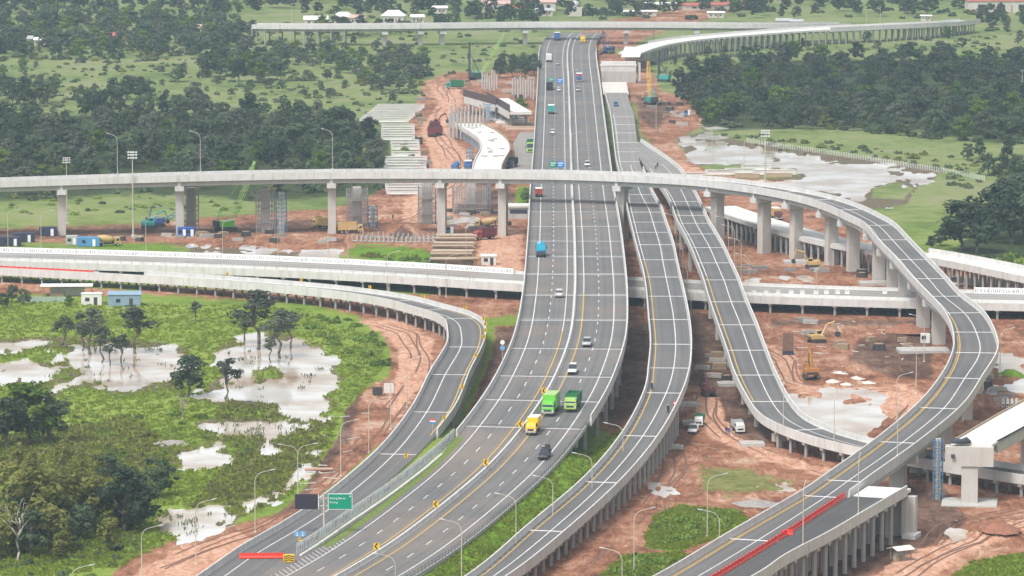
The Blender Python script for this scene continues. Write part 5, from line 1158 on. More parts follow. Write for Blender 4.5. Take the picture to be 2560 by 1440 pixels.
def banner_wall(pts, h, plen, label, ink, parent_name='banner_wall'):
    t = thing(parent_name, label, 'banner wall', pts[0]); pts = [Vector(p) for p in pts]; k = 0
    for a, b_ in zip(pts[:-1], pts[1:]):
        L = (b_ - a).length; n_ = max(1, round(L / plen)); ang = math.atan2(b_.y - a.y, b_.x - a.x)
        for j in range(n_):
            c = a.lerp(b_, (j + .5) / n_); o = link('banner', box_mesh(M_ban, 'banner'), t, c - t.location, ang, (L / n_ * .97, .06, h))
            le = link('lettering', LET[k % 6][ink if ink == 2 else (1 if k % 5 == 3 else 0)], o, (0, -.54, 0)); k += 1
            q = a.lerp(b_, j / n_) - t.location; link('post', box_mesh(M_steel, 'post'), t, q, ang, (.1, .1, h + .1))
    return t
bp_ = [(742, 1388, 2.2), (782, 1363, 2.3), (830, 1330, 2.5), (873, 1300, 2.7), (918, 1270, 2.85), (960, 1241, 3.05), (1010, 1204, 3.35), (1060, 1165, 3.7), (1105, 1126, 4.1), (1136, 1096, 4.5)]
banner_wall([G(x, y, z_) for x, y, z_ in bp_], 2.1, 4.6, 'white banner wall with black lettering between the left ramp and highway', 0)
t = thing('kerb', 'low white kerb with dark joint along the foot of the banner wall', 'kerb', G(900, 1284, 2.4)); mb = MB(); pts = [G(x + 9, y + 2.5, z_ - .12) for x, y, z_ in bp_]
mb.loft([[(p.x - .3, p.y, p.z - .5), (p.x + .25, p.y - .4, p.z - .5), (p.x + .25, p.y - .4, p.z + .3), (p.x - .3, p.y, p.z + .3)] for p in pts]); place(mb, 'kerb_stone', M_conc, t)
ids = list(range(0, GG.at(px=1300, py=703), 12))
banner_wall([GG.pt(i, .35, .05, 'L') for i in ids], 1.5, 4.0, 'long white banner wall with grey print on the far edge of the crossing highway', 2)
ids = list(range(GG.at(px=2420, py=748), GG.n - 1, 12)); banner_wall([GG.pt(i, .35, .05, 'L') for i in ids], 1.6, 4.0, 'white banner wall with large print beyond the loop at far right', 2)
# ---- railings and fences --------------------------------------------------------
M_rail = mat('railing_steel', (0.30, 0.31, 0.30), .5, .1, 2.0, metal=.3)
def railing(pts, h, label, gap, name='railing', m=None, r=.05, rails=(1.0, .55), cat='railing', wall=0):
    t = thing(name, label, cat, pts[0]); pts = [Vector(p) for p in pts]; acc = 0
    mb = MB()
    for a, b_ in zip(pts[:-1], pts[1:]):
        for f in rails: mb.tube(a + Vector((0, 0, h * f)), b_ + Vector((0, 0, h * f)), r * .8, None, 5)
    if rails: place(mb, 'rail', m or M_rail, t)
    if wall:
        mb = MB(); mb.loft([[p + Vector((-.15, 0, -.3)), p + Vector((.15, 0, -.3)), p + Vector((.15, 0, wall)), p + Vector((-.15, 0, wall))] for p in pts]); place(mb, 'foot_wall', M_conc2, t)
    dist = 0
    for a, b_ in zip(pts[:-1], pts[1:]):
        L = (b_ - a).length; s_ = (-acc) % gap
        while s_ < L:
            q = a.lerp(b_, s_ / L) - t.location; link('post', box_mesh(m or M_rail, 'post'), t, q, 0, (2 * r, 2 * r, h)); s_ += gap
        acc = (acc + L) % gap if False else (acc + L)
    return t
ids = list(range(0, A.at(py=1052), 3)); railing([A.pt(i, .25, -.1, 'R') for i in ids], 1.35, 'dark post railing along the right edge of the highway above the green strip', 2.0, m=mat('railing_dark', (.16, .17, .165), .6, .1), r=.06, wall=.45)
i0_, i1_ = 0, GG.at(px=1300, py=703); railing([GG.pt(i, -5.1, .06, 'R') for i in range(i0_, i1_, 4)], 1.5, 'thin railing with spaced posts in the middle of the crossing highway', 3.2, r=.045)
pts = [G(x, y, 0.1) for x, y in ((1868, 357), (1950, 370), (2060, 385), (2170, 402), (2280, 420), (2380, 436), (2462, 452))]; railing(pts, 1.7, 'long line of white fence posts behind the flooded basin', 1.05, 'fence', M_signw, .07, (), 'fence')
# ---- gore hatching where ramp and highway part -----------------------------------
t = thing('gore', 'asphalt gore with pale hatch stripes where the left ramp leaves the highway', 'road marking', G(760, 1440, 2.0)); mb = MB(); ia = A.at(py=1600); 
prev = None
for i in range(A.at(py=1620), A.at(py=1372)):
    a = A.pt(i, .02, .02, 'L'); j = int(np.argmin((B.P[:, 0] - a[0]) ** 2 + (B.P[:, 1] - a[1]) ** 2)); b_ = B.pt(j, -.02, .02, 'R')
    mb.v += [a, b_]
n_ = len(mb.v) // 2
for k in range(n_ - 1): mb.f.append([2 * k, 2 * k + 1, 2 * k + 3, 2 * k + 2]); mb.m.append(0)
vv = list(mb.v); place(mb, 'asphalt', M_asph, t)
for i in range(A.at(py=1600), A.at(py=1352), 1):
    a = A.pt(i, 2.75, .066, 'L'); b_ = A.pt(i + 2, .1, .066, 'L'); c_ = A.pt(i + 2, .1, .066, 'L'); tx, ty = A.T[i] * .24
    mb = MB(); mb.quad(a, (a[0] + tx, a[1] + ty, a[2]), (b_[0] + tx, b_[1] + ty, b_[2]), b_); place(mb, 'hatch_stripe', M_white, t)
# ---- rumble bars on the ramps --------------------------------------------------------
for i in range(0, CC.at(py=985), 1):
    q = CC.pt(i, .12, .068, 'L'); h = CC.head(i)
    if i % 2 == 0: put_box('rumble_bar', CC.pt(i, .42, .058, 'L'), (.55, .75, .02), h + .5, M_dark, tC)
for i in range(DD.at(py=880), DD.at(px=2010, py=1077), 1): put_box('rumble_bar', DD.pt(i, .75, .058, 'L'), (1.0, .22, .02), DD.head(i), M_dark, tD)
# ================================================================== VEHICLES   (+Y = forward)
def paint(name, c, rough=.35): return mat(name, c, rough, .05, .8, coat=.3)
P_white = paint('white_car_paint', (.72, .72, .70)); P_silver = paint('silver_paint', (.42, .43, .44)); P_black = paint('black_car_paint', (.025, .027, .04)); P_green = paint('bright_green_paint', (.16, .55, .07))
P_dgreen = paint('dark_green_paint', (.02, .16, .07)); P_lgreen = paint('light_green_paint', (.36, .55, .14)); P_blue = paint('tarp_blue', (.03, .42, .58), .6); P_dblue = paint('dark_blue_paint', (.04, .12, .32)); P_redp = paint('dull_red_paint', (.42, .07, .05)); P_tan = paint('dusty_yellow_paint', (.55, .38, .16), .6)
P_yel = paint('yellow_truck_paint', (.85, .52, .02)); P_maroon = paint('maroon_paint', (.16, .04, .05), .6); P_teal = paint('teal_paint', (.05, .34, .32), .5)
M_lamp = mat('headlamp_glass', (.75, .75, .72), .15, 0); M_tail = mat('tail_lamp', (.4, .02, .02), .3, 0)
_wm = {}
def wheel(t, x, y, r, w=.26):
    k = (round(r, 2), round(w, 2))
    if k not in _wm: _wm[k] = (MB().tube((-w / 2, 0, 0), (w / 2, 0, 0), r, r, 14).mesh('tyre', M_black), MB().tube((-w / 2 - .015, 0, 0), (w / 2 + .015, 0, 0), r * .55, r * .55, 10).mesh('rim', M_steel))
    a = link('wheel', _wm[k][0], t, (x, y, r)); link('rim', _wm[k][1], a)
def ring(y, hw, z0, z1, ch=.12, tw=None):
    """eight-point cross-section: half width, bottom, top, chamfer"""
    tw = hw if tw is None else tw
    return [(-hw + ch * .5, y, z0), (hw - ch * .5, y, z0), (hw, y, z0 + ch), (tw, y, z1 - ch), (tw - ch, y, z1), (-tw + ch, y, z1), (-tw, y, z1 - ch), (-hw, y, z0 + ch)]
def car(label, pnt, L=4.4, Wd=1.75, H=1.65, suv=True, name='car', pickup=False):
    def mk():
        t = thing(name, label, 'car' if not pickup else 'pickup'); hw = Wd / 2; l2 = L / 2
        body = MB().loft([ring(-l2, hw * .9, .38, .95), ring(-l2 + .25, hw, .28, 1.02), ring(-.2, hw, .25, 1.0), ring(l2 - 1.2, hw, .26, .98), ring(l2 - .3, hw * .97, .3, .86), ring(l2, hw * .85, .4, .72)]).build('body', pnt, t, True)
        yb, yf = (-l2 + .25, l2 - 1.15) if not pickup else (-.35, l2 - 1.2)
        rb = yb + (.35 if suv else .75)
        MB().loft([ring(yb, hw * .88, .95, 1.0, .02), ring(rb, hw * .9, .95, H - .08, .08, hw * .74), ring(yf - .85, hw * .9, .95, H - .08, .08, hw * .74), ring(yf, hw * .88, .95, 1.0, .02)]).build('windows', M_glass, t)
        MB().loft([ring(rb + .02, hw * .76, H - .12, H, .05), ring(yf - .82, hw * .76, H - .12, H, .05)]).build('roof', pnt, t)
        for sx in (-1, 1):
            MB().box((sx * hw * .68, l2 - .08, .58), (.36, .14, .16)).build('headlight', M_lamp, t); MB().box((sx * hw * .72, -l2 + .06, .72), (.26, .14, .22)).build('tail_light', M_tail, t)
            for y in (-L * .31, L * .31): wheel(t, sx * (hw - .1), y, .33, .22)
        MB().box((0, l2 - .04, .36), (Wd * .8, .14, .18)).build('bumper', M_dark, t)
        if pickup:
            MB().box((0, -l2 + .78, .95), (Wd * .98, 1.5, .08)).box((-hw + .05, -l2 + .78, .95), (.08, 1.5, .45)).box((hw - .05, -l2 + .78, .95), (.08, 1.5, .45)).box((0, -l2 + .05, .95), (Wd * .95, .08, .45)).build('load_bed', pnt, t)
        return t
    return mk
def truck(label, cabp, boxp, kind='box', L=7.6, Wd=2.35, H=3.3, cabh=2.55, big=1.0, cat='truck'):
    def mk():
        t = thing('truck', label, cat); hw = Wd / 2; l2 = L / 2; cf = l2; cb = l2 - 1.75
        MB().box((0, 0, .55), (.9, L - .3, .35)).build('chassis', M_dark, t)
        cab = MB().loft([ring(cb, hw * .94, .6, cabh, .1), ring(cf - .35, hw * .95, .5, cabh, .14, hw * .88), ring(cf - .08, hw * .95, .45, 1.55, .1, hw * .93), ring(cf, hw * .93, .45, 1.45, .1)]).build('cab', cabp, t, False)
        MB().add([(-hw * .84, cf - .07, 1.56), (hw * .84, cf - .07, 1.56), (hw * .78, cf - .31, cabh - .22), (-hw * .78, cf - .31, cabh - .22)], [(0, 1, 2, 3)]).build('windscreen', M_glass, cab)
        for o_ in list(cab.children): pass
        MB().box((0, cf + .01, .75), (Wd * .62, .06, .35)).build('grille', M_dark, cab); MB().box((0, cf + .02, .42), (Wd * .94, .16, .26)).build('bumper', M_steel if kind != 'dump' else cabp, cab)
        for sx in (-1, 1):
            MB().box((sx * hw * .76, cf + .02, .78), (.3, .07, .2)).build('headlight', M_lamp, cab); MB().box((sx * (hw * .96), cf - .95, 1.55), (.04, .75, .6)).build('side_window', M_glass, cab)
            MB().box((sx * (hw + .16), cf - .2, 1.55), (.16, .08, .5)).tube((sx * hw * .95, cf - .2, 2.1), (sx * (hw + .16), cf - .2, 2.0), .025).build('mirror', M_black, cab)
            wheel(t, sx * (hw - .16), cf - .95, .48, .28)
            for y in ((-l2 + 1.5,) if L < 7 else (-l2 + 1.1, -l2 + 2.25)): wheel(t, sx * (hw - .28), y, .48, .5)
        bl = cb - .15; bc = (bl - l2) / 2; by = (bl + -l2) / 2; bL = bl + l2
        if kind == 'box':
            b_ = MB().box((0, by, .95), (Wd, bL, H - .95)).build('cargo_box', boxp, t); MB().box((0, by, H), (Wd * .985, bL * .99, .03)).build('roof_sheet', M_signw if boxp is not P_green else P_lgreen, b_)
            MB().box((0, -l2 - .02, 1.05), (.06, .05, H - 1.2)).build('door_seam', M_dark, b_)
        elif kind == 'dump':
            mb = MB().box((0, by, 1.0), (Wd, bL, .12)).box((-hw + .05, by, 1.1), (.1, bL, H - 1.1)).box((hw - .05, by, 1.1), (.1, bL, H - 1.1)).box((0, bl - .05, 1.1), (Wd - .2, .1, H - .9)).box((0, -l2 + .05, 1.1), (Wd - .2, .1, H - 1.25)); b_ = mb.build('tipper_body', boxp, t)
            for sx in (-1, 1):
                for k in range(5): MB().box((sx * (hw + .04), -l2 + .3 + k * (bL - .6) / 4, 1.1), (.08, .1, H - 1.15)).build('rib', boxp, b_)
        elif kind == 'tarp':
            MB().box((0, by, .95), (Wd, bL, .9)).build('load_bed', P_dblue, t)
            MB().loft([[(-hw * k, y, 1.7), (hw * k, y, 1.7), (hw * k, y, H - .9 * k), (hw * .75 * k, y, H - .35), (0, y, H), (-hw * .75 * k, y, H - .35), (-hw * k, y, H - .9 * k)] for y, k in ((-l2, .96), (-l2 + .3, 1.03), (0, 1.0), (bl, 1.02))]).build('tarpaulin', boxp, t)
            for y in (-l2 + .9, by, bl - .8): MB().path([(-hw * 1.05, y, 1.5), (-hw * 1.05, y, H - .85), (-hw * .8, y, H - .3), (0, y, H + .03), (hw * .8, y, H - .3), (hw * 1.05, y, H - .85), (hw * 1.05, y, 1.5)], .035, 5).build('strap', P_dblue, t)
            MB().box((0, -l2 - .03, .7), (Wd * .9, .06, .7)).build('tailgate', M_dark, t)
        elif kind == 'mixer':
            MB().loft([[(math.cos(a) * r, y, 1.95 + z_ + math.sin(a) * r) for a in [2 * math.pi * q / 14 for q in range(14)]] for y, r, z_ in ((bl - .1, .45, 0), (bl - .8, .95, 0), (by, 1.15, .12), (by - 1.0, 1.0, .3), (-l2 + .4, .5, .7), (-l2 + .1, .42, .8))]).build('drum', boxp, t)
            MB().box((0, -l2 + .4, .9), (.5, .2, 1.6)).box((0, bl - .2, .9), (.9, .3, .9)).build('drum_stand', M_dark, t)
        elif kind == 'bus':
            MB().box((0, by, .7), (Wd, bL, H - .7)).build('body', boxp, t); MB().box((0, by, 1.7), (Wd + .03, bL * .94, .85)).build('window_band', M_glass, t); MB().box((0, -l2 - .02, 1.6), (Wd * .84, .05, .9)).build('rear_window', M_glass, t)
        return t
    return mk
def on(R, y, off, x=None, away=True, dz=.06):
    i = R.at(py=y, px=x) if x is not None else R.at(py=y); return R.pt(i, off, dz), R.head(i) + (0 if away else math.pi)
def drive(mk, R, y, off, away, sc=None):
    p, h = on(R, y, off, away=away); t = mk(); t.location = p; t.rotation_euler = (0, 0, h)
    if sc: t.scale = (sc,) * 3
    return t
drive(truck('truck under a bright blue tarpaulin seen from behind on the left carriageway', P_dblue, P_blue, 'tarp', 7.2, 2.45, 3.7), A, 640, -8.7, True)
drive(car('white and black hatchback car alone on the left carriageway near the median', P_white), A, 741, -3.7, True, 1.12)
drive(car('grey car in the middle of the right carriageway coming down the hump', P_silver), A, 864, 4.2, False, 1.1)
drive(car('white minivan behind the bright green truck', P_white, 4.3, 1.7, 1.85), A, 934, 3.3, False, 1.12)
drive(truck('bright green box truck with tall box hugging the median', P_green, P_green, 'box', 8.0, 2.5, 3.7, 2.7), A, 1030, 3.2, False, 1.06)
drive(truck('dark green tipper truck with pale cab beside the bright green truck', P_lgreen, P_dgreen, 'dump', 7.8, 2.5, 3.2, 2.6), A, 1020, 7.2, False, 1.04)
drive(truck('small yellow box truck in front of the bright green truck', P_yel, P_yel, 'box', 5.6, 2.0, 2.95, 2.2), A, 1081, 2.6, False, 1.1)
drive(car('black pickup loaded with dark crates on the right hard shoulder', P_black, 4.9, 1.75, 1.7, name='pickup', pickup=True), A, 1143, 8.9, False, 1.1)
p, h = on(A, 1143, 8.9, away=False); t = thing('crate_stack', 'dark wrapped load of crates on the black pickup', 'crates', (p[0] - math.sin(h) * -1.75, p[1] + math.cos(h) * -1.75, p[2] + 1.16), h); MB().box((0, 0, 0), (1.6, 1.4, .85)).box((-.3, .1, .85), (.8, 1.1, .5)).build('crates', M_dark, t); MB().path([(-.82, 0, 0), (-.82, 0, .88), (.82, 0, .88), (.82, 0, 0)], .03).build('strap', M_steel, t)
for y, o, aw, mk in ((416, 5.0, False, car('white car behind the flyover on the right carriageway', P_white)), (335, -6.2, True, car('white car far up the left carriageway beside the green truck', P_white)), (228, -4.0, True, car('pale car far up the inner left lane', P_white)), (228, 3.6, False, car('grey car far up the right carriageway near the median', P_silver)), (163, -4.2, True, car('small dark car at the far end of the left carriageway', P_silver)),
                     (285, -6.8, True, truck('far pale blue box truck on the left carriageway', P_white, P_teal, 'box', 7.2)), (204, 4.2, False, truck('far truck with reddish load on the right carriageway', P_dblue, P_redp, 'box', 7.2)), (224, -7.6, True, truck('far dark coach below the farthest direction boards', P_white, P_black, 'bus', 10.5, 2.5, 3.3)), (154, -8.0, True, truck('far white truck behind the dark coach', P_white, P_white, 'box', 7.2)),
                     (101, -6.2, True, truck('farthest blue truck before the distant flyover', P_dblue, P_dblue, 'box', 8, 2.5, 3.6)), (107, 6.0, False, truck('farthest yellow truck on the right carriageway', P_yel, P_tan, 'dump', 7.2)), (492, -9.8, True, truck('red and white truck on the left shoulder in the flyover shade', P_white, P_redp, 'box', 5.6, 2.1, 2.6, 2.1))):
    drive(mk, A, y, o, aw)
i = CC.at(py=265); t = car('yellow and blue car parked where the ramp deck turns raw', P_dblue)(); t.location = CC.pt(i, -1.5, .06); t.rotation_euler = (0, 0, CC.head(i) + math.pi)
t = truck('big green tipper truck facing down the service road left of the highway', P_lgreen, P_dgreen, 'dump', 9.0, 2.6, 3.3, 3.0)(); t.location = G(1329, 380, 0.1); t.rotation_euler = (0, 0, math.pi - .05); t.scale = (1.25,) * 3
# site vehicles: label, maker, px, py, heading degrees, scale
def site(mk, px, py, deg, sc=1.0, z=None):
    t = mk(); p = G(px, py, 0); p.z = zg(p.x, p.y) + .02 if z is None else z; t.location = p; t.rotation_euler = (0, 0, math.radians(deg)); t.scale = (sc,) * 3; return t
site(car('white pickup parked on the soil between the ramps', P_white, 5.0, 1.8, 1.75, name='pickup', pickup=True), 1733, 1083, 172, 1.08)
site(truck('small white and dark green truck behind the white pickup', P_white, P_dgreen, 'dump', 5.6, 1.95, 2.3, 2.1), 1748, 1064, 175)
site(truck('white and grey site truck beside the dirt road', P_white, P_silver, 'dump', 5.8, 2.0, 2.4, 2.2), 1845, 1080, 188)
site(truck('red cab site truck by the pile stacks', P_redp, P_maroon, 'dump', 6.6), 1212, 600, 120)
site(truck('dusty cream site truck beside the flyover column', P_tan, P_tan, 'mixer', 6.6), 1215, 572, 75)
site(truck('dusty yellow tipper at the foot of a flyover column', P_tan, P_tan, 'dump', 7.4), 806, 572, 40); site(truck('dusty brown tipper pointing right by the culvert row', P_tan, P_tan, 'dump', 7.4), 876, 584, -80)
site(truck('dusty cream concrete mixer near the blue container', P_tan, P_tan, 'mixer', 6.6), 272, 616, -70); site(truck('green truck on the red haul road beside the raw segments', P_teal, P_dgreen, 'dump', 7.2), 1137, 222, 95)
site(truck('brown truck on the red haul road beside the beam yard', P_maroon, P_maroon, 'dump', 7.0), 1096, 338, 5); site(truck('rusty red truck behind the brown truck on the haul road', P_redp, P_maroon, 'dump', 7.0), 1078, 342, 5); site(truck('blue concrete pump truck below the white curved deck', P_dblue, P_dblue, 'mixer', 7.6), 1140, 428, 172); site(truck('second blue site truck beside the pump truck', P_dblue, P_dblue, 'box', 7.2), 1170, 428, 178)
site(truck('dark lorry on the service road under the white deck end', P_black, P_black, 'dump', 6.6), 1282, 420, 170); site(car('white van in front of the container offices', P_white), 30, 612, 80); site(truck('orange box truck parked behind the flyover columns', P_maroon, P_tan, 'box', 6.8), 1941, 548, 190)
# ---- tracked machines -------------------------------------------------------------
def tracks(t, w, l, h, m=None):
    for sx in (-1, 1):
        n_ = 7; prof = [(-l / 2 + h * .5 + math.cos(a) * h * .5 * (1), h * .5 + math.sin(a) * h * .5) for a in [math.pi / 2 + math.pi * k / 6 for k in range(7)]] + [(l / 2 - h * .5 + math.cos(a) * h * .5, h * .5 + math.sin(a) * h * .5) for a in [-math.pi / 2 + math.pi * k / 6 for k in range(7)]]
        MB().prism(prof, sx * w / 2 - .3, sx * w / 2 + .3).build('track', M_dark, t)
def excavator(label, pnt, ba=.2, name='excavator', dark=False):
    def mk():
        t = thing(name, label, 'excavator'); tracks(t, 2.3, 4.2, .95)
        h_ = MB().loft([ring(-2.0, 1.3, 1.0, 2.25, .25), ring(-1.2, 1.38, 1.0, 2.35, .15), ring(1.5, 1.38, 1.0, 1.95, .12)]).build('house', pnt, t); MB().box((0, -2.02, 1.15), (2.3, .08, .45)).build('counterweight', M_dark, h_)
        for x in (-.7, .7): MB().box((x, -1.4, 2.3), (.5, .7, .25)).build('engine_cover', M_dark if dark else pnt, h_)
        c_ = MB().loft([ring(.1, .45, 1.9, 3.05, .08), ring(1.3, .45, 1.9, 3.05, .08), ring(1.7, .45, 1.9, 2.3, .08)]).build('cab', pnt, t); c_.location = (-.85, 0, 0); MB().box((0, .9, 2.2), (.94, 1.1, .7)).build('cab_windows', M_glass, c_)
        MB().path([(.3, 1.2, 1.9), (.3, 2.6, 4.6), (.3, 4.8, 5.2)], .28, 4, 0, .2).build('boom', pnt, t); MB().path([(.3, 4.5, 5.5), (.3, 5.7, 2.6)], .2, 4, 0, .14).build('arm', pnt, t); MB().path([(.3, 1.9, 2.1), (.3, 2.9, 4.2)], .09, 6).build('hydraulic_ram', M_steel, t)
        MB().prism([(5.2, 2.7), (6.0, 2.6), (6.1, 1.7), (5.5, 1.3), (4.9, 1.7)], -.35, .95).build('bucket', M_dark, t)
        return t
    return mk
site(excavator('orange excavator seen from behind on the soil inside the loop', M_orange), 2028, 948, 5, 1.15); site(excavator('dusty yellow excavator with open cab further back inside the loop', P_tan, dark=True), 2042, 858, -70, .95)
site(excavator('dark red excavator working between the two near ramps', P_maroon, dark=True), 1771, 992, 15, .9); site(excavator('cream excavator beside the flyover columns at right', P_tan), 2032, 672, 95, .95); site(excavator('dark digger on the red haul road reaching right', P_maroon, dark=True), 1088, 318, -60, .9)
site(excavator('orange excavator near the far end of the highway', M_orange), 1496, 138, 170, 1.0); site(excavator('teal excavator behind the left flyover columns', P_teal), 372, 572, -75); site(excavator('yellow digger in the far right construction yard', P_tan), 1640, 262, 80, .95)
def crane(label, pnt, bl, el, head):
    """crawler crane with lattice boom: boom length, elevation"""
    def mk():
        t = thing('crawler_crane', label, 'crane'); tracks(t, 3.6, 5.6, 1.1); MB().box((0, -.6, 1.25), (2.9, 5.2, 1.7)).build('house', pnt, t); MB().box((0, -3.3, 1.25), (3.1, .6, 1.9)).build('counterweight', M_dark, t)
        c_ = MB().box((-1.1, 2.0, 1.4), (.9, 1.3, 1.6)).build('cab', pnt, t); MB().box((-1.1, 2.3, 2.0), (.94, .9, .8)).build('cab_windows', M_glass, c_)
        ce, se = math.cos(el), math.sin(el); o = Vector((.2, 1.8, 1.6)); d_ = Vector((0, ce, se)); u = Vector((0, -se, ce)); xx = Vector((1, 0, 0)); mb = MB(); n_ = max(4, int(bl / 1.6))
        w = lambda s_: .55 * min(1, .35 + 3 * s_, .35 + 3 * (1 - s_))
        for sx in (-1, 1):
            for su in (-1, 1):
                pts = [o + d_ * (bl * k / n_) + xx * sx * w(k / n_) + u * su * w(k / n_) for k in range(n_ + 1)]; mb.path(pts, .075, 4)
        for k in range(n_):
            for sx in (-1, 1): mb.tube(o + d_ * (bl * k / n_) + xx * sx * w(k / n_) + u * w(k / n_), o + d_ * (bl * (k + 1) / n_) + xx * sx * w((k + 1) / n_) - u * w((k + 1) / n_), .045, None, 4)
            for su in (-1, 1): mb.tube(o + d_ * (bl * k / n_) - xx * w(k / n_) + u * su * w(k / n_), o + d_ * (bl * (k + 1) / n_) + xx * w((k + 1) / n_) + u * su * w((k + 1) / n_), .045, None, 4)
        mb.build('lattice_boom', head, t)
        tip = o + d_ * bl; MB().path([(-.9, -2.4, 3.0), (-.5, -1.6, 6.5), (.5, -1.6, 6.5), (.9, -2.4, 3.0)], .1, 5).tube((0, -1.6, 6.5), tip, .04, None, 4).tube((0, -1.6, 6.5), (0, -3.2, 3.0), .05, None, 4).build('gantry', pnt, t)
        MB().tube(tip, (tip.x, tip.y, max(tip.z - bl * .45, 3)), .035, None, 4).box((tip.x, tip.y, max(tip.z - bl * .45, 3) - .6), (.4, .3, .7)).build('hook_line', M_dark, t)
        return t
    return mk
site(crane('lime green crawler crane under the left flyover with its boom rising past the deck', P_green, 20, math.radians(66), P_lgreen), 565, 578, -55)
site(crane('green crawler crane with long lattice boom far left of the highway', P_dgreen, 22, math.radians(48), P_lgreen), 1192, 200, -42, 1.0); site(crane('pale green crawler crane rig in the far right yard', P_teal, 15, math.radians(82), M_ylw), 1628, 262, 20)
site(crane('blue crawler rig beside the far right carriageway', P_dblue, 9, math.radians(75), P_dblue), 1520, 135, 150); site(crane('blue crawler rig behind the leftmost columns', P_dblue, 8, math.radians(30), P_dblue), 392, 568, -80, .9)
def rig(label, hgt):
    def mk():
        t = thing('piling_rig', label, 'piling rig'); tracks(t, 3.0, 4.6, 1.0); MB().box((0, -.4, 1.1), (2.6, 4.4, 1.6)).build('house', P_teal, t); MB().box((0, 2.4, .4), (.75, .75, hgt)).build('leader_mast', M_dark, t)
        MB().path([(-.8, -1.6, 2.6), (0, 2.1, hgt * .7)], .1, 5).path([(.8, -1.6, 2.6), (0, 2.1, hgt * .7)], .1, 5).build('stay', M_dark, t); MB().box((0, 2.9, hgt * .55), (.8, .6, 2.4)).build('hammer', M_dark, t)
        return t
    return mk
site(rig('black tall piling rig left of the highway among the raw segments', 14.5), 1188, 196, 100); site(rig('dark thin piling rig behind the far right ramp', 12), 1660, 205, 60)
# ---- people and motorbikes ------------------------------------------------------------
SKIN = mat('skin', (.30, .17, .11), .6, .05); CLO = {k: mat('clothes_' + k, c_, .9, .1) for k, c_ in (('dark', (.03, .03, .045)), ('orange', (.7, .2, .03)), ('blue', (.05, .1, .3)), ('white', (.6, .6, .6)))}
def person_mesh(pose, m):
    """one continuous skinned figure with head, trunk and limbs, 1.7 m tall"""
    sit = pose == 'ride'
    if sit: J = [((0, 0, .78), .15), ((0, .08, 1.05), .16), ((0, .14, 1.28), .17), ((0, .16, 1.40), .07), ((0, .2, 1.52), .10), ((0, .21, 1.62), .09), ((-.2, .14, 1.26), .07), ((-.27, .35, 1.08), .05), ((-.24, .55, 1.02), .045), ((.2, .14, 1.26), .07), ((.27, .35, 1.08), .05), ((.24, .55, 1.02), .045), ((-.14, .2, .76), .1), ((-.2, .42, .7), .08), ((-.2, .3, .34), .06), ((-.2, .42, .3), .05), ((.14, .2, .76), .1), ((.2, .42, .7), .08), ((.2, .3, .34), .06), ((.2, .42, .3), .05)]
    else: J = [((0, 0, .92), .15), ((0, 0, 1.15), .14), ((0, 0, 1.38), .16), ((0, .01, 1.48), .06), ((0, .02, 1.57), .09), ((0, .02, 1.68), .085), ((-.2, 0, 1.37), .07), ((-.26, .02, 1.1), .05), ((-.25, .1, .86), .042), ((.2, 0, 1.37), .07), ((.27, -.02, 1.1), .05), ((.26, .06, .86), .042), ((-.1, 0, .86), .1), ((-.12, .06, .48), .075), ((-.12, .02, .08), .05), ((-.12, .16, .04), .045), ((.1, 0, .86), .1), ((.13, -.04, .48), .075), ((.13, -.1, .08), .05), ((.13, .04, .04), .045)]
    E = [(0, 1), (1, 2), (2, 3), (3, 4), (4, 5), (2, 6), (6, 7), (7, 8), (2, 9), (9, 10), (10, 11), (0, 12), (12, 13), (13, 14), (14, 15), (0, 16), (16, 17), (17, 18), (18, 19)]
    me = bpy.data.meshes.new('body'); me.from_pydata([j[0] for j in J], E, []); o = bpy.data.objects.new('body', me); COL.objects.link(o)
    sk = o.modifiers.new('s', 'SKIN'); o.modifiers.new('u', 'SUBSURF').levels = 1
    for k, v in enumerate(me.skin_vertices[0].data): v.radius = (J[k][1],) * 2; v.use_root = (k == 0)
    r = bpy.data.meshes.new_from_object(o.evaluated_get(bpy.context.evaluated_depsgraph_get())); bpy.data.objects.remove(o)
    r.materials.clear(); r.materials.append(m); r.materials.append(SKIN)
    for f in r.polygons:
        f.use_smooth = True; cz = f.center
        if cz.z > (1.44 if not sit else 1.38): f.material_index = 1
    return r
_pm = {}
def person(label, px, py, m, z=None, deg=0, pose='stand', loc=None):
    k = (pose, m); 
    if k not in _pm: _pm[k] = person_mesh(pose, CLO[m])
    p = G(px, py, 0) if loc is None else Vector(loc)
    if loc is None: p.z = zg(p.x, p.y)
    t = thing('person', label, 'person', p, math.radians(deg)); link('body', _pm[k], t)
    hz_ = 1.68 if pose == 'stand' else 1.61; hy = .02 if pose == 'stand' else .21
    MB().loft([[(math.cos(a) * r, hy + math.sin(a) * r, z_) for a in [2 * math.pi * q / 10 for q in range(10)]] for r, z_ in ((.125, hz_ - .04), (.12, hz_ + .03), (.07, hz_ + .1), (.02, hz_ + .12))]).build('helmet', M_signw if m != 'dark' else M_ylw, t, True)
    return t
def motorbike(label, loc, deg, m):
    t = thing('motorbike', label, 'motorbike', loc, math.radians(deg))
    for y in (-.62, .62):
        w = MB().tube((-.05, y, .3), (.05, y, .3), .3, .3, 14).build('wheel', M_black, t); MB().tube((-.06, y, .3), (.06, y, .3), .17, .17, 10).build('rim', M_steel, w)
    MB().loft([ring(-.75, .1, .55, .75, .04), ring(-.2, .16, .4, .78, .05), ring(.25, .14, .38, .72, .05), ring(.5, .1, .6, .9, .04)]).build('frame', m, t); MB().box((0, -.3, .76), (.26, .75, .08)).build('seat', M_black, t); MB().path([(-.34, .42, 1.04), (0, .5, .98), (.34, .42, 1.04)], .025).tube((0, .5, .98), (0, .62, .3), .03).build('handlebar', M_dark, t)
    return t
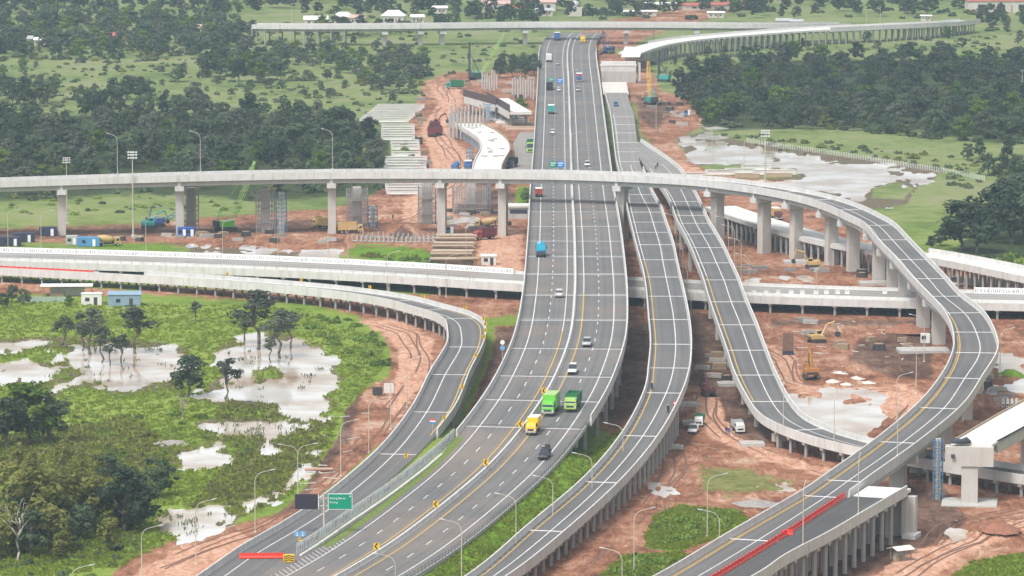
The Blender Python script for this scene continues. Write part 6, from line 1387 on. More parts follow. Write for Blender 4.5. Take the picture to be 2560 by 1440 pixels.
for lb, R_, y, off, aw, cl in (('on the lower ramp beside the right parapet', CC, 1032, 2.6, True, 'dark'), ('in the left lane of the diving ramp', DD, 418, 1.0, False, 'dark'), ('next to the first on the diving ramp', DD, 424, 2.2, False, 'blue'), ('on the near ramp by the striped shoulder', CC, 975, -2.8, False, 'dark')):
    p, h = on(R_, y, off, away=aw); motorbike('dark motorbike ' + lb, p, math.degrees(h), P_black); person('rider in dark clothes on the motorbike ' + lb, 0, 0, cl, deg=math.degrees(h), pose='ride', loc=p)
person('worker in dark clothes standing beside the white site truck', 1816, 1086, 'dark', deg=170); person('second worker close beside the first near the white site truck', 1822, 1088, 'blue', deg=190); person('worker walking on the red soil under the flyover', 982, 550, 'dark', deg=40); person('worker standing on the soil before the culvert row', 957, 556, 'orange', deg=200); person('worker at the foot of a scaffolded column', 1128, 598, 'blue', deg=90)
t = thing('traffic_cone', 'red and white traffic cone beside the motorbike on the lower ramp', 'traffic cone', CC.pt(CC.at(py=1012), 3.3, .06)); MB().box((0, 0, 0), (.6, .6, .06)).build('base', M_black, t); c_ = MB().tube((0, 0, .06), (0, 0, 1.15), .3, .07, 12).build('cone', M_red, t); MB().tube((0, 0, .4), (0, 0, .65), .235, .182, 12).build('white_band', M_signw, c_)
# ================================================================== CONSTRUCTION SITE
def gz(px, py, dz=0.0):
    p = G(px, py, 0); p.z = zg(p.x, p.y) + dz; return p
# ---- unfinished bridge with T pier at lower right -----------------------------
LL = Road([cut(1108, 2372, 2486, 11.6), cut(1075, 2428, 2548, 11.6), cut(1035, 2497, 2622, 11.6), cut(985, 2590, 2722, 11.6)], smooth=3)
pT = G(2424, 1262, 0)
tL = thing('bridge_pier', 'broad beige T-shaped pier with square openings carrying a raw white bridge deck', 'bridge pier', pT)
i = 0; hL = LL.head(2)
c0 = LL.P[0] + np.array([-0.4, 0.6, 0])
LL.sweep([(0, 0), (0, 0), (0, -.5), (0, -.5)], ['L', 'R', 'R', 'L'], M_conc3, 0, None, 'deck_slab', tL)
LL.sweep([(-.5, .0), (0, .0), (0, -2.3), (-.5, -2.3)], 'R', M_pier, 2, None, 'girder', tL); LL.sweep([(0, .3), (.35, .3), (.35, -2.3), (0, -2.3)], 'L', M_timber, 1, None, 'edge_form', tL)
for o in (-3, 0, 3): LL.sweep([(o - .35, -.5), (o + .35, -.5), (o + .35, -2.2), (o - .35, -2.2)], 'C', M_pier, 3, None, 'girder', tL)
wL = LL.W[1] + 1.0
put_box('pier_head', (c0[0], c0[1] - 1.0, 7.4), (wL, 3.0, 3.7), hL * .35, M_pier, tL)
put_box('pier', (c0[0] + .1, c0[1] - 1.0, 0.3), (3.1, 2.4, 7.2), hL * .35, M_pier, tL)
put_box('footing', (c0[0] + .1, c0[1] - 1.0, -0.4), (10.5, 9.5, 0.75), hL * .35, M_conc2, tL)
for dx in (-3.3, .9, 3.4):
    put_box('square_opening', (c0[0] + dx, c0[1] - 2.53, 9.0), (.75, .12, .75), hL * .35, M_dark, tL)
t = thing('tarp_bundle', 'dark grey tarpaulin bundle lying on the head of the T pier', 'tarpaulin', (c0[0] - 1.6, c0[1] - .6, 11.65), .1); MB().loft([[(x, y * w, z_ * w2) for y, z_ in ((-.8, 0), (.8, 0), (.7, .7), (.1, 1.0), (-.6, .75))] for x, w, w2 in ((-1.9, .5, .5), (-1.2, 1, 1), (0, .9, .75), (1.1, 1.05, 1.15), (1.9, .4, .4))]).build('tarpaulin', mat('dark_tarp', (.05, .055, .065), .7, .3, 2.0), t, True); MB().tube((-1.0, -.9, 0), (-1.0, .9, 1.1), .05).build('rope', M_timber, t)
for k, (x, y) in enumerate(((2556, 1175),)):
    t = thing('bridge_pier', 'second beige pier further along the raw white bridge deck', 'bridge pier', G(2580, 1180, 0)); i = LL.at(px=2570, py=1010); q = LL.P[i]; t.location = (q[0], q[1], 0)
    MB().box((0, 0, -.3), (3.0, 2.3, 8.0), hL).build('pier', M_pier, t); MB().box((0, 0, 7.7), (wL * .95, 2.6, 1.5), hL).build('pier_head', M_pier, t); MB().box((0, 0, -.4), (7, 6, .6), hL).build('footing', M_conc2, t)
def formwork(label, px, py, w, d, h, m=None, deg=0):
    t = thing('formwork_tower', label, 'formwork', gz(px, py, -.1), math.radians(deg)); mb = MB()
    for x in (-w / 2, 0, w / 2):
        for y in (-d / 2, d / 2): mb.box((x, y, 0), (.14, .14, h))
    mb.build('upright', m or M_bluesteel, t); mb = MB(); k = 0
    while k * 1.25 < h:
        mb.box((0, -d / 2, k * 1.25), (w + .2, .12, .18)); mb.box((0, d / 2, k * 1.25), (w + .2, .12, .18)); mb.box((-w / 2, 0, k * 1.25 + .01), (.12, d, .16)); mb.box((w / 2, 0, k * 1.25 + .01), (.12, d, .16)); k += 1
    mb.build('waler', m or M_bluesteel, t); MB().box((0, 0, 0), (w * .55, d * .55, h - .1)).build('panel', M_pier if w > 1.5 else (m or M_bluesteel), t)
    return t
formwork('tall blue formwork tower between the loop and the T pier', 2344, 1250, 1.7, 1.7, 12.0)
# ---- scaffold towers behind the left flyover -----------------------------------
def scaffold(label, px, py, w, d, h, core=None, deg=6):
    t = thing('scaffold_tower', label, 'scaffold', gz(px, py, -.1), math.radians(deg)); nx = max(3, int(w / .75)); ny = max(2, int(d / 1.3)); nzv = int(h / 1.5)
    mb = MB()
    for a in range(nx + 1):
        for b_ in (0, ny): mb.box((-w / 2 + w * a / nx, -d / 2 + d * b_ / ny, 0), (.15, .15, h + .6 * ((a * 7) % 3)))
    for b_ in range(1, ny):
        for sx in (-1, 1): mb.box((sx * w / 2, -d / 2 + d * b_ / ny, 0), (.15, .15, h))
    tag(mb.build('upright', M_scaf, t), kind='stuff'); mb = MB()
    for k in range(nzv + 1):
        for sy in (-1, 1): mb.box((0, sy * d / 2, k * 1.5 + .2), (w, .13, .13))
        for sx in (-1, 1): mb.box((sx * w / 2, 0, k * 1.5 + .28), (.13, d, .13))
    tag(mb.build('ledger', M_scaf, t), kind='stuff'); mb = MB()
    for k in range(nzv):
        for a in range(0, nx, 1): mb.tube((-w / 2 + w * a / nx, -d / 2 - .06, k * 1.5 + .2), (-w / 2 + w * (a + 1) / nx, -d / 2 - .06, k * 1.5 + 1.7), .06, None, 4)
    tag(mb.build('brace', M_scaf, t), kind='stuff'); mb = MB()
    for k in range(2, nzv, 3): mb.box((0, 0, k * 1.5), (w * .96, d * .96, .06))
    mb.build('deck_board', M_timber, t)
    if core: MB().box((0, .1, 0), (core, core, h + 1.0)).build('concrete_core', M_pier, t)
    return t
scaffold('scaffold tower right behind the second flyover column', 478, 580, 4.4, 3.6, 12.0, 2.2); scaffold('broad scaffold tower with blue formwork at its right', 664, 582, 5.4, 4.0, 12.2, 2.4); formwork('blue formwork leaning on the broad scaffold tower', 704, 584, 3.0, 2.4, 12.4, None, 6)
scaffold('scaffold tower around a pale new column behind the beam yard', 893, 566, 6.0, 4.5, 10.5, 2.4); formwork('narrow blue formwork at the foot of the pale new column', 932, 570, 2.6, 1.8, 6.6, None, 6)
scaffold('scaffold tower around a rising column before the haul road', 1068, 560, 5.0, 4.0, 11.5, 2.6); scaffold('widest scaffold tower beside the service road', 1178, 533, 11.0, 5.0, 8.6, 2.4); formwork('blue formwork mast at the right end of the widest scaffold', 1222, 533, 1.1, 1.1, 8.4)
# ---- precast girders in the yard -----------------------------------------------
def girder_maker(L):
    def mk():
        t = thing('concrete_girder', 'g', 'girder'); MB().prism([(-.4, 0), (.4, 0), (.4, .22), (.27, .42), (.27, 1.25), (.45, 1.45), (.45, 1.65), (-.45, 1.65), (-.45, 1.45), (-.27, 1.25), (-.27, .42), (-.4, .22)], -L / 2, L / 2).build('beam', M_conc3, t)
        for sx in (-1, 1): MB().box((sx * (L / 2 - .5), 0, .0), (1.0, .78, 1.5)).build('end_block', M_conc3, t)
        return t
    return mk
GL = {L: Kind(girder_maker(L)) for L in (18, 12, 10, 14)}
def yard(L, x, ys_, label, deg=0, dx=0.0, lev=1):
    for k, y in enumerate(ys_):
        for e in range(lev): GL[L].put(gz(x + dx * k, y, .1 + 1.72 * e), math.radians(deg), label, None, label + ' group')
yard(18, 1002, [272, 277, 282, 287, 292, 297, 302, 307], 'white precast beam in the slanting upper stack of the beam yard', 2, -6.0); yard(12, 995, [322, 328, 334, 340, 346, 352], 'white precast beam in the middle stack of the beam yard', 1, 0)
yard(10, 1012, [362, 369, 376, 392], 'white precast beam in the short stack of the beam yard', 1, 1); yard(14, 1016, [404, 411, 418, 425, 432, 439], 'white precast beam in the stack just behind the flyover', 1, -1); yard(12, 1010, [474, 480, 487], 'white precast beam seen below the flyover deck', 1, 2)
# ---- piles, pipes, culverts ------------------------------------------------------
def pipe_maker(L, r, m):
    def mk():
        t = thing('concrete_pile', 'p', 'pile'); MB().tube((-L / 2, 0, r), (L / 2, 0, r), r, r, 12).build('shaft', m, t)
        for sx in (-1, 1): MB().tube((sx * (L / 2 + .01), 0, r), (sx * (L / 2 + .03), 0, r), r * .62, r * .62, 10).build('hollow_end', M_black, t)
        return t
    return mk
M_brownp = mat('brown_spun_pile', (.42, .33, .25), .85, .18, .8); PB = Kind(pipe_maker(11.5, .36, M_brownp)); PW = Kind(pipe_maker(10, .4, M_conc)); PS = Kind(pipe_maker(8, .33, M_conc2))
for k in range(11):
    y = 596 + k * 6.6; x = 1142 - k * 1.6
    for e in range(3 if k % 3 else 2): PB.put(gz(x + rnd.uniform(-3, 3), y + e * 1.0, .1 + .62 * e), .02 * rnd.uniform(-1, 1), 'brown concrete pile in the big stack before the crossing highway', None, 'brown pile stack')
for k in range(9): PS.put(gz(2508 + (k % 5) * 11, 1018 - (k // 5) * 0.5, .1 + (k // 5) * .6), math.radians(84), 'grey pipe with open black end in the stack beside the raw bridge', None, 'grey pipe stack')
for k in range(5): PW.put(gz(2405 + k * 3, 716 - k * 3.5, .1), -.08, 'pale pipe lying between the crossing highway and pile deck at right', None, 'pale pipes at right')
Kind(pipe_maker(5.6, .36, mat('pinkish_pipe', (.42, .27, .21), .85, .15))).put(gz(798, 1180, .05), .03, 'pinkish pipe lying at the top of the dirt bank')
for x, y, a, lb in ((1730, 446, .02, 'beside the flooded basin'), (1800, 440, .03, 'second beside the flooded basin'), (1850, 436, .0, 'third beside the flooded basin'), (1935, 440, .02, 'longest on the spit in the flooded basin'), (1890, 428, .01, 'at the back of the spit in the flooded basin')): GL[14 if 'longest' in lb else 10].put(gz(x, y, .35), a, 'pale precast beam lying ' + lb)
M_mudslab = mat('mud_slab', (.46, .33, .24), .9, .15)
for x, y, w, lb in ((1790, 446, 9, 'left'), (1868, 443, 8, 'middle'), (1945, 441, 9, 'right')): t = thing('loading_platform', 'brown timber loading platform on the spit of the flooded basin, ' + lb + ' of three', 'platform', gz(x, y, -.2)); MB().box((0, 0, 0), (w, 4, 1.1)).build('platform_body', M_mudslab, t); MB().box((0, -1.8, 1.1), (w, .25, .3)).build('kerb_beam', M_timber, t)
def culvert():
    t = thing('culvert_segment', 'c', 'culvert'); MB().prism([(-.9, 0), (.9, 0), (.9, 1.7), (.68, 1.7), (.68, .22), (-.68, .22), (-.68, 1.7), (-.9, 1.7)], -.55, .55).build('channel', M_conc2, t).rotation_euler = (0, 0, math.pi / 2 * .86)
    MB().box((0, 0, -.12), (1.6, 1.0, .14)).build('bearer', M_timber, t); return t
CU = Kind(culvert)
for k in range(20): CU.put(gz(888 + k * 11.2, 606 + (k > 9) * 1.5, .12), rnd.uniform(-.06, .06), 'grey concrete channel segment in the long row behind the banner wall', None, 'culvert row')
for k in range(15): CU.put(gz(915 + k * 12.5, 599, .12), rnd.uniform(-.06, .06), 'grey concrete channel segment in the rear culvert row', .95, 'rear culvert row')
g_ = random.Random(5)
def heap(label, px, py, rx, ry, h, m, name='spoil_heap', n=26):
    t = thing(name, label, 'heap', gz(px, py, -.2)); mb = MB(); rings = []
    for k, f in enumerate((1.0, .78, .55, .3, .08)): rings.append([(math.cos(2 * math.pi * q / n) * rx * f * g_.uniform(.85, 1.12), math.sin(2 * math.pi * q / n) * ry * f * g_.uniform(.85, 1.12), h * (1 - f) ** .85 * g_.uniform(.9, 1.08)) for q in range(n)])
    mb.loft(rings).build('mound', m, t); 
    for k in range(7): a = g_.uniform(0, 6.28); s_ = g_.uniform(.2, .5); MB().box((math.cos(a) * rx * .95, math.sin(a) * ry * .95, 0), (s_, s_ * .8, s_ * .7), a, 0, .7).build('clod', m, t)
    return t
M_dsoil = mat('dark_spoil', (.13, .075, .06), .95, .3, 1.5, bump=.5); M_rsoil = mat('red_spoil', (.28, .13, .085), .95, .25, 1.2, bump=.5); M_rub = mat('pale_rubble', (.60, .57, .52), .9, .2, 1.0, bump=.4)
heap('dark pointed spoil heap behind the culvert rows', 1005, 592, 3.6, 3.2, 2.6, M_dsoil); heap('red soil heap on the plain beside the raw bridge', 2500, 1342, 4.0, 4.5, 1.8, M_rsoil); heap('dark red ridge of soil inside the loop', 2265, 842, 6, 5, 2.0, M_rsoil)
for x, y, lb in ((2098, 938, 'left'), (2140, 948, 'middle'), (2082, 956, 'nearest the road'), (2170, 958, 'right'), (2115, 962, 'lowest')): heap('pale broken concrete heap inside the loop, ' + lb + ' of the rubble', x, y, 2.0, 2.4, .7, M_rub, 'rubble_heap', 14)
for x, y, lb in ((1790, 322, 'grey rubble heap in front of the flooded basin'), (1745, 345, 'second grey rubble heap before the flooded basin'), (1890, 1262, 'grey twig heap in the dry grass below the loop'), (430, 1110, 'heap of dead branches in the left scrub')): heap(lb, x, y, 5, 5, 1.0, mat('grey_rubble', (.30, .28, .26), .95, .35, 1.5, bump=.6), 'rubble_heap', 20)
# ---- containers and huts ----------------------------------------------------------
def container(label, px, py, m, L=6.1, deg=0, h=2.5, wd=2.4):
    t = thing('container', label, 'container', gz(px, py), math.radians(deg)); b_ = MB().box((0, 0, .12), (L, wd, h)).build('shell', m, t); mb = MB(); k = 0
    while -L / 2 + .25 + k * .4 < L / 2 - .1: mb.box((-L / 2 + .25 + k * .4, -wd / 2 - .03, .3), (.16, .08, h - .4)); k += 1
    mb.build('corrugation', m, b_); MB().box((0, 0, h + .12), (L - .2, wd - .2, .04)).build('roof_sheet', m, b_); MB().box((L * .25, -wd / 2 - .08, .15), (.85, .05, 2.0)).build('door', M_signw, b_); MB().box((-L * .2, -wd / 2 - .09, 1.1), (1.0, .05, .8)).build('window', M_glass, b_)
    for sx in (-1, 1): MB().box((sx * (L / 2 - .2), 0, 0), (.3, wd, .12)).build('skid', M_dark, t)
    return t
C_blue = mat('container_blue', (.10, .30, .55), .55, .15, .8); C_grey = mat('container_grey', (.45, .45, .43), .55, .15, .8); C_dark = mat('container_dark', (.045, .05, .09), .55, .2, .8); C_deep = mat('container_deep_blue', (.04, .12, .42), .55, .2, .8); C_pale = mat('cabin_white', (.70, .70, .66), .6, .08, .8); C_slate = mat('sheet_slate_blue', (.24, .34, .44), .6, .12, .8)
container('bright blue office container at the foot of the leftmost pier', 222, 617, C_blue, 6.3); container('pale grey container beside the bright blue one', 180, 613, C_grey, 3.2); container('dark container at the left end of the site', 26, 616, C_dark, 6.1); container('second dark container behind the first at the left end', 60, 606, C_dark, 6.1, 4)
container('small deep blue container in front of the second pier', 456, 592, C_deep, 2.6); container('deep blue container with white marks beside the small one', 476, 592, C_deep, 2.4); container('dark container behind the leftmost lamp', 120, 590, C_dark, 5, 3); container('teal bin at the foot of the fourth pier', 1125, 584, P_teal, 2.2, 0, 1.2)
container('small blue bin far in the right yard', 1718, 298, C_blue, 2.6, 0, 1.4); container('white generator box on the slab of a loop column', 2313, 860, C_pale, 2.2, 0, 2.2, 1.8)
def hut(label, px, py, L, wd, h, roof, wall, deg=0, rise=.5, eave=.5, posts=True):
    t = thing('site_hut', label, 'hut', gz(px, py), math.radians(deg)); MB().prism([(-wd / 2 - eave, h), (-wd / 2 - eave, h + .1), (0, h + rise + .1), (wd / 2 + eave, h + .1), (wd / 2 + eave, h), (0, h + rise)], -L / 2 - eave, L / 2 + eave).build('roof', roof, t)
    if posts:
        for x in (-L / 2, 0, L / 2):
            for y in (-wd / 2, wd / 2): MB().box((x, y, -.2), (.14, .14, h + .3)).build('post', M_timber, t)
        MB().box((0, wd * .2, 0), (L * .7, wd * .4, h * .75)).build('back_wall', wall, t); MB().box((-L * .2, -wd * .2, 0), (L * .3, wd * .25, .8)).build('bench', M_timber, t)
    else:
        b_ = MB().box((0, 0, 0), (L, wd, h)).build('wall', wall, t); MB().box((L * .2, -wd / 2 - .03, 0), (.9, .06, 2.0)).build('door', M_dark, b_); MB().box((-L * .2, -wd / 2 - .03, 1.0), (1.1, .06, .9)).build('window', M_glass, b_)
    return t
M_roofw = mat('white_roof_sheet', (.78, .78, .76), .5, .05, .8)
hut('long open shed with a white sheet roof beside the huts', 168, 740, 12.5, 5.0, 2.7, M_roofw, C_grey, 2, .3); hut('white cabin between the open shed and the slate blue hut', 230, 762, 5.2, 3, 2.8, C_pale, C_pale, 0, .1, .1, False); hut('slate blue sheet-metal hut at the end of the hut row', 312, 764, 8.2, 4, 2.9, C_slate, C_slate, 3, .7, .2, False)
hut('little open hut with a white roof under the fresh asphalt stub', 2252, 1402, 2.9, 2.2, 2.0, M_roofw, C_grey, 32, .5, .5); hut('timber shelter with pale roof behind the banner wall', 1170, 668, 4.6, 3, 2.4, M_timber, M_timber, 8, .4); hut('white shed with dark doors next to the highway wall', 1222, 662, 4.0, 3, 2.4, C_pale, C_pale, 0, .4, .2, False)
t = thing('sheet_fence', 'pale green sheet fence in front of the site huts', 'fence', gz(50, 756))
for k in range(10): MB().box((k * 1.25, -.02 * (k % 2), -.1), (1.18, .06, 1.5)).build('sheet', mat('pale_green_sheet', (.34, .42, .38), .6, .12), t)
t = thing('steel_panel', 'upright rusty steel panel with a dark blue base inside the loop', 'steel panel', gz(1970, 888), .02); MB().box((0, 0, .9), (2.6, .35, 4.3)).build('panel', mat('rusty_sheet', (.20, .12, .09), .8, .3, 1.5), t); MB().box((0, 0, 0), (2.6, .8, .9)).build('base_block', C_dark, t)
for sx in (-1.35, 1.35): MB().box((sx, 0, 0), (.16, .4, 5.3)).build('frame_post', M_timber, t)
t = thing('sign_frame', 'dark site board on posts with junk behind it beside the dirt track', 'board', gz(962, 990), .15); MB().box((.9, 0, .6), (2.2, .12, 2.2)).build('board', C_pale, t); MB().box((-1.6, .2, .2), (2.2, .5, 1.7)).build('machine_box', M_dark, t)
for x in (-2.6, -1.4, -.1, 2.0): MB().box((x, .1, -.2), (.12, .12, 2.0)).build('post', M_dark, t)
for x, y, w, d_, lb in ((1690, 1122, 3, 2, 'between near ramp piles'), (1880, 1115, 5, 4, 'under the curling ramp'), (1816, 965, 4, 4, 'under the diving ramp'), (1725, 1060, 3, 3, 'behind the white pickup'), (1890, 1010, 4, 6, 'beside the white pond'), (2308, 880, 12, 7, 'under a loop column'), (1995, 658, 8, 5, 'under the third right column'), (2195, 712, 10, 5, 'under the fifth right column'), (1720, 1015, 4, 4, 'at the foot of the lower ramp')):
    t = thing('concrete_slab', 'pale concrete foundation slab ' + lb, 'slab', gz(x, y, -.1), .05); MB().box((0, 0, 0), (w, d_, .75)).build('slab', M_conc2, t); MB().box((0, 0, .75), (w * .5, d_ * .4, .25)).build('plinth', M_pier, t)
# timber and debris that lie about
def debris(label, n_, poly, L0, L1, m, seed):
    g = random.Random(seed); pts = scatter(poly, n_, 5, 2)
    for x, y in pts:
        L = g.uniform(L0, L1); t = thing('plank', label, 'plank', gz(x, y, .02), g.uniform(0, 3.14), label + ' group'); MB().box((0, 0, 0), (L, .22, .14)).build('board', m, t)
debris('loose pale plank on the red soil under the left flyover', 26, [(420, 585), (840, 585), (850, 612), (420, 606)], 1.5, 4.5, M_timber, 1); debris('loose plank on the soil between the ramps', 20, [(1740, 1100), (1800, 1120), (1720, 1300), (1640, 1300)], .8, 2.5, M_timber, 2); debris('pale slab fragment on the soil inside the loop', 26, [(1920, 800), (2280, 800), (2250, 960), (2010, 960)], .8, 3.2, M_rub, 3); debris('pale board lying on the left dirt bank', 18, [(850, 1040), (920, 1020), (860, 1180), (600, 1340), (560, 1320)], 1.2, 4, M_rub, 4); debris('plank litter on the plain right of the stub', 16, [(2380, 1290), (2550, 1280), (2550, 1370), (2380, 1380)], .8, 2.4, M_timber, 6)
# ---- raw segments left of the highway beyond the flyover ---------------------------------
RR = Road([cut(430, 1182, 1252, 4.2), cut(415, 1184, 1254, 4.2), cut(398, 1190, 1262, 4.2), cut(375, 1202, 1274, 4.2), cut(352, 1200, 1268, 4.2), cut(335, 1180, 1250, 4.2), cut(318, 1152, 1222, 4.2), cut(308, 1135, 1200, 4.2)], smooth=3)
tR = thing('bridge_segment', 'white curved raw deck segment on blue-stained piles left of the highway', 'bridge segment', base_of(RR, RR.n // 2))
RR.sweep([(0, 0), (0, 0), (0, -1.2), (0, -1.2)], ['L', 'R', 'R', 'L'], M_conc3, 0, None, 'deck_slab', tR); RR.sweep([(-.3, .5), (0, .5), (0, -1.0), (-.3, -1.0)], 'L', M_conc, 2, None, 'edge_beam', tR); RR.sweep([(0, .5), (.3, .5), (.3, -1.0), (0, -1.0)], 'R', M_timber, 2, None, 'edge_form', tR)
pile_rows(RR, tR, 1, RR.n - 1, 4.0, (-1, -.3, .4, 1), .3, 1.2, .6, .8, .2, m=mat('bluish_pile', (.30, .36, .44), .8, .15), zmin=.5)
for y in (420, 405, 388, 370, 352, 336, 320): RR.joint(RR.at(py=y), tR, w=.5, dz=.03, m=M_conc2, name='segment_joint')
M_stain = mat('deck_debris', (.26, .23, .2), .9, .3, 1.0)
for k in range(14):
    i = rnd.randrange(2, RR.n - 2); q = RR.pt(i, rnd.uniform(-3, 3), .02); t = thing('debris_patch', 'grey debris patch on the white curved raw deck', 'debris', q, rnd.uniform(0, 3), 'debris on the raw deck'); MB().box((0, 0, 0), (rnd.uniform(1, 2.6), rnd.uniform(.8, 2.2), .18), 0, 0, .8).build('debris', M_stain, t)
def spun(label, group, pts, h0, h1):
    for x, y in pts:
        h = rnd.uniform(h0, h1); t = thing('driven_pile', label, 'pile', gz(x, y, -.2), 0, group); link('shaft', cyl_mesh(9, M_conc2, 'shaft'), t, (0, 0, 0), 0, (.36, .36, h)); link('steel_collar', cyl_mesh(9, M_dark, 'steel_collar'), t, (0, 0, h - .01), 0, (.28, .28, .12))
spun('grey driven pile standing in the front row by the white curved deck', 'front row of driven piles', [(1124 + k * 9.5, 345 + (k % 2) * 4) for k in range(9)], 8.5, 10.5); spun('grey driven pile in the second row behind the front piles', 'second row of driven piles', [(1128 + k * 9, 318 + (k % 3) * 3) for k in range(10)], 7.5, 9.5)
spun('grey driven pile near the highway parapet', 'driven piles near the parapet', [(1282 + k * 6.5, 240 + (k % 3) * 5) for k in range(9)], 7.0, 8.5); spun('grey driven pile in the farthest group by the piling rig', 'farthest driven piles', [(1206 + k * 6, 222 + (k % 2) * 4) for k in range(7)], 6.0, 8.5)
M_browns = mat('brown_steel_form', (.10, .07, .075), .8, .2, 1.0)
for lb, st, in (('dark sided raw deck segment behind the driven piles', [(1160, 240, 6.2), (1240, 262, 6.2)]), ('second dark sided raw deck segment nearer the highway', [(1218, 246, 6.0), (1275, 280, 6.0)])):
    a, b_ = G(*st[0]), G(*st[1]); t = thing('bridge_segment', lb, 'bridge segment', (a.x, a.y, 0)); d_ = b_ - a; nn = Vector((d_.y, -d_.x, 0)).normalized() * -8; mb = MB()
    mb.loft([[p, p + nn, p + nn - Vector((0, 0, 1)), p - Vector((0, 0, 1))] for p in (a, b_)]); place(mb, 'deck_slab', M_conc3, t); mb = MB(); n2 = nn.normalized() * .3; mb.loft([[p - n2, p, p + Vector((0, 0, 2.6)), p - n2 + Vector((0, 0, 2.6))] for p in (a, b_)]); place(mb, 'side_form', M_browns, t)
    mb = MB(); mb.loft([[p - n2 - Vector((0, 0, 2.6)), p - Vector((0, 0, 2.6)), p - Vector((0, 0, 0)), p - n2] for p in (a + d_ * .02, b_ - d_ * .02)]); place(mb, 'fascia', M_conc, t)
    for f in (.1, .5, .9):
        for e in (.15, .85): q = a + d_ * f + nn * e; put_pile((q.x, q.y, -1), .45, q.z, M_pile, t)
t = thing('bridge_segment', 'flat cream slab panels laid beside the service road', 'slab field', gz(1262, 312)); mb = MB()
for k in range(7): a = G(1228 + k * 8, 288 + k * 5.5, .6); q = a - t.location; MB().box((q.x + 4.5, q.y, q.z - .5), (12.5, 5.4, .55), -.05).build('slab_panel', M_conc3 if k < 4 else M_mudslab, t)
formwork('light blue formwork stack behind the cream slab panels', 1220, 305, 3.0, 2.2, 6.4, mat('light_blue_form', (.16, .36, .58), .6, .2)); formwork('blue formwork bundle under the white curved deck', 1175, 400, 2.4, 2.0, 3.8)
q = gz(1290, 560); t = thing('box_culvert', 'white topped box abutment half hidden behind the highway wall', 'abutment', gz(1296, 545)); MB().box((0, 0, 0), (6, 6, 3.4)).build('wall', M_conc2, t); MB().box((0, 0, 3.4), (6.6, 6.6, .6)).build('cap_slab', M_conc3, t); MB().box((0, -3.02, 1.6), (5.2, .1, 1.2)).build('dark_opening', C_dark, t)
t = thing('service_road', 'grey service road between the raw segments and the highway', 'road', gz(1300, 385), 0); mb = MB(); pts = [(1268, 432, 1345, 432), (1290, 400, 1348, 400), (1282, 360, 1350, 360), (1300, 330, 1352, 330)]; mb.v = [tuple(G(x, y, .42)) for a, y, b_, _ in pts for x in (a, b_)]; mb.f = [[0, 1, 3, 2], [2, 3, 5, 4], [4, 5, 7, 6]]; mb.m = [0] * 3; place(mb, 'asphalt', M_asphG, t); tag(t, kind='structure')
# ---- far abutment of the right ramp --------------------------------------------------------
pA = G(1546, 206, 0); t = thing('abutment', 'tall white stepped abutment at the near end of the distant ramp', 'abutment', pA); W_ = 14.0
MB().box((0, 0, -.3), (W_, 5, 5.0)).build('lower_wall', M_conc2, t); MB().box((0, .2, 4.7), (W_ + .3, 5, 2.2)).build('upper_wall', M_conc, t); MB().box((0, .3, 6.9), (W_ + .8, 5.5, .5)).build('ledge', M_conc3, t); MB().box((0, .4, 7.4), (W_ + .2, 5, 1.0)).build('coping', M_conc3, t); MB().box((W_ / 2 + 1.4, -.2, 0), (.8, 3, 8), .12).build('wing_wall', M_conc, t)
t = thing('raw_deck', 'bright raw deck patch behind the stepped abutment', 'bridge deck', G(1580, 150, 6.8)); mb = MB(); mb.v = [tuple(G(x, y, z_)) for x, y, z_ in ((1552, 143, 6.9), (1600, 143, 6.9), (1606, 118, 7.0), (1562, 116, 7.0), (1552, 143, 6.0), (1600, 143, 6.0), (1606, 118, 6.0), (1562, 116, 6.0))]; mb.f = [[0, 1, 2, 3], [4, 5, 1, 0], [5, 6, 2, 1], [7, 4, 0, 3]]; mb.m = [0] * 4; place(mb, 'deck_slab', M_conc3, t); put_pile((t.location.x, t.location.y + 20, 0), .5, 6, M_pile, t)
t = thing('dump_ground', 'white gravel apron at the raw end of the ramp beyond the flyover', 'gravel', G(1540, 228, .3)); mb = MB(); mb.v = [tuple(G(x, y, 2.6)) for x, y in ((1508, 236), (1572, 236), (1566, 205), (1504, 205))]; mb.f = [[0, 1, 2, 3]]; mb.m = [0]; place(mb, 'gravel_sheet', M_rub, t); tag(t, kind='structure')
# ---- village far away ------------------------------------------------------------------------
def house(label, px, py, L, wd, h, roof, wall, deg=0, rise=1.5, hip=False):
    t = thing('house', label, 'house', G(px, py, 0), math.radians(deg)); w_ = MB().box((0, 0, -.1), (L, wd, h)).build('wall', wall, t); e = .5; hx = L / 2 + e; hy = wd / 2 + e; k = hx * .45 if hip else hx
    MB().add([(-hx, -hy, h - .1), (hx, -hy, h - .1), (hx, hy, h - .1), (-hx, hy, h - .1), (-k, 0, h + rise), (k, 0, h + rise)], [(0, 1, 5, 4), (2, 3, 4, 5), (1, 2, 5), (3, 0, 4), (3, 2, 1, 0)]).build('roof', roof, t)
    for f in (-.3, 0, .3): MB().box((L * f, -wd / 2 - .03, h * .35), (L * .1, .06, h * .35)).build('window', M_glass, w_)
    MB().box((L * .15, -wd / 2 - .03, 0), (1.0, .06, h * .65)).build('door', M_timber, w_)
    return t
R_w = mat('roof_white', (.80, .78, .74), .5, .06); R_r = mat('roof_red', (.42, .12, .09), .7, .15); R_p = mat('roof_pinkish', (.55, .36, .32), .7, .1); Wl = mat('wall_plaster', (.55, .52, .46), .9, .08); R_g = mat('roof_grey', (.42, .43, .44), .6, .1); R_b = mat('roof_blue', (.12, .30, .55), .6, .1)
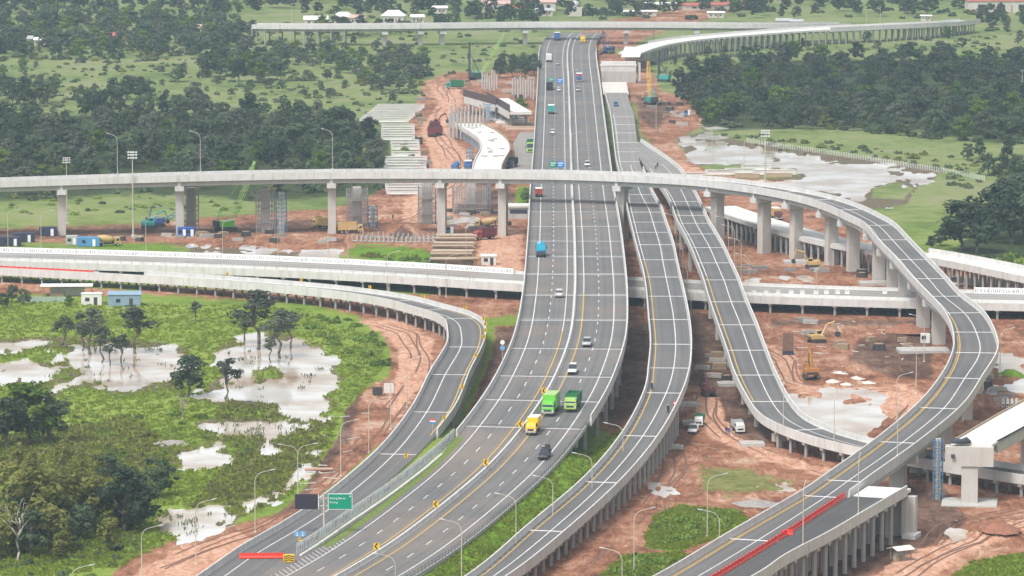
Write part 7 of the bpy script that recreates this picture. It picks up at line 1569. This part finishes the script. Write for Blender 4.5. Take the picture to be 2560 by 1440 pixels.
for x, y, L, wd, h, r, rise, hip, lb in ((790, 64, 11, 7, 3.2, R_w, 1.6, False, 'house with long white roof at the left of the village'), (858, 58, 9, 7, 3.5, R_w, 2.0, True, 'house with white roof and pale gable in the village'), (893, 60, 7, 6, 3.2, R_p, 1.4, False, 'pinkish roofed house next to the white gable house'), (984, 60, 11, 8, 4.2, R_w, 2.6, True, 'large hipped white roof house of the village'), (1043, 58, 6, 5, 3.2, R_w, 1.2, False, 'small cream house right of the hipped roof'),
                                      (500, 84, 9, 6, 3, R_p, 1.4, False, 'pinkish roofed house among the left trees'), (527, 80, 8, 6, 3, R_w, 1.2, False, 'pale roofed house beside the pinkish one'), (455, 82, 5, 4, 2.6, R_w, 1, False, 'small pale hut left of the pinkish house'), (62, 112, 7, 5, 3, R_g, 1.2, False, 'grey roofed house at the far left'), (102, 114, 5, 4, 2.8, R_w, 1.0, False, 'white walled house with blue trim at the far left'), (280, 108, 4, 4, 3.4, R_r, 1.6, False, 'small red roofed house in the far left trees'),
                                      (1240, 26, 14, 9, 3.6, R_p, 1.6, False, 'long pinkish roof at the centre of the far village'), (1290, 34, 8, 6, 3.2, R_r, 1.4, False, 'red roofed house below the long pinkish roof'), (1345, 26, 18, 10, 4.5, R_p, 1.8, False, 'large pink hall in the far village'), (1360, 40, 8, 6, 3, R_g, 1.0, False, 'grey house below the pink hall'), (1100, 34, 7, 5, 3, R_w, 1.0, False, 'white roof in the treeline of the village'), (1270, 42, 5, 4, 3, R_w, 1.2, True, 'tiny cream house below the red roof'),
                                      (1990, 68, 6, 5, 3, R_g, 1.0, False, 'grey shed beyond the distant ramp'), (1960, 66, 7, 5, 3, R_g, 1.0, False, 'dark shed beyond the distant ramp'), (2315, 52, 5, 3, 2.6, R_w, .4, False, 'white cabin beyond the distant ramp'), (2500, 30, 34, 14, 6, R_r, 2.4, False, 'long red roofed warehouse in the far right corner'), (1600, 40, 16, 6, 2.5, R_w, .5, False, 'low white shed line on the far cleared ground'), (1645, 24, 18, 8, 3, R_w, .8, False, 'white shed roof on the far cleared ground'), (1790, 44, 8, 5, 2.6, R_w, .6, False, 'pale tent roof right of the cleared ground')):
    house(lb, x, y, L, wd, h, r, Wl, rnd.uniform(-8, 8), rise, hip)
house('long red barrier roof line across the far cleared ground', 1765, 22, 26, 6, 2.2, R_r, .8 if False else 1.0, 12)  if False else house('long red roofed shed slanting across the far cleared ground', 1765, 24, 24, 7, 2.6, R_r, Wl, 14, 1.0)
t = thing('dome', 'small silver mosque dome above the far treeline', 'dome', G(1437, 40, 0)); MB().box((0, 0, 0), (7, 7, 4.5)).build('hall', Wl, t); MB().loft([[(math.cos(a) * r, math.sin(a) * r, z_) for a in [2 * math.pi * q / 14 for q in range(14)]] for r, z_ in ((2.4, 4.5), (2.9, 5.4), (2.5, 6.6), (1.4, 7.5), (.2, 8.0))]).build('dome_shell', M_steel, t, True)
for x, y, h, lb in ((2165, 84, 12, 'thin white mast beyond the distant ramp'), (2200, 90, 14, 'tall thin mast right of the distant piles'), (1700, 250, 9, 'white pole in the right yard'), (1790, 290, 8, 'white pole at the forest edge'), (2555, 230, 9, 'white pole deep in the right forest'), (730, 70, 12, 'thin mast over the left end of the distant flyover'), (1635, 110, 10, 'slim pole beside the raw ramp deck')):
    t = thing('utility_pole', lb, 'pole', G(x, y, 0)); MB().tube((0, 0, 0), (0, 0, h), .14, .09, 6).build('pole', M_pole, t); MB().box((0, 0, h - .6), (1.6, .12, .12)).build('cross_arm', M_pole, t)

# ---- stacks of site material ---------------------------------------------------------------
def stack_maker(m, w, d_, n_):
    def mk():
        t = thing('material_stack', 's', 'stack')
        for k in range(n_): MB().box(((k % 2) * .08, 0, k * .32), (w - .12 * k, d_, .24)).build('layer', m, t); MB().box((0, 0, k * .32 + .24), (w * .6, d_ * .9, .08)).build('bearer', M_timber, t)
        return t
    return mk
STK = [Kind(stack_maker(M_timber, 3.0, 1.4, 4)), Kind(stack_maker(M_conc2, 3.6, 1.2, 3)), Kind(stack_maker(M_scaf, 4.0, 1.2, 3)), Kind(stack_maker(M_dark, 2.6, 1.5, 4))]
for poly, n_, lb in (([(300, 592), (860, 588), (860, 612), (300, 604)], 18, 'stack of site material on the strip under the left flyover'), ([(1030, 240), (1060, 230), (1070, 420), (1035, 430)], 12, 'stack of site material between beam yard and haul road'), ([(1130, 200), (1340, 190), (1340, 240), (1280, 250), (1140, 235)], 12, 'stack of site material around the far driven piles'), ([(1590, 190), (1640, 240), (1740, 270), (1700, 330), (1640, 300)], 16, 'stack of site material in the right construction yard'),
                     ([(1920, 800), (2280, 800), (2280, 900), (2070, 880), (1930, 830)], 10, 'stack of site material inside the loop'), ([(1840, 660), (2180, 690), (2180, 705), (1840, 690)], 9, 'stack of site material under the right flyover columns'), ([(1110, 520), (1300, 540), (1300, 590), (1130, 590)], 10, 'stack of site material near the service road'), ([(1760, 880), (1830, 900), (1830, 960), (1740, 950)], 8, 'stack of site material between the two ramps'), ([(2400, 905), (2540, 990), (2500, 1010), (2440, 1000)], 7, 'stack of site material outside the loop foot')):
    for x, y in scatter(poly, n_, 12, 2): rnd.choice(STK).put(gz(x, y, .02), rnd.uniform(-.5, .5), lb, rnd.uniform(.8, 1.25), lb + ' group')
# ================================================================== HAZE
hz = MB().box((0, 3800, -4.0), (9000, 8400, 160.0)).build('haze', bpy.data.materials.new('haze_air'))
tag(hz, 'pale haze hanging in the air over the whole plain', 'haze', kind='stuff')
hm = hz.data.materials[0]; hm.use_nodes = True; nt = hm.node_tree; nt.nodes.clear()
ho = nt.nodes.new('ShaderNodeOutputMaterial'); hv = nt.nodes.new('ShaderNodeVolumePrincipled')
hv.inputs['Color'].default_value = (0.66, 0.87, 1.0, 1); hv.inputs['Density'].default_value = 0.00011; hv.inputs['Anisotropy'].default_value = 0.2
nt.links.new(hv.outputs[0], ho.inputs['Volume'])
